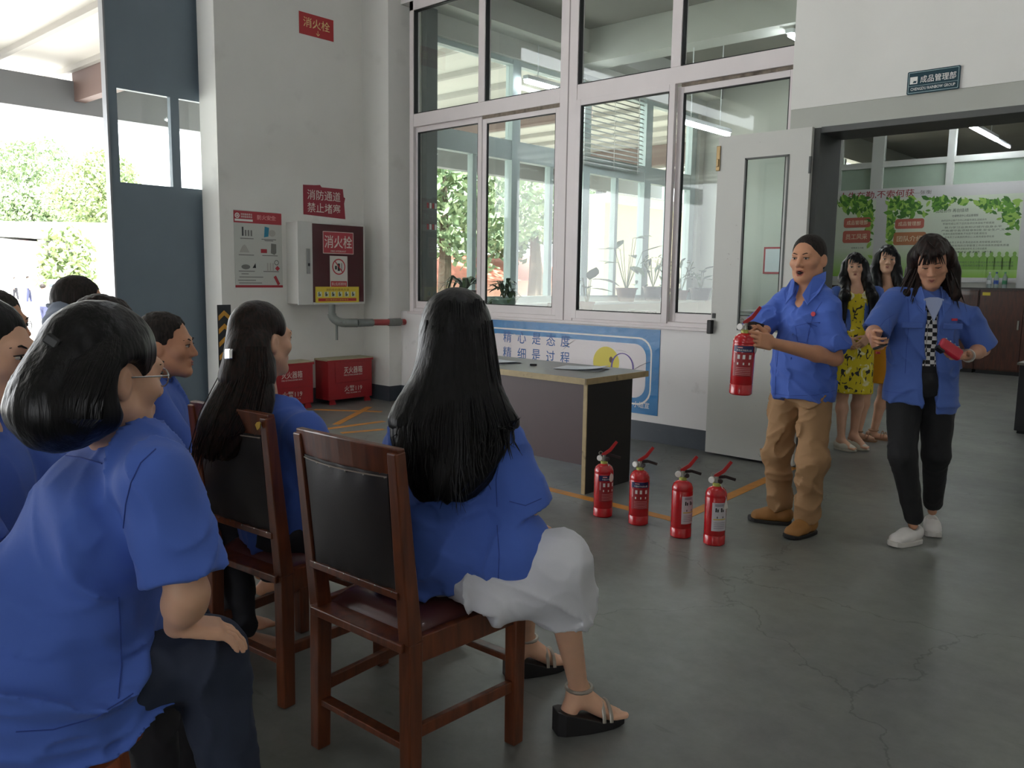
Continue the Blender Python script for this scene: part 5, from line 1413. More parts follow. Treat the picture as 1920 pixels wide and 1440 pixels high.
M_brow = mat('brow_dark', (34, 26, 22), 0.8)

def rotm(ax, a):
    return np.array(Matrix.Rotation(a, 3, Vector(ax)))

class Head:
    """local axes: x to the person's right, y forward, z up"""
    def __init__(s, c, yaw, pitch=0.0, roll=0.0, size=0.92):
        f0 = np.array([math.cos(yaw), math.sin(yaw), 0]); r0 = np.array([math.sin(yaw), -math.cos(yaw), 0]); u0 = np.array([0, 0, 1.0])
        B = np.stack([r0, f0, u0], 1)
        s.M = B @ rotm((0, 1, 0), roll) @ rotm((1, 0, 0), pitch)       # pitch > 0 looks up
        s.c = np.asarray(c, float); s.s = size
    def L(s, x, y, z): return s.c + s.M @ (np.array([x, y, z]) * s.s)
    def skin(s, sd, open_mouth=False, wide=1.0, nose=1.0):
        L = s.L; k = s.s
        E = lambda c, r, kk=0.02, op='u': sd.ell(L(*c), np.array(r) * k, s.M, kk * k, op)
        E((0, -0.012, 0.04), (0.075 * wide, 0.094, 0.088))
        E((0, 0.028, -0.02), (0.064 * wide, 0.066, 0.09), 0.03)
        for x in (-1, 1):
            sd.cone(L(x * 0.052 * wide, 0.0, -0.055), L(x * 0.02 * wide, 0.068, -0.098), 0.028 * k, 0.02 * k, 0.025 * k)
            E((x * 0.044 * wide, 0.058, -0.02), (0.024, 0.024, 0.022), 0.02)
            sd.ell(L(x * 0.079 * wide, -0.012, -0.006), np.array([0.01, 0.022, 0.034]) * k, s.M @ rotm((0, 0, 1), x * 0.35), 0.006 * k)
            sd.ell(L(x * 0.09 * wide, -0.006, -0.002), np.array([0.008, 0.011, 0.018]) * k, s.M @ rotm((0, 0, 1), x * 0.35), 0.004 * k, 's')
        sd.cone(L(0, 0.055, -0.085), L(0, 0.074, -0.1), 0.035 * k, 0.02 * k, 0.02 * k)
        sd.cone(L(-0.038, 0.081, 0.026), L(0.038, 0.081, 0.026), 0.012 * k, 0.012 * k, 0.018 * k)
        for x in (-1, 1): E((x * 0.031, 0.1, 0.006), (0.021, 0.013, 0.012), 0.01, 's')
        for x in (-1, 1): E((x * 0.031, 0.079, 0.005), (0.016, 0.013, 0.0125), 0.006)
        sd.cone(L(0, 0.09, 0.014), L(0, 0.109 * (0.97 + 0.03 * nose), -0.027), 0.008 * k, 0.012 * k, 0.012 * k)
        for x in (-1, 1): E((x * 0.013, 0.099, -0.033), (0.009, 0.011, 0.008), 0.008)
        if open_mouth:
            sd.cone(L(-0.018, 0.091, -0.054), L(0.018, 0.091, -0.054), 0.007 * k, 0.007 * k, 0.008 * k)
            sd.cone(L(-0.016, 0.085, -0.084), L(0.016, 0.085, -0.084), 0.0075 * k, 0.0075 * k, 0.008 * k)
            E((0, 0.092, -0.068), (0.019, 0.03, 0.0105), 0.004, 's')
        else:
            sd.cone(L(-0.017, 0.0895, -0.059), L(0.017, 0.0895, -0.059), 0.0062 * k, 0.0062 * k, 0.008 * k)
            sd.cone(L(-0.014, 0.0885, -0.070), L(0.014, 0.0885, -0.070), 0.0068 * k, 0.0068 * k, 0.008 * k)
    def features(s, t, body, open_mouth=False, lids=0.55, glasses=None, lip=M_lip):
        L = s.L; k = s.s
        for x in (-1, 1):
            e = MB().sphere(L(x * 0.031, 0.0835, 0.005), np.array([0.0145, 0.011, 0.0085 * lids * 1.25]) * k, 10, 6, s.M).build('eye', M_eye, body, smooth=True)
            e['_o'] = t['_o']
            MB().sphere(L(x * 0.031, 0.0905, 0.0045), np.array([0.0068, 0.0048, 0.0066 * min(1, lids * 1.3)]) * k, 8, 5, s.M).build('iris', M_iris, e, smooth=True)
            MB().tube([L(x * 0.016, 0.0915, 0.009 * lids + 0.005), L(x * 0.031, 0.097, 0.0125 * lids + 0.004), L(x * 0.047, 0.084, 0.008 * lids + 0.005)], np.array([0.0014, 0.0024, 0.0014]) * k, 5).build('eyelid_line', M_brow, body, smooth=True)
            MB().tube([L(x * 0.014, 0.0955, 0.026), L(x * 0.033, 0.0945, 0.033), L(x * 0.052, 0.078, 0.028)], np.array([0.003, 0.0042, 0.0016]) * k, 6, flat=0.6).build('eyebrow', M_brow, body, smooth=True)
        if open_mouth:
            MB().sphere(L(0, 0.078, -0.068), np.array([0.018, 0.012, 0.0105]) * k, 10, 6, s.M).build('mouth_opening', M_mouth, body, smooth=True)
            MB().tube([L(-0.021, 0.088, -0.066), L(-0.008, 0.098, -0.0555), L(0, 0.0985, -0.0565), L(0.008, 0.098, -0.0555), L(0.021, 0.088, -0.066)], np.array([0.0015, 0.0042, 0.0036, 0.0042, 0.0015]) * k, 6).build('lip', lip, body, smooth=True)
            MB().tube([L(-0.021, 0.086, -0.068), L(-0.009, 0.092, -0.082), L(0.009, 0.092, -0.082), L(0.021, 0.086, -0.068)], np.array([0.0015, 0.0048, 0.0048, 0.0015]) * k, 6).build('lip', lip, body, smooth=True)
        else:
            MB().tube([L(-0.021, 0.089, -0.064), L(-0.008, 0.0965, -0.0595), L(0, 0.0965, -0.061), L(0.008, 0.0965, -0.0595), L(0.021, 0.089, -0.064)], np.array([0.001, 0.0036, 0.003, 0.0036, 0.001]) * k, 6).build('lip', lip, body, smooth=True)
            MB().tube([L(-0.019, 0.089, -0.0655), L(0, 0.0965, -0.0705), L(0.019, 0.089, -0.0655)], np.array([0.001, 0.0046, 0.001]) * k, 6).build('lip', lip, body, smooth=True)
            MB().tube([L(-0.021, 0.0905, -0.0648), L(0, 0.099, -0.0652), L(0.021, 0.0905, -0.0648)], np.array([0.0006, 0.001, 0.0006]) * k, 5).build('mouth_line', M_mouth, body)
        if glasses:
            g = MB()
            for x in (-1, 1):
                ring = [L(x * 0.034 + 0.023 * math.cos(a), 0.101 - abs(x * 0.034 + 0.023 * math.cos(a)) * 0.12, 0.002 + 0.018 * math.sin(a)) for a in np.linspace(0, 2 * math.pi, 17)]
                g.tube(ring, 0.0016 * k, 6, cap=False)
                g.tube([L(x * 0.057, 0.094, 0.008), L(x * 0.077, 0.075, 0.008), L(x * 0.083, 0.0, 0.005)], 0.0016 * k, 5)
            g.tube([L(-0.011, 0.1, 0.006), L(0, 0.104, 0.009), L(0.011, 0.1, 0.006)], 0.0014 * k, 5)
            g.build('glasses', glasses, t, smooth=True)

def add_hand(sd, w, d, nrm, thumb_side, curl=0.5, s=1.0, spread=0.05, thumb_curl=0.5, curls=None):
    """w wrist, d wrist->knuckles, nrm palm side, thumb_side vector towards the thumb"""
    d = unit(d); n = unit(np.asarray(nrm) - d * np.dot(nrm, d)); sd_ = np.cross(d, n)
    if np.dot(sd_, thumb_side) < 0: sd_ = -sd_
    M = np.stack([sd_, d, n], 1)
    w = np.asarray(w, float)
    sd.box(w + d * 0.048 * s, np.array([0.031, 0.036, 0.0055]) * s, M, 0.009 * s, 0.012 * s)
    sd.ell(w + d * 0.03 * s + sd_ * 0.022 * s + n * 0.006 * s, np.array([0.016, 0.03, 0.013]) * s, M, 0.012 * s)
    for i, (off, ln) in enumerate(((0.031, 0.072), (0.0105, 0.08), (-0.010, 0.075), (-0.03, 0.058))):
        c = (curls[i] if curls else curl)
        p = w + d * (0.088 - 0.004 * abs(i - 1)) * s + sd_ * off * s
        a = 0.0; pts = [p - d * 0.012 * s, p]
        dd = unit(d + sd_ * spread * (1.5 - i))
        for seg_, f in ((0.45, 0.9), (0.31, 1.0), (0.24, 0.8)):
            a += c * f
            v = dd * math.cos(a) + n * math.sin(a)
            p = p + v * ln * seg_ * s; pts.append(p)
        sd.chain(pts, np.array([0.0088, 0.0092, 0.0084, 0.0076, 0.0066]) * s, 0.004 * s)
    p = w + d * 0.022 * s + sd_ * 0.028 * s + n * 0.004 * s
    v = unit(d * 0.75 + sd_ * 0.75 + n * 0.25)
    q = p + v * 0.04 * s; v2 = unit(v * math.cos(thumb_curl) + (d * 0.5 + n * 0.6 - sd_ * 0.4) * math.sin(thumb_curl))
    r = q + v2 * 0.034 * s
    sd.chain([p, q, r, r + v2 * 0.012 * s], np.array([0.0125, 0.0105, 0.0092, 0.007]) * s, 0.006 * s)

def add_arm(sd, sh, el, wr, s=1.0, k=0.02):
    sd.cone(sh, el, 0.048 * s, 0.038 * s, k)
    m = el + (wr - el) * 0.3
    sd.cone(el, m, 0.038 * s, 0.04 * s, k); sd.cone(m, wr, 0.04 * s, 0.0265 * s, k)

def add_leg(sd, hip, kn, an, s=1.0, k=0.03):
    sd.cone(hip, kn, 0.082 * s, 0.055 * s, k)
    m = kn + (an - kn) * 0.32
    back = np.zeros(3)
    sd.cone(kn, m, 0.052 * s, 0.055 * s, k); sd.cone(m, an, 0.055 * s, 0.034 * s, k)

def add_foot(sd, an, toe, s=1.0):
    an = np.asarray(an, float); toe = np.asarray(toe, float); d = toe - an; d[2] = 0; d = unit(d); sdv = np.array([-d[1], d[0], 0])
    heel = an - d * 0.045 * s; heel[2] = toe[2] + 0.012
    sd.cone(an, heel, 0.034 * s, 0.03 * s, 0.02)
    b = toe - d * 0.05 * s
    for e in (-0.016, 0.016):
        sd.cone(an - (0, 0, 0.02), b + sdv * e * s, 0.034 * s, 0.024 * s, 0.02)
    for i in range(5):
        e = (i - 2) * 0.0165 * s; l = (0.012, 0.004, 0.0, -0.006, -0.014)[i] * s
        sd.cone(b + sdv * e, toe + sdv * e + d * (l - 0.01 * s), 0.0125 * s, (0.0105 if i else 0.013) * s, 0.006)

from mathutils.bvhtree import BVHTree
def seam(o, t, px, m=None, r=0.0013, name='seam', sub=6):
    """a stitched line lying on a garment, along the points where the sight lines meet it"""
    off = Vector(t.location); vs = [v.co + off for v in o.data.vertices]
    if o.name not in _BV: _BV[o.name] = BVHTree.FromPolygons(vs, [tuple(p.vertices) for p in o.data.polygons])
    pts = []
    for i in range(len(px) - 1):
        for k in range(sub):
            u = k / sub; pts.append((px[i][0] * (1 - u) + px[i + 1][0] * u, px[i][1] * (1 - u) + px[i + 1][1] * u))
    pts.append(px[-1]); out = []
    for x, y in pts:
        d = unit(ray(x, y)); h = _BV[o.name].ray_cast(Vector(CC), Vector(d))
        if h[0] is None: continue
        p = np.array(h[0]) + np.array(h[1]) * 0.0006
        if out and np.linalg.norm(p - out[-1]) > 0.06: continue
        out.append(p)
    if len(out) > 2: MB().tube(out, r, 5).build(name, m or M_seam, t, smooth=True)
_BV = {}
def fold_warp(seed, amp=0.007, sc=(9, 9, 5), M=None, fine=0.35, mask=None):
    M = np.eye(3) if M is None else M
    def w(P):
        Q = (P @ M) * np.array(sc) + seed * 7.31
        wob = np.stack([vnoise(Q * 0.6 + 3.1), vnoise(Q * 0.6 + 9.7), vnoise(Q * 0.6 + 17.3)], 1)
        n = vnoise(Q + 0.9 * wob)
        n2 = vnoise(Q * 2.3 + 1.4 * wob + 31.7)
        a = -amp * (1.7 * (1 - np.abs(n)) ** 4 + fine * 1.2 * (1 - np.abs(n2)) ** 4 - 0.45)
        return a if mask is None else a * mask(P)
    return w

def hair_warp(seed, amp=0.004, fr=70.0, axis=None):
    def w(P):
        Q = P * np.array([fr, fr, 5.0]) + seed
        return amp * vnoise(Q) + amp * 0.8 * vnoise(P * np.array([fr * 0.4, fr * 0.4, 3.0]) + seed + 5)
    return w

def strands(mb, roots, drops, rad, seed, n=5, mi=0):
    """soft tapering locks: roots (K,3), drops (K,3) end points, sagging between"""
    rs = np.random.RandomState(seed)
    for p, q in zip(roots, drops):
        p = np.asarray(p, float); q = np.asarray(q, float); b = (p + q) / 2 + rs.normal(size=3) * 0.012
        pts = [p * (1 - u) ** 2 + 2 * b * u * (1 - u) + q * u * u for u in np.linspace(0, 1, n + 1)]
        r = rad * rs.uniform(0.6, 1.3)
        mb.tube(pts, [r * 0.5, r, r, r * 0.85, r * 0.6, r * 0.12][:n + 1], 6, flat=0.5, mi=mi)

UP3 = np.array([0, 0, 1.0])
def hair_loft(name, rows, m, t, n=56, seed=1, tipvar=30, ripple=0.06):
    """hanging hair: a rippled tube through rows of (left, right, y, D, half thickness), ending in uneven pointed locks"""
    rs = np.random.RandomState(seed); ph = rs.uniform(0, 6.28, 6); ax = unit(np.array([CW[0], CW[1], 0])); ar = unit(np.array([CR[0], CR[1], 0]))
    lock = np.repeat(rs.uniform(-1, 0.6, n // 2 + 1), 2)[:n]; lock = (lock + np.roll(lock, 1)) / 2
    R = len(rows); v = []
    for i, (xl, xr, y, D, th) in enumerate(rows):
        c = at((xl + xr) / 2, y, D); hw = (xr - xl) / 2 * D / F; u = i / (R - 1)
        for j in range(n):
            a = 2 * math.pi * j / n
            rp = 1 + ripple * (0.25 + u) * (0.5 * math.sin(7 * a + ph[0] + u * 1.5) + 0.4 * math.sin(13 * a + ph[1] - u) + 0.35 * math.sin(23 * a + ph[2] + 2 * u))
            p = c + ar * hw * math.cos(a) * rp + ax * th * math.sin(a) * rp
            if i == R - 1: p = p - UP3 * (tipvar * D / F) * lock[j]
            elif i == R - 2: p = p - UP3 * (tipvar * D / F) * lock[j] * 0.5
            v.append(p)
    f = [tuple(range(n))]
    for i in range(R - 1):
        for j in range(n): f.append((i * n + j, (i + 1) * n + j, (i + 1) * n + (j + 1) % n, i * n + (j + 1) % n))
    f.append(tuple(range(R * n - 1, (R - 1) * n - 1, -1)))
    o = mesh_obj(name, v, f, m, t, True)
    sm = o.modifiers.new('smooth', 'SUBSURF'); sm.levels = 1; sm.render_levels = 1
    return o

def soft_rows(hs, rows, k=0.03):
    ax = unit(np.array([CW[0], CW[1], 0])); ar = unit(np.array([CR[0], CR[1], 0])); M = np.stack([ar, ax, UP3], 1)
    for i in range(len(rows) - 1):
        for u in (0.0, 0.5):
            a, b = rows[i], rows[i + 1]; xl, xr, y, D, th = [p * (1 - u) + q * u for p, q in zip(a, b)]
            dz = abs(b[2] - a[2]) * D / F
            hs.ell(at((xl + xr) / 2, y, D), ((xr - xl) / 2 * D / F, th, max(0.03, dz * 0.9)), M, k)
def fine_locks(name, m, t, paths, seed=3, r=(0.0012, 0.0028), jit=4.0):
    """thin strands along (x, y, D) pixel-and-distance paths"""
    rs = np.random.RandomState(seed); mb = MB()
    for P in paths:
        k = len(P); pts = [at(x + rs.normal() * jit * (0.3 + i / k), y, D) for i, (x, y, D) in enumerate(P)]
        w = rs.uniform(*r); mb.tube(pts, [w] * (k - 1) + [0.0004], 5, flat=0.7)
    return mb.build(name, m, t, smooth=True)

def sleeve(sd, sh, el, frac, r1, r2, flare=0.0):
    """loose short sleeve, open at its end"""
    d = unit(el - sh); e = sh + (el - sh) * frac
    sd.cone(sh, e, r1, r2, 0.03)
    M = frame_from(d)
    sd.box(e + d * 0.15, (0.15, 0.15, 0.148), M, 0.002, 0.003, 's')
    sd.cone(e - d * 0.035, e + d * 0.02, r2 - 0.024, r2 - 0.016, 0.004, 's')
    return e

def person(label, base, group=None):
    return thing('person', label, 'person', tuple(base), group=group)

def sandal(t, an, toe, m_sole, m_strap, h=0.02, wedge=0.0):
    """flat or wedge sandal under a foot"""
    d = np.array(toe) - np.array(an); d[2] = 0; d = unit(d); s_ = np.array([-d[1], d[0], 0]); heel = np.array(an) - d * 0.08; heel[2] = 0; tp = np.array(toe) + d * 0.015; tp[2] = 0
    L_ = np.linalg.norm(tp - heel); v = []; f = []
    N = 10
    for i in range(N + 1):
        u = i / N; w = 0.034 + 0.012 * math.sin(min(1, u * 1.15) * math.pi * 0.85) ; w *= (1 if u < 0.85 else max(0.4, 1 - (u - 0.85) * 3.2)); w *= (1 if u > 0.1 else 0.7 + 3 * u)
        c = heel + d * L_ * u; zt = h + wedge * max(0, 1 - u / 0.62) ** 0.8
        for e in (-1, 1):
            for z in (0.0, zt): v.append(c + s_ * w * e + np.array([0, 0, z]))
    for i in range(N):
        k = i * 4
        f += [(k + 1, k + 5, k + 7, k + 3), (k, k + 2, k + 6, k + 4), (k, k + 4, k + 5, k + 1), (k + 2, k + 3, k + 7, k + 6)]
    f += [(0, 1, 3, 2), (4 * N, 4 * N + 2, 4 * N + 3, 4 * N + 1)]
    so = MB().add(v, f).build('sandal_sole', m_sole, t, bevel=0.003); so['_o'] = t['_o']
    g = MB()
    z0 = h
    for u, hh, w in ((0.74, 0.052, 0.05), (0.64, 0.062, 0.046)):
        c = heel + d * L_ * u
        g.tube([c + s_ * w * math.cos(a) + np.array([0, 0, z0 + hh * math.sin(a)]) for a in np.linspace(0, math.pi, 9)], 0.006, 6, flat=0.4)
    c = np.array(an) + (0, 0, 0.005)
    g.tube([c + (d * math.cos(a) + s_ * math.sin(a)) * 0.041 for a in np.linspace(0, 2 * math.pi, 15)], 0.0065, 6)
    g.build('sandal_strap', m_strap, so, smooth=True)
    return so
# ------------------------------------------------------------------ standing people
def shoe(t, an, toe, m_up, m_sole, s=1.0, h=0.022, low=True, laces=None):
    """closed shoe: sole and upper; an is the ankle joint above the heel, toe the tip on the ground"""
    an = np.asarray(an, float); toe = np.asarray(toe, float); z0 = toe[2]
    d = toe - an; d[2] = 0; d = unit(d); s_ = np.array([-d[1], d[0], 0]); heel = np.array([an[0], an[1], z0]) - d * 0.065 * s
    Lg = np.linalg.norm((toe - heel)[:2]); N = 12; v = []; f = []
    for i in range(N + 1):
        u = i / N; w = (0.033 + 0.014 * math.sin(min(1, u * 1.1) * 2.6)) * s
        if u > 0.82: w *= math.sqrt(max(0.05, 1 - ((u - 0.82) / 0.19) ** 2))
        if u < 0.12: w *= math.sqrt(max(0.1, 1 - ((0.12 - u) / 0.13) ** 2))
        c = heel + d * Lg * u
        for e in (-1, 1):
            for z in (0.0, h): v.append(c + s_ * w * e + np.array([0, 0, z + (0.008 * (u - 0.8) / 0.2 if u > 0.8 else 0)]))
    for i in range(N):
        k = i * 4; f += [(k + 1, k + 5, k + 7, k + 3), (k, k + 2, k + 6, k + 4), (k, k + 4, k + 5, k + 1), (k + 2, k + 3, k + 7, k + 6)]
    f += [(0, 1, 3, 2), (4 * N, 4 * N + 2, 4 * N + 3, 4 * N + 1)]
    so = MB().add(v, f).build('shoe', m_sole, t, bevel=0.004); so['_o'] = t['_o']
    sd = Soft(); up = np.array([0, 0, 1.0])
    b = heel + d * 0.04 * s + up * (h + 0.03 * s)
    sd.ell(b + up * 0.006, np.array([0.034, 0.045, 0.04]) * s, np.stack([s_, d, up], 1), 0.02)
    m_ = heel + d * Lg * 0.5 + up * (h + 0.022 * s); sd.cone(b, m_, 0.034 * s, 0.036 * s, 0.03)
    for e in (-0.012, 0.012):
        q = heel + d * (Lg - 0.05 * s) + s_ * e * s + up * (h + 0.008 * s); sd.cone(m_, q, 0.034 * s, 0.03 * s, 0.03)
    sd.cut((0, 0, z0 + h - 0.003), (0, 0, -1))
    sd.cone(np.array([an[0], an[1], z0 + h + 0.07 * s]), np.array([an[0], an[1], z0 + h + 0.12 * s]) + d * 0.01, 0.03 * s, 0.05 * s, 0.008, 's')
    soft_obj('upper', sd, 0.0045, m_up, so)
    if laces:
        g = MB()
        for i in range(4):
            c = heel + d * (Lg * (0.52 + 0.07 * i)) + up * (h + (0.062 - 0.007 * i) * s)
            g.tube([c - s_ * 0.022 * s - up * 0.006, c, c + s_ * 0.022 * s + d * 0.006 - up * 0.006], 0.003, 5)
        g.build('laces', laces, so, smooth=True)
    return so

def logo(t, c, X, Y, m=None):
    m = m or mat('logo_red', (190, 40, 60), 0.5)
    N = np.cross(unit(X), unit(Y))
    MB().ring(circ(0.012, 14), circ(0.008, 14), c, unit(X), unit(Y), 0.001).prism(circ(0.005, 10), np.asarray(c) + N * 0.0, unit(X), unit(Y), 0.001).build('logo', m, t)

M_khaki = mat('khaki_cotton', (156, 122, 88), 0.75, var=0.06, vscale=6, bump=0.1, bscale=80, bdist=0.003, spec=0.25)
M_tan = mat('tan_suede', (150, 104, 52), 0.65, var=0.1, vscale=14)
M_soleb = mat('black_rubber', (28, 26, 26), 0.6)
UP3 = np.array([0, 0, 1.0])

def frame(yaw):
    f = np.array([math.cos(yaw), math.sin(yaw), 0]); l = np.array([-f[1], f[0], 0]); return f, l

# ---- the instructor holding the extinguisher
def instructor():
    yaw = math.radians(-97); f, l = frame(yaw)
    b = at(1511, 650, 4.66); b[2] = 0
    P = lambda ll, ff, z: b + l * ll + f * ff + UP3 * z
    t = person('man in a blue short-sleeved shirt and khaki trousers holding up an extinguisher', b)
    hc = at(1515, 487, 4.62)
    hd = Head(hc, math.radians(-92), -0.02, 0.0, 1.05)
    shL, shR = at(1555, 590, 4.52), at(1463, 577, 4.76)
    elL = at(1566, 672, 4.50); wrL = at(1447, 643, 4.31); knL = at(1408, 634, 4.25)
    elR = P(-0.25, 0.16, 1.10); wrR = at(1436, 619, 4.42); knR = at(1405, 612, 4.36)
    sd = Soft()
    hd.skin(sd, True, 1.04)
    sd.cone(hd.L(0, -0.02, -0.06), P(0, -0.015, 1.40), 0.056, 0.062, 0.03)
    sd.cone(P(0, -0.01, 1.37), P(0, 0.02, 1.28), 0.065, 0.075, 0.04)
    sd.ell(P(0, 0, 1.12), (0.125, 0.085, 0.2), np.stack([l, f, UP3], 1), 0.03)
    sd.ell(P(0, 0, 0.9), (0.12, 0.09, 0.14), np.stack([l, f, UP3], 1), 0.03)
    sd.cone(shR, shL, 0.045, 0.045, 0.03)
    add_arm(sd, shL, elL, wrL, 1.05); add_arm(sd, shR, elR, wrR, 1.0)
    ext = at(1388, 650, 4.30)
    add_hand(sd, wrL, knL - wrL, CW * 0.9 - CR * 0.1, UP3, 0.5, 1.02, curls=(0.5, 0.45, 0.42, 0.4), thumb_curl=0.4)
    add_hand(sd, wrR, knR - wrR + UP3 * 0.01, -UP3 - l * 0.2, l, 0.45, 0.95, thumb_curl=0.5)
    kneeL = at(1523, 868, 4.62); ankL = at(1513, 972, 4.70); kneeR = at(1456, 850, 4.82); ankR = at(1462, 950, 4.90)
    add_leg(sd, P(0.1, 0, 0.86), kneeL, ankL, 0.8); add_leg(sd, P(-0.1, 0, 0.86), kneeR, ankR, 0.8)
    body = soft_obj('body', sd, 0.005, SK_m, t); body['_o'] = t['_o']
    hd.features(t, body, True, 0.5, lip=mat('lip_man', (170, 100, 88), 0.45))
    # hair: cropped cap
    hs = Soft(); E = lambda c, r, kk=0.01, op='u': hs.ell(hd.L(*c), np.array(r) * hd.s, hd.M, kk, op)
    E((0, -0.016, 0.044), (0.0835, 0.098, 0.0905)); E((0, -0.055, -0.01), (0.076, 0.055, 0.06), 0.03)
    hs.ell(hd.L(0, 0.115, 0.0), np.array([0.082, 0.095, 0.098]) * hd.s, hd.M, 0.012, 's')
    hs.box(hd.L(0, 0.04, -0.13), np.array([0.2, 0.066, 0.13]) * hd.s, hd.M, 0.004, 0.008, 's')
    hs.box(hd.L(0, -0.05, -0.16), np.array([0.2, 0.2, 0.085]) * hd.s, hd.M, 0.004, 0.008, 's')
    soft_obj('hair', hs, 0.005, H_short, t, lambda Q: 0.0012 * vnoise(Q * 160))
    # shirt
    ss = Soft(); Mx = np.stack([l, f, UP3], 1)
    eL = sleeve(ss, shL, elL, 0.82, 0.066, 0.085); eR = sleeve(ss, shR, elR, 0.85, 0.064, 0.078)
    ss.cone(P(0, -0.02, 1.395), shL + UP3 * 0.015, 0.062, 0.064, 0.02); ss.cone(P(0, -0.02, 1.395), shR + UP3 * 0.015, 0.062, 0.064, 0.02)
    ss.ell(P(0, 0.0, 1.2), (0.168, 0.118, 0.17), Mx, 0.03)
    ss.ell(P(0, 0.02, 1.02), (0.172, 0.135, 0.2), Mx, 0.03); ss.ell(P(0, 0.01, 0.84), (0.176, 0.142, 0.24), Mx, 0.03)
    ss.box(P(0, 0, 0.59), (0.4, 0.4, 0.18), None, 0.002, 0.004, 's')
    ss.cone(P(0, 0.03, 1.43), P(0, 0.12, 1.53), 0.058, 0.1, 0.01, 's')
    ss.cone(P(-0.012, 0.15, 1.19), P(-0.0, 0.09, 1.42), 0.012, 0.062, 0.01, 's')
    so = soft_obj('shirt', ss, 0.006, M_shirt, t, fold_warp(1.7, 0.013, (7, 7, 8), rotm((0, 1, 0.3), 0.6), 0.5), 0.06)
    for q in ([(1463, 625), (1459, 660), (1455, 700), (1453, 742)], [(1490, 612), (1513, 606), (1532, 612)], [(1492, 613), (1495, 640), (1512, 643), (1519, 620)], [(1541, 566), (1525, 590), (1516, 625), (1514, 648)], [(1442, 737), (1480, 742), (1530, 741), (1566, 732)]):
        seam(so, t, q)
    # collar wings, pocket flaps, buttons
    for sx in (-1, 1):
        pl = [P(sx * 0.064, -0.055, 1.475), P(sx * 0.105, 0.02, 1.425), P(sx * 0.108, 0.085, 1.36), P(sx * 0.066, 0.126, 1.29), P(sx * 0.028, 0.118, 1.345), P(sx * 0.054, 0.06, 1.445)]
        n_ = np.cross(pl[2] - pl[0], pl[4] - pl[0]); n_ = unit(n_); n_ = n_ if np.dot(n_, l * sx + f + UP3) > 0 else -n_
        v = [q + n_ * 0.004 for q in pl] + [q - n_ * 0.004 for q in pl]
        k = len(pl); fc = [tuple(range(k)), tuple(range(2 * k - 1, k - 1, -1))] + [(i, k + i, k + (i + 1) % k, (i + 1) % k) for i in range(k)]
        MB().add(v, fc).build('collar', M_shirt, t, bevel=0.003)
    for i in range(3):
        MB().sphere(P(0.004, 0.152 + 0.002 * i, 1.13 - i * 0.13), (0.006, 0.006, 0.006), 8, 5).build('button', mat('button_blue', (70, 100, 180), 0.3), t, smooth=True)
    logo(t, P(0.10, 0.140, 1.272), -l * 0.95 + f * -0.3, UP3) if False else None
    pf_ = P(0.085, 0.112, 1.2)
    MB().obox(pf_, (0.1, 0.012, 0.004), np.stack([l, f, UP3], 1)).build('pocket_flap', M_seam, t)
    MB().prism(circ(0.013, 14), P(0.09, 0.104, 1.245), unit(-(-l) * -1 + f * 0.0), UP3, 0.006).build('logo', mat('logo_red', (190, 40, 60), 0.5), t)
    # trousers
    tr = Soft()
    tr.ell(P(0, 0, 0.84), (0.135, 0.112, 0.12), Mx, 0.03)
    for hip, kn, an in ((P(0.08, 0, 0.78), kneeL, ankL), (P(-0.085, 0, 0.78), kneeR, ankR)):
        lo = an + UP3 * 0.03
        tr.cone(hip, kn, 0.094, 0.076, 0.03); tr.cone(kn, lo, 0.076, 0.062, 0.03)
    tr.cut((0, 0, 0.06), (0, 0, -1))
    soft_obj('trousers', tr, 0.006, M_khaki, t, fold_warp(4.4, 0.012, (9, 9, 8), rotm((0, 1, 0.4), 0.8)), 0.06)
    toeL = onz(1474, 1012); toeR = onz(1402, 974)
    shoe(t, np.array([ankL[0], ankL[1], 0.08]), toeL, M_tan, M_soleb, 1.12)
    shoe(t, np.array([ankR[0], ankR[1], 0.08]), toeR, M_tan, M_soleb, 1.12)
    # the extinguisher in his hands
    eb = at(1388, 739, 4.35)
    x = extinguisher('fire extinguisher held up in the hands of the man in khaki trousers', eb, face_cam(eb) + 0.0, LVA + 0.1, 'red', 1.2, grp=None)
    x.rotation_euler = (0.0, 0.03, 0.0)
instructor()

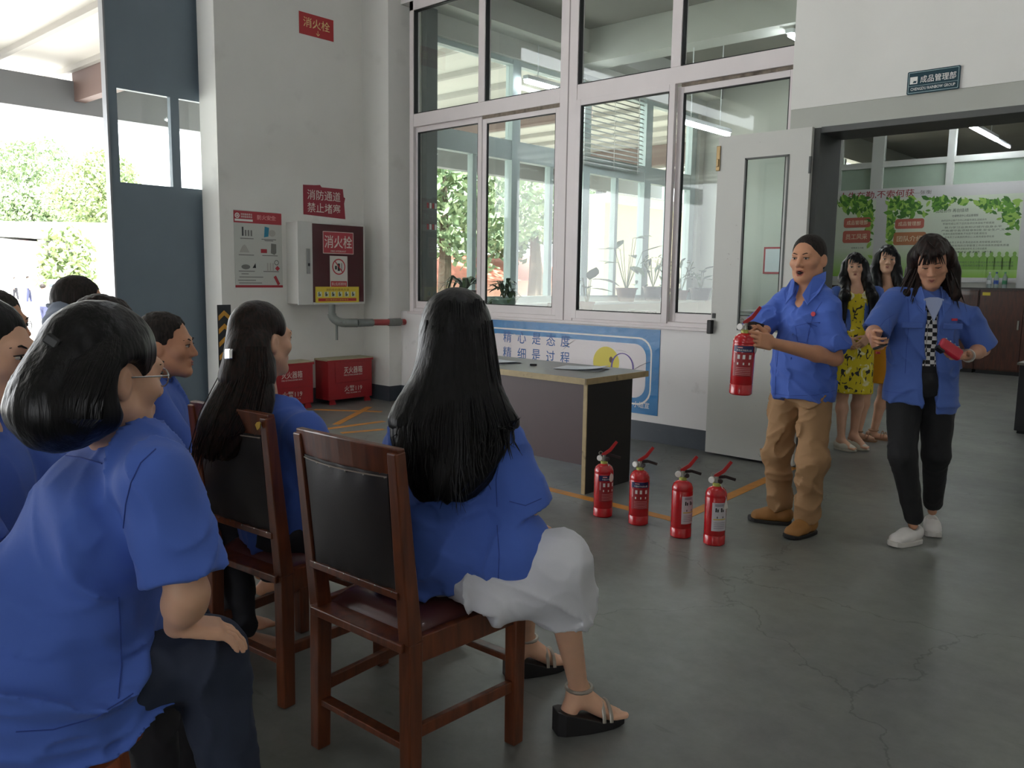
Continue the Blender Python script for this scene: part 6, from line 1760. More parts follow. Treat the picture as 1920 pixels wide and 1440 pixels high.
# ---- the woman walking forward with a red purse
M_black_d = mat('black_denim', (16, 16, 19), 0.8, var=0.1, vscale=8, bump=0.1, bscale=60)
def walking_woman():
    yaw = math.radians(-58); f, l = frame(yaw)
    b = at(1733, 650, 4.44); b[2] = 0
    P = lambda ll, ff, z: b + l * ll + f * ff + UP3 * z
    t = person('woman in an open blue jacket and black trousers looking down at a red purse', b)
    hd = Head(at(1748, 492, 4.36), math.radians(-76), -0.42, 0.06, 0.98)
    shL, shR = at(1810, 596, 4.38), at(1674, 566, 4.44)
    elR = at(1640, 622, 4.40); wrR = at(1634, 628, 4.20); knR = at(1640, 645, 4.12)
    elL = at(1842, 655, 4.40); wrL = at(1812, 668, 4.22); knL = at(1788, 672, 4.16)
    kneeR = at(1692, 852, 4.46); ankR = at(1712, 985, 4.56); kneeL = at(1755, 850, 4.52); ankL = at(1748, 958, 4.72)
    sd = Soft(); Mx = np.stack([l, f, UP3], 1)
    hd.skin(sd, False, 0.98)
    sd.cone(hd.L(0, -0.03, -0.05), P(0, -0.01, 1.37), 0.048, 0.052, 0.03)
    sd.ell(P(0, 0, 1.15), (0.11, 0.075, 0.2), Mx, 0.03); sd.ell(P(0, 0, 0.95), (0.11, 0.085, 0.13), Mx, 0.03)
    sd.cone(shR, shL, 0.04, 0.04, 0.03)
    add_arm(sd, shL, elL, wrL, 0.9); add_arm(sd, shR, elR, wrR, 0.9)
    add_hand(sd, wrR, knR - wrR, l + f * 0.3, UP3, 0.7, 0.9, thumb_curl=0.8)
    add_hand(sd, wrL, knL - wrL - l * 0.03, UP3 - l * 0.2, f, 0.55, 0.92, thumb_curl=0.3, curls=(0.75, 0.6, 0.5, 0.35))
    add_leg(sd, P(0.085, 0, 0.9), kneeL, ankL, 0.72); add_leg(sd, P(-0.085, 0, 0.9), kneeR, ankR, 0.72)
    body = soft_obj('body', sd, 0.005, SK_d, t); body['_o'] = t['_o']
    hd.features(t, body, False, 0.25)
    # shoulder-length layered hair
    hs = Soft(); E = lambda c, r, kk=0.02, op='u', k2=None: hs.ell(hd.L(*c), np.array(r) * hd.s, hd.M, kk, op)
    E((0, -0.02, 0.05), (0.09, 0.105, 0.098))
    E((0, 0.075, 0.075), (0.06, 0.03, 0.035), 0.03)
    hs.box(hd.L(0.0, 0.14, -0.04), np.array([0.052, 0.085, 0.088]) * hd.s, hd.M, 0.02, 0.012, 's')
    top = hd.L(0, -0.03, 0.03)
    for a, r1, r2, fw in ((-0.115, 0.036, 0.04, 0.02), (-0.07, 0.05, 0.05, -0.05), (0.0, 0.055, 0.05, -0.08), (0.07, 0.05, 0.055, -0.05), (0.11, 0.04, 0.05, 0.03)):
        q = P(a, fw, 1.36); s0 = hd.L(-a * 0.62, -0.03 + fw * 0.3, 0.03); mid = hd.L(-a * 0.82, -0.04 + fw * 0.4, -0.07)
        hs.chain([s0, mid, q], [0.045, r1, r2 * 0.75], 0.025)
    soft_obj('hair', hs, 0.006, H_brown, t, hair_warp(3.0, 0.006, 60))
    mb = MB(); rs = np.random.RandomState(5); ro = []; dr = []
    for i in range(90):
        a = rs.uniform(-0.15, 0.14); fr_ = 0.05 if abs(a) > 0.075 else -0.07; s0 = hd.L(-a * 0.55, -0.04 + fr_ * 0.5, 0.0)
        ro.append(s0); dr.append(P(a * 1.1 + rs.normal() * 0.012, fr_ + rs.uniform(-0.04, 0.03), rs.uniform(1.24, 1.38)))
    strands(mb, ro, dr, 0.008, 6)
    for i in range(22):
        x = rs.uniform(-0.06, 0.055); ro2 = hd.L(0.02, 0.045, 0.135); mb.tube([ro2, hd.L(x * 0.8, 0.098, 0.085), hd.L(x * 1.15, 0.106 - abs(x) * 0.25, 0.035 - abs(x) * 0.2)], [0.007, 0.008, 0.002], 6, flat=0.5)
    mb.build('hair_locks', H_brown, t, smooth=True)
    # houndstooth top
    M_h = mat('top_black', (20, 20, 22), 0.8)
    ht = Soft(); ht.ell(P(0, 0.005, 1.14), (0.14, 0.1, 0.22), Mx, 0.03); ht.ell(P(0, 0.0, 0.96), (0.142, 0.108, 0.15), Mx, 0.03)
    ht.box(P(0, 0, 0.66), (0.4, 0.4, 0.18), None, 0.002, 0.004, 's'); ht.cone(P(0, 0.05, 1.37), P(0, 0.12, 1.45), 0.06, 0.08, 0.01, 's')
    tp_ = soft_obj('knit_top', ht, 0.007, hounds(), t)
    ht2 = Soft(); ht2.ell(P(0, 0.0, 0.93), (0.156, 0.118, 0.13), Mx, 0.05); ht2.box(P(0, 0, 0.69), (0.4, 0.4, 0.15), None, 0.002, 0.004, 's'); ht2.box(P(0, 0, 1.12), (0.4, 0.4, 0.2), None, 0.002, 0.004, 's')
    soft_obj('white_hem', ht2, 0.007, mat('pale_cotton', (150, 160, 190), 0.8), t)
    MB().prism([(-0.05, 0.1), (0.0, -0.02), (0.05, 0.1), (0.02, 0.11), (-0.02, 0.11)], P(0, 0.118, 1.24), -l, UP3 * 0.97 - f * 0.24, -0.006).build('inner_collar', mat('pale_cotton', (150, 160, 190), 0.8), t, bevel=0.002)
    # jacket
    ss = Soft()
    sleeve(ss, shL, elL, 0.95, 0.066, 0.076); sleeve(ss, shR, elR, 1.0, 0.066, 0.072)
    ss.cone(P(0, -0.02, 1.365), shL, 0.05, 0.06, 0.02); ss.cone(P(0, -0.02, 1.375), shR, 0.05, 0.06, 0.02)
    ss.ell(P(0, 0.0, 1.2), (0.17, 0.118, 0.19), Mx, 0.03); ss.ell(P(0, 0.0, 1.02), (0.182, 0.13, 0.22), Mx, 0.03); ss.ell(P(0, 0.0, 0.83), (0.19, 0.14, 0.26), Mx, 0.03)
    ss.box(P(-0.2, 0, 0.62), (0.17, 0.4, 0.17), Mx, 0.002, 0.004, 's'); ss.box(P(0.2, 0, 0.565), (0.24, 0.4, 0.17), Mx, 0.002, 0.004, 's')
    # open front: wedge between the jacket fronts
    ss.box(P(0.005, 0.2, 0.95), (0.034, 0.16, 0.36), Mx @ rotm((0, 1, 0), -0.03), 0.004, 0.008, 's')
    ss.cone(P(0.0, 0.16, 1.26), P(0.0, 0.10, 1.46), 0.03, 0.085, 0.01, 's')
    ss.ell(P(0, -0.005, 1.14), (0.145, 0.1, 0.22), Mx, 0.006, 's'); ss.ell(P(0, 0, 0.85), (0.16, 0.118, 0.2), Mx, 0.006, 's')
    so = soft_obj('jacket', ss, 0.006, M_shirt2, t, fold_warp(8.1, 0.009, (8, 8, 6), rotm((0, 1, 0.2), -0.5)), 0.05)
    for q in ([(1640, 727), (1670, 735), (1705, 738)], [(1735, 752), (1765, 756), (1795, 754)], [(1702, 560), (1705, 600), (1700, 650), (1697, 700)], [(1676, 590), (1660, 600), (1650, 612)], [(1668, 630), (1690, 632), (1700, 630)], [(1745, 600), (1742, 660), (1738, 720), (1736, 760)], [(1668, 592), (1668, 640), (1700, 642)]):
        seam(so, t, q)
    for sx in (-1, 1):
        MB().obox(P(sx * 0.098, 0.112, 1.2), (0.105, 0.010, 0.03), Mx @ rotm((0, 0, 1), sx * -0.25)).build('pocket_flap', M_shirt2, t, bevel=0.006)
        pl = [P(sx * 0.06, -0.05, 1.41), P(sx * 0.095, 0.03, 1.375), P(sx * 0.085, 0.1, 1.31), P(sx * 0.045, 0.128, 1.25), P(sx * 0.04, 0.11, 1.32), P(sx * 0.05, 0.05, 1.4)]
        n_ = unit(np.cross(pl[2] - pl[0], pl[4] - pl[0])); v = [q + n_ * 0.004 for q in pl] + [q - n_ * 0.004 for q in pl]; k = 6
        MB().add(v, [tuple(range(k)), tuple(range(2 * k - 1, k - 1, -1))] + [(i, k + i, k + (i + 1) % k, (i + 1) % k) for i in range(k)]).build('collar', M_shirt2, t, bevel=0.003)
    MB().obox(P(0.105, 0.105, 1.235), (0.03, 0.006, 0.012), Mx @ rotm((0, 0, 1), -0.3)).build('logo', mat('logo_red', (190, 40, 60), 0.5), t)
    tr = Soft(); tr.ell(P(0, 0, 0.9), (0.152, 0.118, 0.13), Mx, 0.05)
    for hip, kn, an in ((P(0.082, 0, 0.88), kneeL, ankL), (P(-0.082, 0, 0.88), kneeR, ankR)):
        tr.cone(hip, kn, 0.098, 0.068, 0.03); tr.cone(kn, an + UP3 * 0.05, 0.068, 0.05, 0.03)
    soft_obj('trousers', tr, 0.007, M_black_d, t, fold_warp(2.2, 0.003, (12, 12, 12)), 0.04)
    M_wsh = mat('white_leather', (214, 210, 206), 0.45, var=0.04, vscale=10); M_wso = mat('white_rubber', (198, 194, 188), 0.6)
    shoe(t, np.array([ankR[0], ankR[1], 0.08]), onz(1668, 1026), M_wsh, M_wso, 0.98, 0.028, laces=mat('lace_white', (226, 224, 220), 0.7))
    tl = onz(1752, 1010)
    shoe(t, np.array([*(at(1748, 975, 4.75)[:2]), 0.08]), tl, M_wsh, M_wso, 0.98, 0.028, laces=mat('lace_white', (226, 224, 220), 0.7))
    MB().lathe([(0.034, -0.006), (0.036, 0), (0.034, 0.006)], 14, wrL + (wrL - elL) * -0.1, frame_from(wrL - elL)).build('bracelet', mat('silver', (200, 200, 196), 0.3, 1.0), t, smooth=True)
    # things in her hands
    pc = at(1782, 655, 4.13); ph = thing('purse', 'red studded purse in the hand of the woman in the open jacket', 'purse', tuple(pc))
    Mp = np.stack([CR, CU, -CW], 1) @ rotm((0, 0, 1), -0.6) @ rotm((1, 0, 0), -0.3)
    MB().obox(pc, (0.125, 0.062, 0.032), Mp).build('body', mat('purse_red', (178, 20, 48), 0.3, coat=0.4), ph, bevel=0.012, seg=3)
    for i in range(5):
        MB().sphere(pc + Mp @ np.array([-0.05 + i * 0.025, 0.027, 0.016]), 0.004, 6, 4).build('stud', M_tack, ph, smooth=True)
    MB().obox(pc + Mp @ np.array([-0.045, -0.03, -0.005]), (0.04, 0.02, 0.03), Mp).build('inner_lining', M_black, ph)
    pk = at(1650, 650, 4.10); kk = thing('key_fob', 'black key fob held in the other hand of the woman in the open jacket', 'key fob', tuple(pk))
    MB().obox(pk, (0.07, 0.012, 0.02), np.stack([CR, CU, -CW], 1) @ rotm((0, 0, 1), 0.35)).build('fob', M_black, kk, bevel=0.004)
    MB().obox(pk - CR * 0.01 - CU * 0.03, (0.02, 0.012, 0.015), np.stack([CR, CU, -CW], 1)).build('tip', mat('fob_red', (150, 20, 30), 0.4), kk, bevel=0.003)

def hounds():
    m = bpy.data.materials.new('houndstooth_knit'); m.use_nodes = True; nt = m.node_tree; b = nt.nodes['Principled BSDF']; b.inputs['Roughness'].default_value = 0.85
    tc = nt.nodes.new('ShaderNodeTexCoord'); mp = nt.nodes.new('ShaderNodeMapping'); mp.inputs['Rotation'].default_value = (0, 0, math.radians(32)); mp.inputs['Scale'].default_value = (1, 1, 1)
    ck = nt.nodes.new('ShaderNodeTexChecker'); ck.inputs['Scale'].default_value = 48; ck.inputs['Color1'].default_value = lin((20, 20, 22)); ck.inputs['Color2'].default_value = lin((206, 204, 200))
    nt.links.new(tc.outputs['Object'], mp.inputs['Vector']); nt.links.new(mp.outputs['Vector'], ck.inputs['Vector'])
    sp = nt.nodes.new('ShaderNodeSeparateXYZ'); nt.links.new(tc.outputs['Object'], sp.inputs['Vector'])
    gt = nt.nodes.new('ShaderNodeMath'); gt.operation = 'GREATER_THAN'; gt.inputs[1].default_value = 0.99
    nt.links.new(sp.outputs['Z'], gt.inputs[0])
    mx = nt.nodes.new('ShaderNodeMix'); mx.data_type = 'RGBA'; nt.links.new(gt.outputs['Value'], mx.inputs['Factor']); mx.inputs['A'].default_value = lin((18, 18, 20)); nt.links.new(ck.outputs['Color'], mx.inputs['B'])
    nt.links.new(mx.outputs['Result'], b.inputs['Base Color']); return m
walking_woman()

# ---- two women in the doorway
def print_mat(name, ground, marks, scale=14, thr=0.62):
    m = bpy.data.materials.new(name); m.use_nodes = True; nt = m.node_tree; b = nt.nodes['Principled BSDF']; b.inputs['Roughness'].default_value = 0.7
    tc = nt.nodes.new('ShaderNodeTexCoord'); src = None
    base = lin(ground)
    for i, (c, sc_, lo, hi, st) in enumerate(marks):
        mp = nt.nodes.new('ShaderNodeMapping'); mp.inputs['Location'].default_value = (i * 3.3, i * 1.7, i * 5.1); mp.inputs['Scale'].default_value = st; mp.inputs['Rotation'].default_value = (0, 0.6 * i, 0)
        nt.links.new(tc.outputs['Object'], mp.inputs['Vector'])
        n = nt.nodes.new('ShaderNodeTexNoise'); n.inputs['Scale'].default_value = sc_; n.inputs['Detail'].default_value = 1.5; n.inputs['Distortion'].default_value = 0.8
        nt.links.new(mp.outputs['Vector'], n.inputs['Vector'])
        r = nt.nodes.new('ShaderNodeMapRange'); r.inputs['From Min'].default_value = lo; r.inputs['From Max'].default_value = hi
        nt.links.new(n.outputs['Fac'], r.inputs['Value'])
        mx = nt.nodes.new('ShaderNodeMix'); mx.data_type = 'RGBA'; nt.links.new(r.outputs['Result'], mx.inputs['Factor'])
        if src is None: mx.inputs['A'].default_value = base
        else: nt.links.new(src, mx.inputs['A'])
        mx.inputs['B'].default_value = lin(c); src = mx.outputs['Result']
    nt.links.new(src, b.inputs['Base Color']); return m
M_floral = print_mat('yellow_floral_print', (206, 186, 20), [((226, 222, 190), 14, 0.6, 0.66, (1, 1, 1)), ((26, 26, 30), 26, 0.6, 0.62, (1, 1, 0.7))])
M_orange_d = mat('orange_dress_cotton', (214, 146, 20), 0.75, var=0.05, vscale=6)

def doorway_woman(label, b, yaw, hd, dress, jacket, hips, ankL, ankR, hem, shoes, hairlen, hands=True):
    f, l = frame(yaw)
    P = lambda ll, ff, z: b + l * ll + f * ff + UP3 * z
    t = person(label, b)
    Mx = np.stack([l, f, UP3], 1)
    shL, shR = P(0.152, 0, 1.325), P(-0.152, 0, 1.325)
    elL, elR = P(0.21, 0.03, 1.08), P(-0.21, 0.03, 1.08); wrL, wrR = P(0.08, 0.2, 0.98), P(-0.09, 0.19, 0.96)
    sd = Soft(); hd.skin(sd, False, 0.96)
    sd.cone(hd.L(0, -0.02, -0.06), P(0, -0.01, 1.37), 0.046, 0.05, 0.03)
    sd.ell(P(0, 0, 1.15), (0.13, 0.085, 0.2), Mx, 0.04); sd.ell(P(0, 0, 0.9), (0.13, 0.1, 0.13), Mx, 0.04); sd.cone(P(-0.13, 0, 1.34), P(0.13, 0, 1.34), 0.042, 0.042, 0.03)
    for sh, el, wr, sgn in ((shL, elL, wrL, -1), (shR, elR, wrR, 1)):
        add_arm(sd, sh, el, wr, 0.86); add_hand(sd, wr, l * sgn * 0.6 - UP3 * 0.7, -f + l * sgn * 0.3, f + UP3 * 0.4, 0.4, 0.86)
    for hip, an in ((P(0.08, 0, 0.86), ankL), (P(-0.08, 0, 0.86), ankR)):
        kn = (hip + an) / 2 + f * 0.02; add_leg(sd, hip, kn, an, 0.86)
        add_foot(sd, an, np.array([an[0], an[1], 0.03]) + shoes[2] * 0.15, 0.88)
    body = soft_obj('body', sd, 0.006, SK_f, t); body['_o'] = t['_o']
    hd.features(t, body, False, 0.6)
    hs = Soft(); E = lambda c, r, kk=0.02, op='u': hs.ell(hd.L(*c), np.array(r) * hd.s, hd.M, kk, op)
    E((0, -0.02, 0.048), (0.088, 0.103, 0.096)); E((0.0, 0.07, 0.085), (0.065, 0.03, 0.03), 0.03)
    hs.box(hd.L(-0.004, 0.14, -0.045), np.array([0.05, 0.09, 0.098]) * hd.s, hd.M, 0.022, 0.012, 's')
    for a, fw in ((-0.1, 0.11), (-0.085, 0.03), (-0.06, -0.07), (0, -0.09), (0.06, -0.07), (0.085, 0.03), (0.1, 0.11)):
        hs.chain([hd.L(-a * 0.72, -0.04 + fw * 0.3, 0.02), hd.L(-a * 0.9, -0.03 + fw * 0.35, -0.1), P(a * 1.1, fw * 1.0, 1.30), P(a * 1.15, fw * 1.15, hairlen + 0.06)], [0.042, 0.045, 0.04, 0.02], 0.03)
    soft_obj('hair', hs, 0.006, H_black, t, hair_warp(5.0, 0.005, 60))
    mb = MB(); rs = np.random.RandomState(9)
    for i in range(16):
        x = rs.uniform(-0.055, 0.055); mb.tube([hd.L(-0.02, 0.05, 0.135), hd.L(x * 0.8, 0.097, 0.09), hd.L(x * 1.15, 0.106 - abs(x) * 0.25, 0.045 - abs(x) * 0.3)], [0.007, 0.009, 0.002], 6, flat=0.5)
    ro = []; dr = []
    for i in range(36):
        a = rs.uniform(-0.12, 0.12); fw = 0.13 if abs(a) > 0.07 else -0.09
        ro.append(hd.L(-a * 0.7, fw * 0.2 - 0.02, -0.02)); dr.append(P(a * 1.15, fw * 1.1 + rs.normal() * 0.01, hairlen - 0.05 + rs.uniform(-0.05, 0.12)))
    strands(mb, ro, dr, 0.007, 3)
    mb.build('hair_locks', H_black, t, smooth=True)
    ds = Soft(); ds.cone(P(-0.1, 0, 1.34), P(0.1, 0, 1.34), 0.05, 0.05, 0.03); ds.ell(P(0, 0.005, 1.2), (0.155, 0.112, 0.17), Mx, 0.04); ds.ell(P(0, 0, 1.0), (0.15, 0.11, 0.16), Mx, 0.05)
    ds.cone(P(0, 0, 0.92), P(0, 0, hem - 0.12), 0.155, 0.185, 0.06)
    ds.box(P(0, 0, hem - 0.2), (0.5, 0.5, 0.198), None, 0.002, 0.004, 's'); ds.cone(P(0, 0, hem + 0.06), P(0, 0, hem - 0.05), 0.15, 0.17, 0.01, 's')
    ds.cone(P(0, 0.03, 1.36), P(0, 0.1, 1.42), 0.06, 0.07, 0.01, 's')
    soft_obj('dress', ds, 0.007, dress, t, fold_warp(6.3, 0.005, (12, 12, 3)), 0.04)
    if jacket is not None:
        ss = Soft(); sleeve(ss, shL, elL, 1.0, 0.058, 0.064); sleeve(ss, shR, elR, 0.9, 0.058, 0.064)
        ss.cone(P(0, -0.02, 1.36), shL, 0.046, 0.054, 0.02); ss.cone(P(0, -0.02, 1.36), shR, 0.046, 0.054, 0.02)
        ss.ell(P(0, 0, 1.18), (0.162, 0.122, 0.18), Mx, 0.03); ss.ell(P(0, 0, 0.98), (0.168, 0.13, 0.2), Mx, 0.03)
        ss.box(P(0, 0, 0.75), (0.4, 0.4, 0.15), None, 0.002, 0.004, 's')
        ss.box(P(0, 0.2, 1.1), (0.05, 0.19, 0.4), Mx, 0.004, 0.008, 's')
        soft_obj('jacket', ss, 0.007, jacket, t, fold_warp(3.3, 0.007, (9, 9, 6)), 0.05)
    for an in (ankL, ankR):
        toe = np.array([an[0], an[1], 0.0]) + shoes[2] * 0.155
        if shoes[0] == 'flat': shoe(t, np.array([an[0], an[1], 0.07]), toe, shoes[1], shoes[1], 0.9, 0.015)
        else: sandal(t, np.array([an[0], an[1], 0.075]), toe, shoes[1], shoes[1], 0.018)
    return t
cam_dir = -unit(np.array([CW[0], CW[1], 0])); img_r = unit(np.array([CR[0], CR[1], 0]))
by = at(1600, 640, 7.0); by[2] = 0
g1 = onz(1575, 833); g1[2] = 0.075; g2 = onz(1604, 826); g2[2] = 0.075
doorway_woman('woman with long black hair in a yellow floral dress and blue jacket', by, math.atan2(cam_dir[1], cam_dir[0]) - 0.2,
              Head(at(1603, 501, 6.98), math.atan2(cam_dir[1], cam_dir[0]) - 0.35, -0.05, 0.05, 0.88), M_floral, M_shirt2, None,
              at(1601, 812, 7.15), at(1577, 822, 7.1), 0.5, ('flat', mat('cream_leather', (206, 200, 184), 0.5), unit(img_r * 0.6 + cam_dir)), 1.06)
bo_ = at(1658, 640, 7.55); bo_[2] = 0
doorway_woman('woman in a plain orange dress standing behind the one in floral print', bo_, math.atan2(cam_dir[1], cam_dir[0]) - 0.15,
              Head(at(1663, 488, 7.5), math.atan2(cam_dir[1], cam_dir[0]) - 0.3, 0.0, -0.06, 0.96), M_orange_d, None, None,
              at(1637, 815, 7.62), at(1608, 814, 7.55), 0.52, ('sandal', mat('tan_sandal', (150, 112, 82), 0.5), unit(img_r * 1.0 + cam_dir * 0.9)), 1.12)
# ------------------------------------------------------------------ seated audience
M_jean = mat('dark_denim', (34, 42, 62), 0.8, var=0.08, vscale=9, bump=0.15, bscale=120, bdist=0.002)
M_dark = mat('dark_trousers', (34, 34, 40), 0.8)
M_skirt = mat('white_embroidered_cotton', (206, 206, 212), 0.8, var=0.03, vscale=8, bump=0.1, bscale=90, bdist=0.003)
add_wrinkles(M_skirt, 6.0, 0.3, 0.012)

t_shirt = {}
def seated(label, hc, yaw, hyaw, hpitch, size, hip, sh_w=0.185, lean=None, shirt=M_shirt, skin=SK_d, res=0.007, arms=True, legs=True, wide=1.0,
           elR=None, elL=None, wrR=None, wrL=None, kneeR=None, kneeL=None, ankR=None, ankL=None, shz=None, pants=M_dark, glasses=None, feat=True,
           bulk=1.0, seed=1.0, skirt=None, sleeve_f=0.85, hands=True, neck_r=0.05, shirt_res=0.007, hem=None, foldM=None, amp=0.012, face=True, shL=None, shR=None, low=None, fsc=(8, 8, 6), rows=None, drape=None, slv=1.0):
    f, l = frame(yaw); hip = np.asarray(hip, float); hc = np.asarray(hc, float)
    hd = Head(hc, hyaw, hpitch, 0.0, size)
    base = np.array([hip[0], hip[1], 0.0])
    t = person(label, base)
    nk = hd.L(0, -0.03, -0.10) * 1.0
    shz = shz if shz is not None else nk[2] - 0.10
    shc = np.array([nk[0], nk[1], 0]) - f * 0.02 + UP3 * shz
    if shL is None: shL, shR = shc + l * sh_w, shc - l * sh_w
    else:
        shc = (shL + shR) / 2; l = shL - shR; l[2] = 0; l = unit(l); f0 = f; f = np.array([l[1], -l[0], 0])
    Q = lambda u: hip + (shc - hip) * u            # along the spine
    up = unit(shc - hip); fw = unit(f - up * np.dot(f, up)); Mx = np.stack([l, fw, up], 1)
    elL = shL + f * 0.12 - UP3 * 0.25 + l * 0.03 if elL is None else elL
    elR = shR + f * 0.12 - UP3 * 0.25 - l * 0.03 if elR is None else elR
    wrL = elL + f * 0.2 - UP3 * 0.06 - l * 0.1 if wrL is None else wrL
    wrR = elR + f * 0.2 - UP3 * 0.06 + l * 0.1 if wrR is None else wrR
    f = frame(yaw)[0]; lh = frame(yaw)[1]
    kneeL = hip + f * 0.42 + l * 0.1 if kneeL is None else kneeL
    kneeR = hip + f * 0.42 - l * 0.1 if kneeR is None else kneeR
    ankL = np.array([kneeL[0], kneeL[1], 0.09]) + f * 0.03 if ankL is None else ankL
    ankR = np.array([kneeR[0], kneeR[1], 0.09]) + f * 0.03 if ankR is None else ankR
    sd = Soft(); hd.skin(sd, False, wide)
    sd.cone(hd.L(0, -0.025, -0.05), shc + UP3 * 0.04, neck_r, neck_r * 1.1, 0.03)
    sd.cone(shR, shL, 0.04, 0.04, 0.03); sd.cone(Q(0.95), Q(0.1), 0.08, 0.09, 0.03)
    add_arm(sd, shL, elL, wrL, 0.92); add_arm(sd, shR, elR, wrR, 0.92)
    if hands:
        add_hand(sd, wrL, f - UP3 * 0.25 - l * 0.2, -UP3, -l, 0.35, 0.9); add_hand(sd, wrR, f - UP3 * 0.25 + l * 0.2, -UP3, l, 0.35, 0.9)
    if legs:
        for s_, kn, an in ((1, kneeL, ankL), (-1, kneeR, ankR)):
            add_leg(sd, hip + lh * 0.085 * s_, kn, an, 0.84); add_foot(sd, an, np.array([an[0], an[1], 0.035]) + f * 0.15, 0.9)
    body = soft_obj('body', sd, res, skin, t); body['_o'] = t['_o']
    if feat: hd.features(t, body, False, 0.6, glasses)
    ss = Soft()
    sleeve(ss, shL, elL, sleeve_f, 0.066 * bulk * slv, 0.08 * bulk * slv); sleeve(ss, shR, elR, sleeve_f, 0.066 * bulk * slv, 0.08 * bulk * slv)
    ss.cone(shc + UP3 * 0.055 - f * 0.01, shL, 0.055 * bulk, 0.062 * bulk, 0.02); ss.cone(shc + UP3 * 0.055 - f * 0.01, shR, 0.055 * bulk, 0.062 * bulk, 0.02)
    ss.ell(Q(0.72), np.array([0.175, 0.125, 0.19]) * bulk, Mx, 0.03); ss.ell(Q(0.35), np.array([0.175, 0.13, 0.2]) * bulk, Mx, 0.03); ss.ell(Q(0.06), np.array([0.19, 0.15, 0.16]) * bulk, Mx, 0.03)
    if low: ss.ell(hip + UP3 * 0.06, low, np.stack([lh, f, UP3], 1), 0.04)
    if rows: soft_rows(ss, rows, 0.04)
    for q in (drape or []): ss.cone(*q, 0.04)
    hz = hip[2] - 0.055 if hem is None else hem
    ss.cut((0, 0, hz), (0, 0, -1))
    ss.cone(shc + UP3 * 0.10 + f * 0.05, shc + UP3 * 0.2 + f * 0.1, 0.06, 0.09, 0.01, 's')
    def calm(Pq):                                    # folds are shallower on the sleeves
        m_ = np.ones(len(Pq))
        for a_, b_ in ((shL, elL), (shR, elR)):
            d_ = b_ - a_; u_ = np.clip(((Pq - a_) @ d_) / (d_ @ d_), 0.15, 1.2); r_ = np.linalg.norm(Pq - a_ - u_[:, None] * d_, axis=1)
            m_ = np.minimum(m_, np.clip((r_ - 0.085) / 0.06, 0.4, 1))
        return m_
    so = soft_obj('shirt', ss, shirt_res, shirt, t, fold_warp(seed, amp, fsc, foldM, 0.35, calm), 0.06); so['_o'] = t['_o']
    cl = Soft(); rc = 0.064
    nkx = shc + UP3 * 0.075 - f * 0.005
    pts = [nkx + (f * math.cos(a) * rc * 1.05 + l * math.sin(a) * rc) + UP3 * (0.012 * -math.cos(a)) for a in np.linspace(0.5, 2 * math.pi - 0.5, 13)]
    MB().tube([p for p in pts], 0.022, 8, flat=0.55).build('collar', shirt, t, smooth=True)
    if legs and pants is not None:
        tr = Soft(); tr.ell(hip, (0.165, 0.15, 0.11), np.stack([lh, f, UP3], 1), 0.03)
        for s_, kn, an in ((1, kneeL, ankL), (-1, kneeR, ankR)):
            tr.cone(hip + lh * 0.085 * s_, kn, 0.092, 0.07, 0.03); tr.cone(kn, an + UP3 * 0.03, 0.07, 0.05, 0.03)
        soft_obj('trousers', tr, shirt_res + 0.001, pants, t, fold_warp(seed + 2, 0.007, (10, 10, 10)), 0.05)
    t_shirt[t.name] = so
    return t, hd, f, lh, shc, hip, Mx, body

def cap_hair(hd, t, m, front=0.0, rough=0.002, low=-0.055, res=0.006, extra=None, big=1.0, name='hair', seed=1):
    """short hair: cap round the skull, cleared from face and ears"""
    hs = Soft(); E = lambda c, r, kk=0.01, op='u': hs.ell(hd.L(*c), np.array(r) * hd.s, hd.M, kk, op)
    E((0, -0.018, 0.048), (0.083 * big, 0.101 * big, 0.094 * big)); E((0, -0.06, -0.01), (0.07, 0.052, 0.06), 0.03)
    if extra: extra(hs, E)
    E((0, 0.125 - front, -0.005), (0.085, 0.095, 0.098), 0.014, 's')
    hs.box(hd.L(0, 0.025, -0.12), np.array([0.2, 0.058, 0.125]) * hd.s, hd.M, 0.006, 0.01, 's')
    hs.box(hd.L(0, -0.05, low - 0.1), np.array([0.2, 0.2, 0.095]) * hd.s, hd.M, 0.006, 0.01, 's')
    return soft_obj(name, hs, res, m, t, lambda Q: rough * vnoise(Q * np.array([150, 150, 60])) + rough * vnoise(Q * 60 + seed))

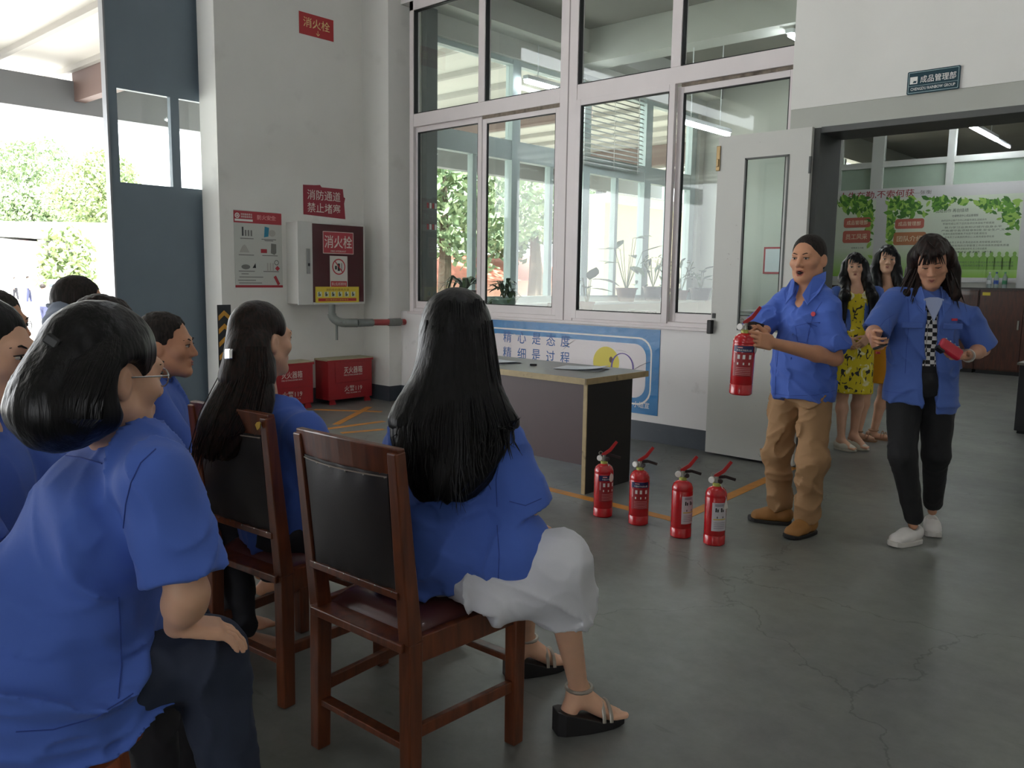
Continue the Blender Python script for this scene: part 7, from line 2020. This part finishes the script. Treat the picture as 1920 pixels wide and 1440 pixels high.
# ---- A: long-haired woman on the nearest chair
def woman_a():
    yaw = math.radians(62)
    hip = np.array([-1.81, 1.69, 0.60])
    hc = at(858, 625, 2.46)
    kR = at(1042, 1062, 2.36); kL = at(985, 1040, 2.62)
    aR = onz(1092, 1330); aR = np.array([-1.50, 1.99, 0.135]); aL = onz(985, 1262); aL = np.array([aL[0], aL[1], 0.13])
    shz = 1.065
    sR, sL = at(936, 832, 2.36), at(768, 838, 2.56); lA = sL - sR; lA[2] = 0; lA = unit(lA); lB = frame(yaw)[1]; h0 = hip - lB * 0.08; h1 = hip + lB * 0.08
    axs = lambda u: h0 + (kR - h0) * u + UP3 * 0.035
    t, hd, f, l, shc, hip, Mx, body = seated('long-haired woman in a blue shirt and white skirt seated on the nearest chair', hc, yaw, math.radians(92), 0.0, 0.94, hip, 0.185,
        shR=at(936, 832, 2.36), shL=at(768, 838, 2.56), elR=at(982, 968, 2.40), elL=None, kneeR=kR, kneeL=kL, ankR=aR, ankL=aL, shz=shz, pants=None, feat=False, res=0.006, skin=SK_f, shirt_res=0.006, bulk=1.16, seed=3.3, sleeve_f=0.86, fsc=(6, 6, 10), rows=[(765, 935, 830, 2.46, 0.11), (760, 950, 900, 2.47, 0.12), (764, 968, 980, 2.50, 0.14), (770, 990, 1050, 2.52, 0.15), (778, 1008, 1100, 2.53, 0.16), (800, 985, 1150, 2.54, 0.15)],
        drape=[(hip - UP3 * 0.0, hip + UP3 * 0.14, 0.215, 0.19), (axs(-0.2), axs(0.58), 0.165, 0.125), (h1 + UP3 * 0.03, h1 + (kL - h1) * 0.5 + UP3 * 0.03, 0.14, 0.12)],
        hem=0.515, foldM=rotm((0, 1, 0.3), 0.7), amp=0.0115, wrR=at(985, 985, 2.62))
    # skirt
    sk = Soft(); sk.ell(hip - UP3 * 0.01, (0.185, 0.17, 0.11), np.stack([l, f, UP3], 1), 0.03)
    sk.cone(hip - l * 0.08, kR + UP3 * 0.01, 0.105, 0.085, 0.05); sk.cone(hip + l * 0.08, kL + UP3 * 0.01, 0.105, 0.085, 0.05)
    sk.cone((kR + kL) / 2 - f * 0.05, (kR + kL) / 2 - f * 0.2 - UP3 * 0.02, 0.09, 0.1, 0.05)
    dR = unit(aR - kR); sk.cone(kR, kR + dR * 0.15, 0.086, 0.10, 0.04); sk.cone(kL, kL + unit(aL - kL) * 0.15, 0.086, 0.1, 0.04)
    sk.cone(kR + dR * 0.08 - f * 0.05, kR + dR * 0.1 - f * 0.2, 0.07, 0.075, 0.06)
    sk.cut(kR + dR * 0.17, dR)
    sk.box(hip - UP3 * 0.31 - f * 0.1, (0.4, 0.16, 0.2), np.stack([l, f, UP3], 1), 0.002, 0.01, 's')
    sk.cone(kR + dR * 0.12, kR + dR * 0.2, 0.07, 0.085, 0.01, 's')
    so = soft_obj('skirt', sk, 0.006, M_skirt, t, fold_warp(9.1, 0.009, (10, 10, 7), rotm((1, 0.3, 0), 0.7)), 0.06)
    M_wedge = mat('black_wedge', (22, 20, 22), 0.5); M_sil = mat('pewter_strap', (150, 142, 132), 0.35, 0.5)
    for an in (aR, aL):
        sandal(t, np.array([an[0], an[1], an[2]]), np.array([an[0], an[1], 0]) + f * 0.14, M_wedge, M_sil, 0.03, 0.05)
    # long sleek hair
    hs = Soft(); E = lambda c, r, kk=0.02, op='u': hs.ell(hd.L(*c), np.array(r) * hd.s, hd.M, kk, op)
    E((0, -0.01, 0.044), (0.08, 0.098, 0.09)); E((0, -0.02, -0.03), (0.08, 0.08, 0.09), 0.03)
    rows = [(846, 872, 544, 2.46, 0.03), (822, 894, 550, 2.455, 0.075), (804, 909, 566, 2.45, 0.105), (794, 919, 592, 2.44, 0.12), (789, 924, 630, 2.42, 0.12), (783, 928, 670, 2.40, 0.11), (772, 934, 715, 2.38, 0.095), (748, 950, 750, 2.365, 0.09), (730, 972, 785, 2.35, 0.085), (728, 975, 820, 2.33, 0.085), (742, 950, 860, 2.31, 0.075), (765, 915, 905, 2.30, 0.06), (785, 868, 945, 2.29, 0.035)]
    soft_rows(hs, [(826, 890, 562, 2.445, 0.07), (802, 910, 582, 2.44, 0.10), (792, 920, 612, 2.43, 0.112), (788, 925, 645, 2.41, 0.112), (783, 928, 680, 2.395, 0.105), (772, 934, 715, 2.38, 0.095), (748, 950, 750, 2.365, 0.09), (731, 971, 785, 2.35, 0.083), (732, 970, 815, 2.335, 0.08)])
    soft_obj('hair', hs, 0.006, H_black, t, hair_warp(2.0, 0.0012, 90))
    hair_loft('hair_length', [(770, 925, 745, 2.365, 0.07)] + rows[-5:], H_black, t, 64, 4, 26, 0.05)
    rs = np.random.RandomState(12); paths = []
    for i in range(170):
        u = rs.uniform(-1, 1); sq = math.sqrt(max(0, 1 - u * u)); x1 = 855 + u * 118; y1 = (945 - 120 * max(0, u) - 80 * max(0, -u)) + rs.uniform(-60, 25)
        y_s = rs.uniform(560, 690)
        paths.append([(857 + u * (66 if y_s > 600 else 52), y_s, (2.45 if y_s < 600 else 2.42) - 0.118 * sq), (855 + u * 86, 730, 2.375 - 0.094 * sq), (853 + u * 116, 800, 2.335 - 0.086 * sq), (x1, y1 * 0.6 + 800 * 0.4, 2.315 - 0.078 * sq), (x1 + rs.normal() * 8, y1, 2.30 - 0.06 * sq)])
    fine_locks('hair_locks', H_black, t, paths, 6, (0.0012, 0.0035), 4)
    so = t_shirt[t.name]
    for q in ([(950, 800), (938, 850), (930, 900), (932, 950)], [(932, 985), (936, 1040), (934, 1090), (932, 1135)], [(955, 940), (985, 948), (1015, 935)], [(800, 1128), (860, 1135), (930, 1125), (1000, 1085)]): seam(so, t, q)
woman_a()

# ---- B: woman with a hair clip on the second chair
def woman_b():
    yaw = math.radians(70)
    hc = at(492, 640, 2.86)
    hip = np.array([-2.5, 1.6, 0.53])
    t, hd, f, l, shc, hip, Mx, body = seated('woman in a blue shirt with long hair held by a clip on the second chair', hc, yaw, math.radians(96), 0.0, 1.0, hip, 0.18,
        seed=5.2, res=0.0065, skin=SK_f, amp=0.012, shR=at(572, 812, 2.80), shL=at(430, 795, 3.06), elR=at(612, 900, 2.86), bulk=1.06, shz=1.06)
    hs = Soft(); E = lambda c, r, kk=0.02, op='u': hs.ell(hd.L(*c), np.array(r) * hd.s, hd.M, kk, op)
    E((0, -0.02, 0.047), (0.084, 0.104, 0.094)); E((0, -0.05, -0.05), (0.078, 0.065, 0.09), 0.04)
    soft_rows(hs, [(434, 510, 630, 2.80, 0.075), (428, 510, 655, 2.79, 0.085), (420, 514, 690, 2.77, 0.085), (402, 516, 730, 2.745, 0.08)])
    E((0, 0.135, -0.03), (0.085, 0.085, 0.1), 0.02, 's')
    for x in (-1, 1): E((x * 0.115, -0.004, -0.01), (0.075, 0.038, 0.046), 0.01, 's')
    hs.box(hd.L(0.0, 0.075, -0.13), np.array([0.2, 0.075, 0.1]) * hd.s, hd.M, 0.02, 0.012, 's')
    soft_obj('hair', hs, 0.006, H_brown, t, hair_warp(4.0, 0.0012, 90))
    rows = [(432, 512, 625, 2.80, 0.07), (427, 512, 650, 2.79, 0.085), (424, 514, 670, 2.78, 0.08), (415, 520, 700, 2.76, 0.08), (398, 518, 735, 2.74, 0.08), (378, 512, 770, 2.72, 0.075), (366, 500, 800, 2.70, 0.065), (372, 470, 835, 2.69, 0.05), (385, 425, 862, 2.68, 0.03)]
    hair_loft('hair_length', [(440, 500, 665, 2.785, 0.065)] + rows[4:], H_brown, t, 56, 9, 24, 0.07)
    rs = np.random.RandomState(21); paths = []
    for i in range(90):
        u = rs.uniform(-1, 0.7); sq = math.sqrt(max(0, 1 - u * u)); paths.append([(470 + u * 44, 650, 2.785 - 0.084 * sq), (466 + u * 53, 705, 2.755 - 0.08 * sq), (444 + u * 68, 770, 2.72 - 0.075 * sq), (418 + u * 62, 820 - 20 * u, 2.69 - 0.06 * sq), (405 + u * 55, 850 - 50 * u + rs.uniform(-20, 15), 2.68 - 0.03 * sq)])
    fine_locks('hair_locks', H_brown, t, paths, 7, (0.0012, 0.003), 4)
    c = at(429, 664, 2.70)
    MB().obox(c, (0.05, 0.012, 0.035), np.stack([CR, -CW, CU], 1) @ rotm((0, 0, 1), 0.9)).build('hair_clip', mat('chrome_clip', (220, 220, 224), 0.15, 1.0), t, bevel=0.004)
woman_b()

# ---- C: woman in the foreground on a stool, leaning forward
def woman_c():
    yaw = math.radians(56)
    hc = at(200, 706, 1.60)
    hip = at(40, 1290, 1.60)
    kR = at(392, 1228, 1.66); aR = at(440, 1500, 1.72); kL = at(330, 1170, 1.98); aL = np.array([*onz(350, 1330)[:2], 0.09])
    t, hd, f, l, shc, hip, Mx, body = seated('woman with glasses in a blue shirt leaning forward on a stool in the foreground', hc, yaw, math.radians(98), -0.1, 1.0, hip, 0.19,
        seed=7.7, res=0.005, skin=SK_f, glasses=mat('silver_frame', (196, 196, 200), 0.2, 0.9), amp=0.018, shirt_res=0.006, bulk=1.12, pants=M_jean, shz=1.02,
        shR=at(296, 905, 1.50), shL=at(214, 880, 1.88), elR=at(352, 1112, 1.50), wrR=at(332, 1172, 1.57), wrL=at(290, 1150, 1.8), fsc=(5, 5, 12), kneeR=kR, kneeL=kL, ankR=aR, ankL=aL, foldM=rotm((0.2, 1, 0.1), 0.5), sleeve_f=0.84, hem=hip[2] - 0.1, lean=True, slv=0.84, rows=[(-60, 212, 1100, 1.60, 0.15), (-60, 232, 1180, 1.60, 0.17), (-60, 275, 1250, 1.60, 0.17), (-60, 300, 1300, 1.60, 0.16), (-60, 230, 1370, 1.60, 0.14)])
    hs = Soft(); E = lambda c, r, kk=0.02, op='u': hs.ell(hd.L(*c), np.array(r) * hd.s, hd.M, kk, op)
    E((0, -0.02, 0.047), (0.088, 0.108, 0.098)); E((0, -0.06, -0.03), (0.085, 0.075, 0.1), 0.04)
    crow = [(150, 240, 625, 1.58, 0.06), (112, 262, 648, 1.57, 0.085), (66, 250, 684, 1.55, 0.10), (38, 232, 725, 1.53, 0.10), (26, 220, 762, 1.52, 0.09), (34, 215, 788, 1.51, 0.07), (60, 160, 805, 1.505, 0.045), (70, 130, 812, 1.50, 0.03)]
    soft_rows(hs, crow)
    E((0, 0.135, -0.035), (0.085, 0.085, 0.1), 0.02, 's')
    for x in (-1, 1): E((x * 0.12, -0.002, -0.012), (0.085, 0.042, 0.05), 0.01, 's')
    hs.box(hd.L(0.0, 0.075, -0.13), np.array([0.2, 0.075, 0.1]) * hd.s, hd.M, 0.02, 0.012, 's')
    soft_obj('hair', hs, 0.005, H_black, t, hair_warp(7.0, 0.0014, 90))
    rows = [(150, 240, 612, 1.58, 0.05), (112, 262, 640, 1.57, 0.085), (64, 250, 680, 1.55, 0.10), (36, 228, 725, 1.53, 0.10), (24, 215, 765, 1.52, 0.095), (26, 222, 790, 1.51, 0.08), (40, 200, 808, 1.505, 0.06), (62, 150, 820, 1.50, 0.035)]
    rs = np.random.RandomState(31); paths = []
    for i in range(420):
        u = rs.uniform(-1, 0.72); sq = math.sqrt(max(0, 1 - u * u)); paths.append([(195 + u * 45, 612, 1.575 - 0.05 * sq), (157 + u * 92, 678, 1.55 - 0.1 * sq), (128 + u * 98, 740, 1.525 - 0.098 * sq), (122 + u * 92, 785, 1.512 - 0.082 * sq), (110 + u * 60, 818 + rs.uniform(-6, 8), 1.5 - 0.04 * sq)])
    fine_locks('hair_locks', H_black, t, paths, 8, (0.0008, 0.003), 5)
    MB().obox(at(98, 640, 1.47), (0.03, 0.012, 0.02), np.stack([CR, -CW, CU], 1) @ rotm((0, 1, 0), 0.6)).build('hair_clip', M_black, t, bevel=0.004)
    so = t_shirt[t.name]
    for q in ([(20, 848), (60, 851), (110, 853), (150, 858), (200, 872), (238, 892)], [(292, 842), (264, 868), (246, 905), (236, 945), (232, 990)], [(252, 1082), (300, 1085), (345, 1068), (385, 1040)], [(222, 1120), (226, 1180), (228, 1250), (222, 1310)], [(30, 1372), (100, 1368), (180, 1345), (250, 1300)]): seam(so, t, q)
    # sandal on the far foot
    sandal(t, aL, np.array([aL[0], aL[1], 0]) + f * 0.15, M_soleb, M_soleb, 0.02)
    g = onz(60, 1500); make_stool('orange-brown wooden stool under the woman with glasses', hip[0] + 0.0, hip[1] + 0.0, hip[2] - 0.12, 30)
woman_c()

# ---- the others in the rows behind
def extra_man_d():
    hc = at(312, 650, 3.5)
    t, hd, f, l, shc, hip, Mx, b_ = seated('seated man in a blue shirt with a receding hairline', hc, math.radians(60), math.radians(50), 0.0, 1.06, np.array([hc[0] - 0.02, hc[1] - 0.05, 0.53]), seed=11.0, skin=SK_m, wide=1.0, shirt_res=0.009, bulk=1.05)
    cap_hair(hd, t, H_short, front=0.035, rough=0.003, seed=3)
extra_man_d()
def extra_e():
    hc = at(204, 632, 2.85)
    t, hd, f, l, shc, hip, Mx, b_ = seated('seated person seen only as a crown of dark hair behind the woman with glasses', hc, math.radians(70), math.radians(70), 0.0, 1.02, np.array([hc[0] - 0.02, hc[1] - 0.05, 0.53]), seed=13.0, feat=False, shirt_res=0.011, res=0.009)
    cap_hair(hd, t, H_brown, low=-0.09, rough=0.004, seed=9, big=1.03)
    mb = MB(); rs = np.random.RandomState(2)
    for i in range(40):
        a = rs.uniform(-1, 1); mb.tube([hd.L(a * 0.05, -0.06, 0.125), hd.L(a * 0.085, 0.0, 0.128 - abs(a) * 0.03), hd.L(a * 0.092, 0.06, 0.08 - abs(a) * 0.05)], [0.003, 0.004, 0.001], 5, flat=0.6)
    mb.build('hair_locks', H_brown, t, smooth=True)
extra_e()
M_greyshirt = add_wrinkles(mat('grey_blue_shirt', (132, 142, 160), 0.8, var=0.03), 6, 0.4, 0.012)
def extra_g():
    hc = at(152, 578, 3.8)
    t, hd, f, l, shc, hip, Mx, b_ = seated('seated man in a grey-blue shirt with cropped hair near the open yard', hc, math.radians(62), math.radians(62), 0.0, 1.06, np.array([hc[0] - 0.05, hc[1] - 0.05, 0.6]), seed=15.0, skin=SK_m, shirt=M_greyshirt, shirt_res=0.01, bulk=1.1, shz=1.17, sh_w=0.21)
    cap_hair(hd, t, H_short, rough=0.002, seed=4, low=-0.04)
    sx, sy_ = hip[0], hip[1]
extra_g()
def extra_f():
    hc = at(-22, 668, 1.95)
    t, hd, f, l, shc, hip, Mx, b_ = seated('woman cut off by the frame edge, her profile behind the woman with glasses', hc, math.radians(48), math.radians(44), -0.05, 1.0, np.array([hc[0] - 0.05, hc[1] - 0.05, 0.53]), seed=17.0, skin=SK_f, shirt_res=0.009, res=0.006)
    cap_hair(hd, t, H_black, front=-0.012, rough=0.0015, low=-0.13, seed=6)
extra_f()
def extra_k():
    hc = at(-4, 612, 3.1)
    t, hd, f, l, shc, hip, Mx, b_ = seated('man with glasses at the frame edge, seen in profile behind the row', hc, math.radians(48), math.radians(44), 0.0, 1.0, np.array([hc[0] - 0.05, hc[1] - 0.05, 0.53]), seed=19.0, skin=SK_m, shirt=M_greyshirt, glasses=mat('dark_frame', (40, 38, 40), 0.3), shirt_res=0.011, res=0.0075)
    cap_hair(hd, t, H_short, rough=0.003, seed=8)
extra_k()
for x_, y_, h_, lab in ((at(204, 632, 2.85)[0], at(204, 632, 2.85)[1] - 0.05, 0.44, 'wooden stool under the person seen only as a crown of hair'), (at(-22, 668, 1.95)[0] - 0.04, at(-22, 668, 1.95)[1] - 0.05, 0.44, 'wooden stool under the woman cut off by the frame edge'),
                        (at(-4, 612, 3.1)[0] - 0.05, at(-4, 612, 3.1)[1] - 0.05, 0.44, 'wooden stool under the man with glasses at the frame edge'), (at(152, 578, 3.8)[0] - 0.05, at(152, 578, 3.8)[1] - 0.05, 0.51, 'wooden stool under the man in the grey-blue shirt')):
    make_stool(lab, x_, y_, h_, 20)

# ---- people and a car far out in the yard
def yard_person(label, px, py_top, py_foot, D, shirt, trousers, yaw, hair=H_short):
    ft = at(px, py_foot, D); top = at(px, py_top, D); h = top[2] - ft[2]; b = ft; k = h / 1.7; f, l = frame(yaw)
    t = person(label, b); P = lambda a, c, z: b + l * a * k + f * c * k + UP3 * z * k
    sd = Soft(); sd.ell(P(0, 0, 1.58), np.array([0.085, 0.1, 0.12]) * k, None, 0.03); sd.cone(P(0, 0, 1.5), P(0, 0, 1.4), 0.06 * k, 0.06 * k)
    for s_ in (-1, 1): sd.cone(P(0.2 * s_, 0, 1.36), P(0.25 * s_, 0.02, 1.08), 0.05 * k, 0.045 * k); sd.cone(P(0.25 * s_, 0.02, 1.08), P(0.26 * s_, 0.1, 0.82), 0.045 * k, 0.04 * k)
    sd.cone(P(0, 0, 1.4), P(0, 0, 0.9), 0.12 * k, 0.12 * k)
    soft_obj('body', sd, 0.025, SK_m, t)
    ss = Soft(); ss.cone(P(-0.14, 0, 1.36), P(0.14, 0, 1.36), 0.085 * k, 0.085 * k, 0.04); ss.ell(P(0, 0, 1.1), np.array([0.21, 0.16, 0.32]) * k, np.stack([l, f, UP3], 1), 0.05)
    for s_ in (-1, 1): ss.cone(P(0.18 * s_, 0, 1.37), P(0.25 * s_, 0.02, 1.1), 0.075 * k, 0.08 * k)
    soft_obj('shirt', ss, 0.025, shirt, t)
    tr = Soft(); tr.ell(P(0, 0, 0.9), np.array([0.17, 0.14, 0.12]) * k, np.stack([l, f, UP3], 1), 0.04)
    for s_ in (-1, 1): tr.cone(P(0.09 * s_, 0, 0.86), P(0.11 * s_, 0.1 * s_, 0.06), 0.1 * k, 0.07 * k)
    soft_obj('trousers', tr, 0.025, trousers, t)
    hr = Soft(); hr.ell(P(0, -0.02, 1.62), np.array([0.092, 0.105, 0.1]) * k, None, 0.03); soft_obj('hair', hr, 0.025, hair, t)
M_wsh2 = mat('white_shirt', (226, 228, 230), 0.8); M_navyt = mat('navy_trousers', (46, 50, 78), 0.8)
yard_person('dark-haired person in a white shirt and navy trousers walking in the yard', 86, 533, 622, 28, M_wsh2, M_navyt, 2.0)
yard_person('far person in white standing in front of the porch', 55, 518, 566, 52, M_wsh2, M_navyt, 1.2)
yard_person('farthest small person at the porch beside the parked bicycles', 30, 520, 562, 55, M_greyshirt, M_dark, 0.6)
cp = gpt(125, 46); car = thing('car', 'white car parked in front of the far porch', 'car', tuple(cp))
cx_, cd_ = np.array([CR[0], CR[1], 0]) / np.hypot(CR[0], CR[1]), np.array([CW[0], CW[1], 0]) / np.hypot(CW[0], CW[1])
Mc = np.stack([cx_, cd_, UP3], 1); cs2 = Soft()
cs2.box(cp + UP3 * 0.62, (1.15, 0.6, 0.24), Mc, 0.16, 0.1); cs2.box(cp + UP3 * 1.1 + cx_ * 0.1, (0.62, 0.52, 0.22), Mc, 0.16, 0.15)
soft_obj('body', cs2, 0.06, mat('car_white', (232, 232, 232), 0.3, coat=0.5), car)
MB().obox(cp + UP3 * 1.12 + cx_ * 0.1, (1.3, 1.42, 0.3), Mc).build('window_band', mat('car_glass', (60, 66, 72), 0.1), car, bevel=0.1)
for a in (-0.8, 0.85):
    for c in (-0.72, 0.72):
        MB().lathe([(0.31, -0.1), (0.33, 0), (0.31, 0.1)], 16, cp + UP3 * 0.32 + cx_ * a + cd_ * c, np.stack([cx_, UP3, cd_], 1)).build('wheel', M_soleb, car, smooth=True)
for o in list(bpy.data.objects):
    if '_o' in o.keys(): del o['_o']
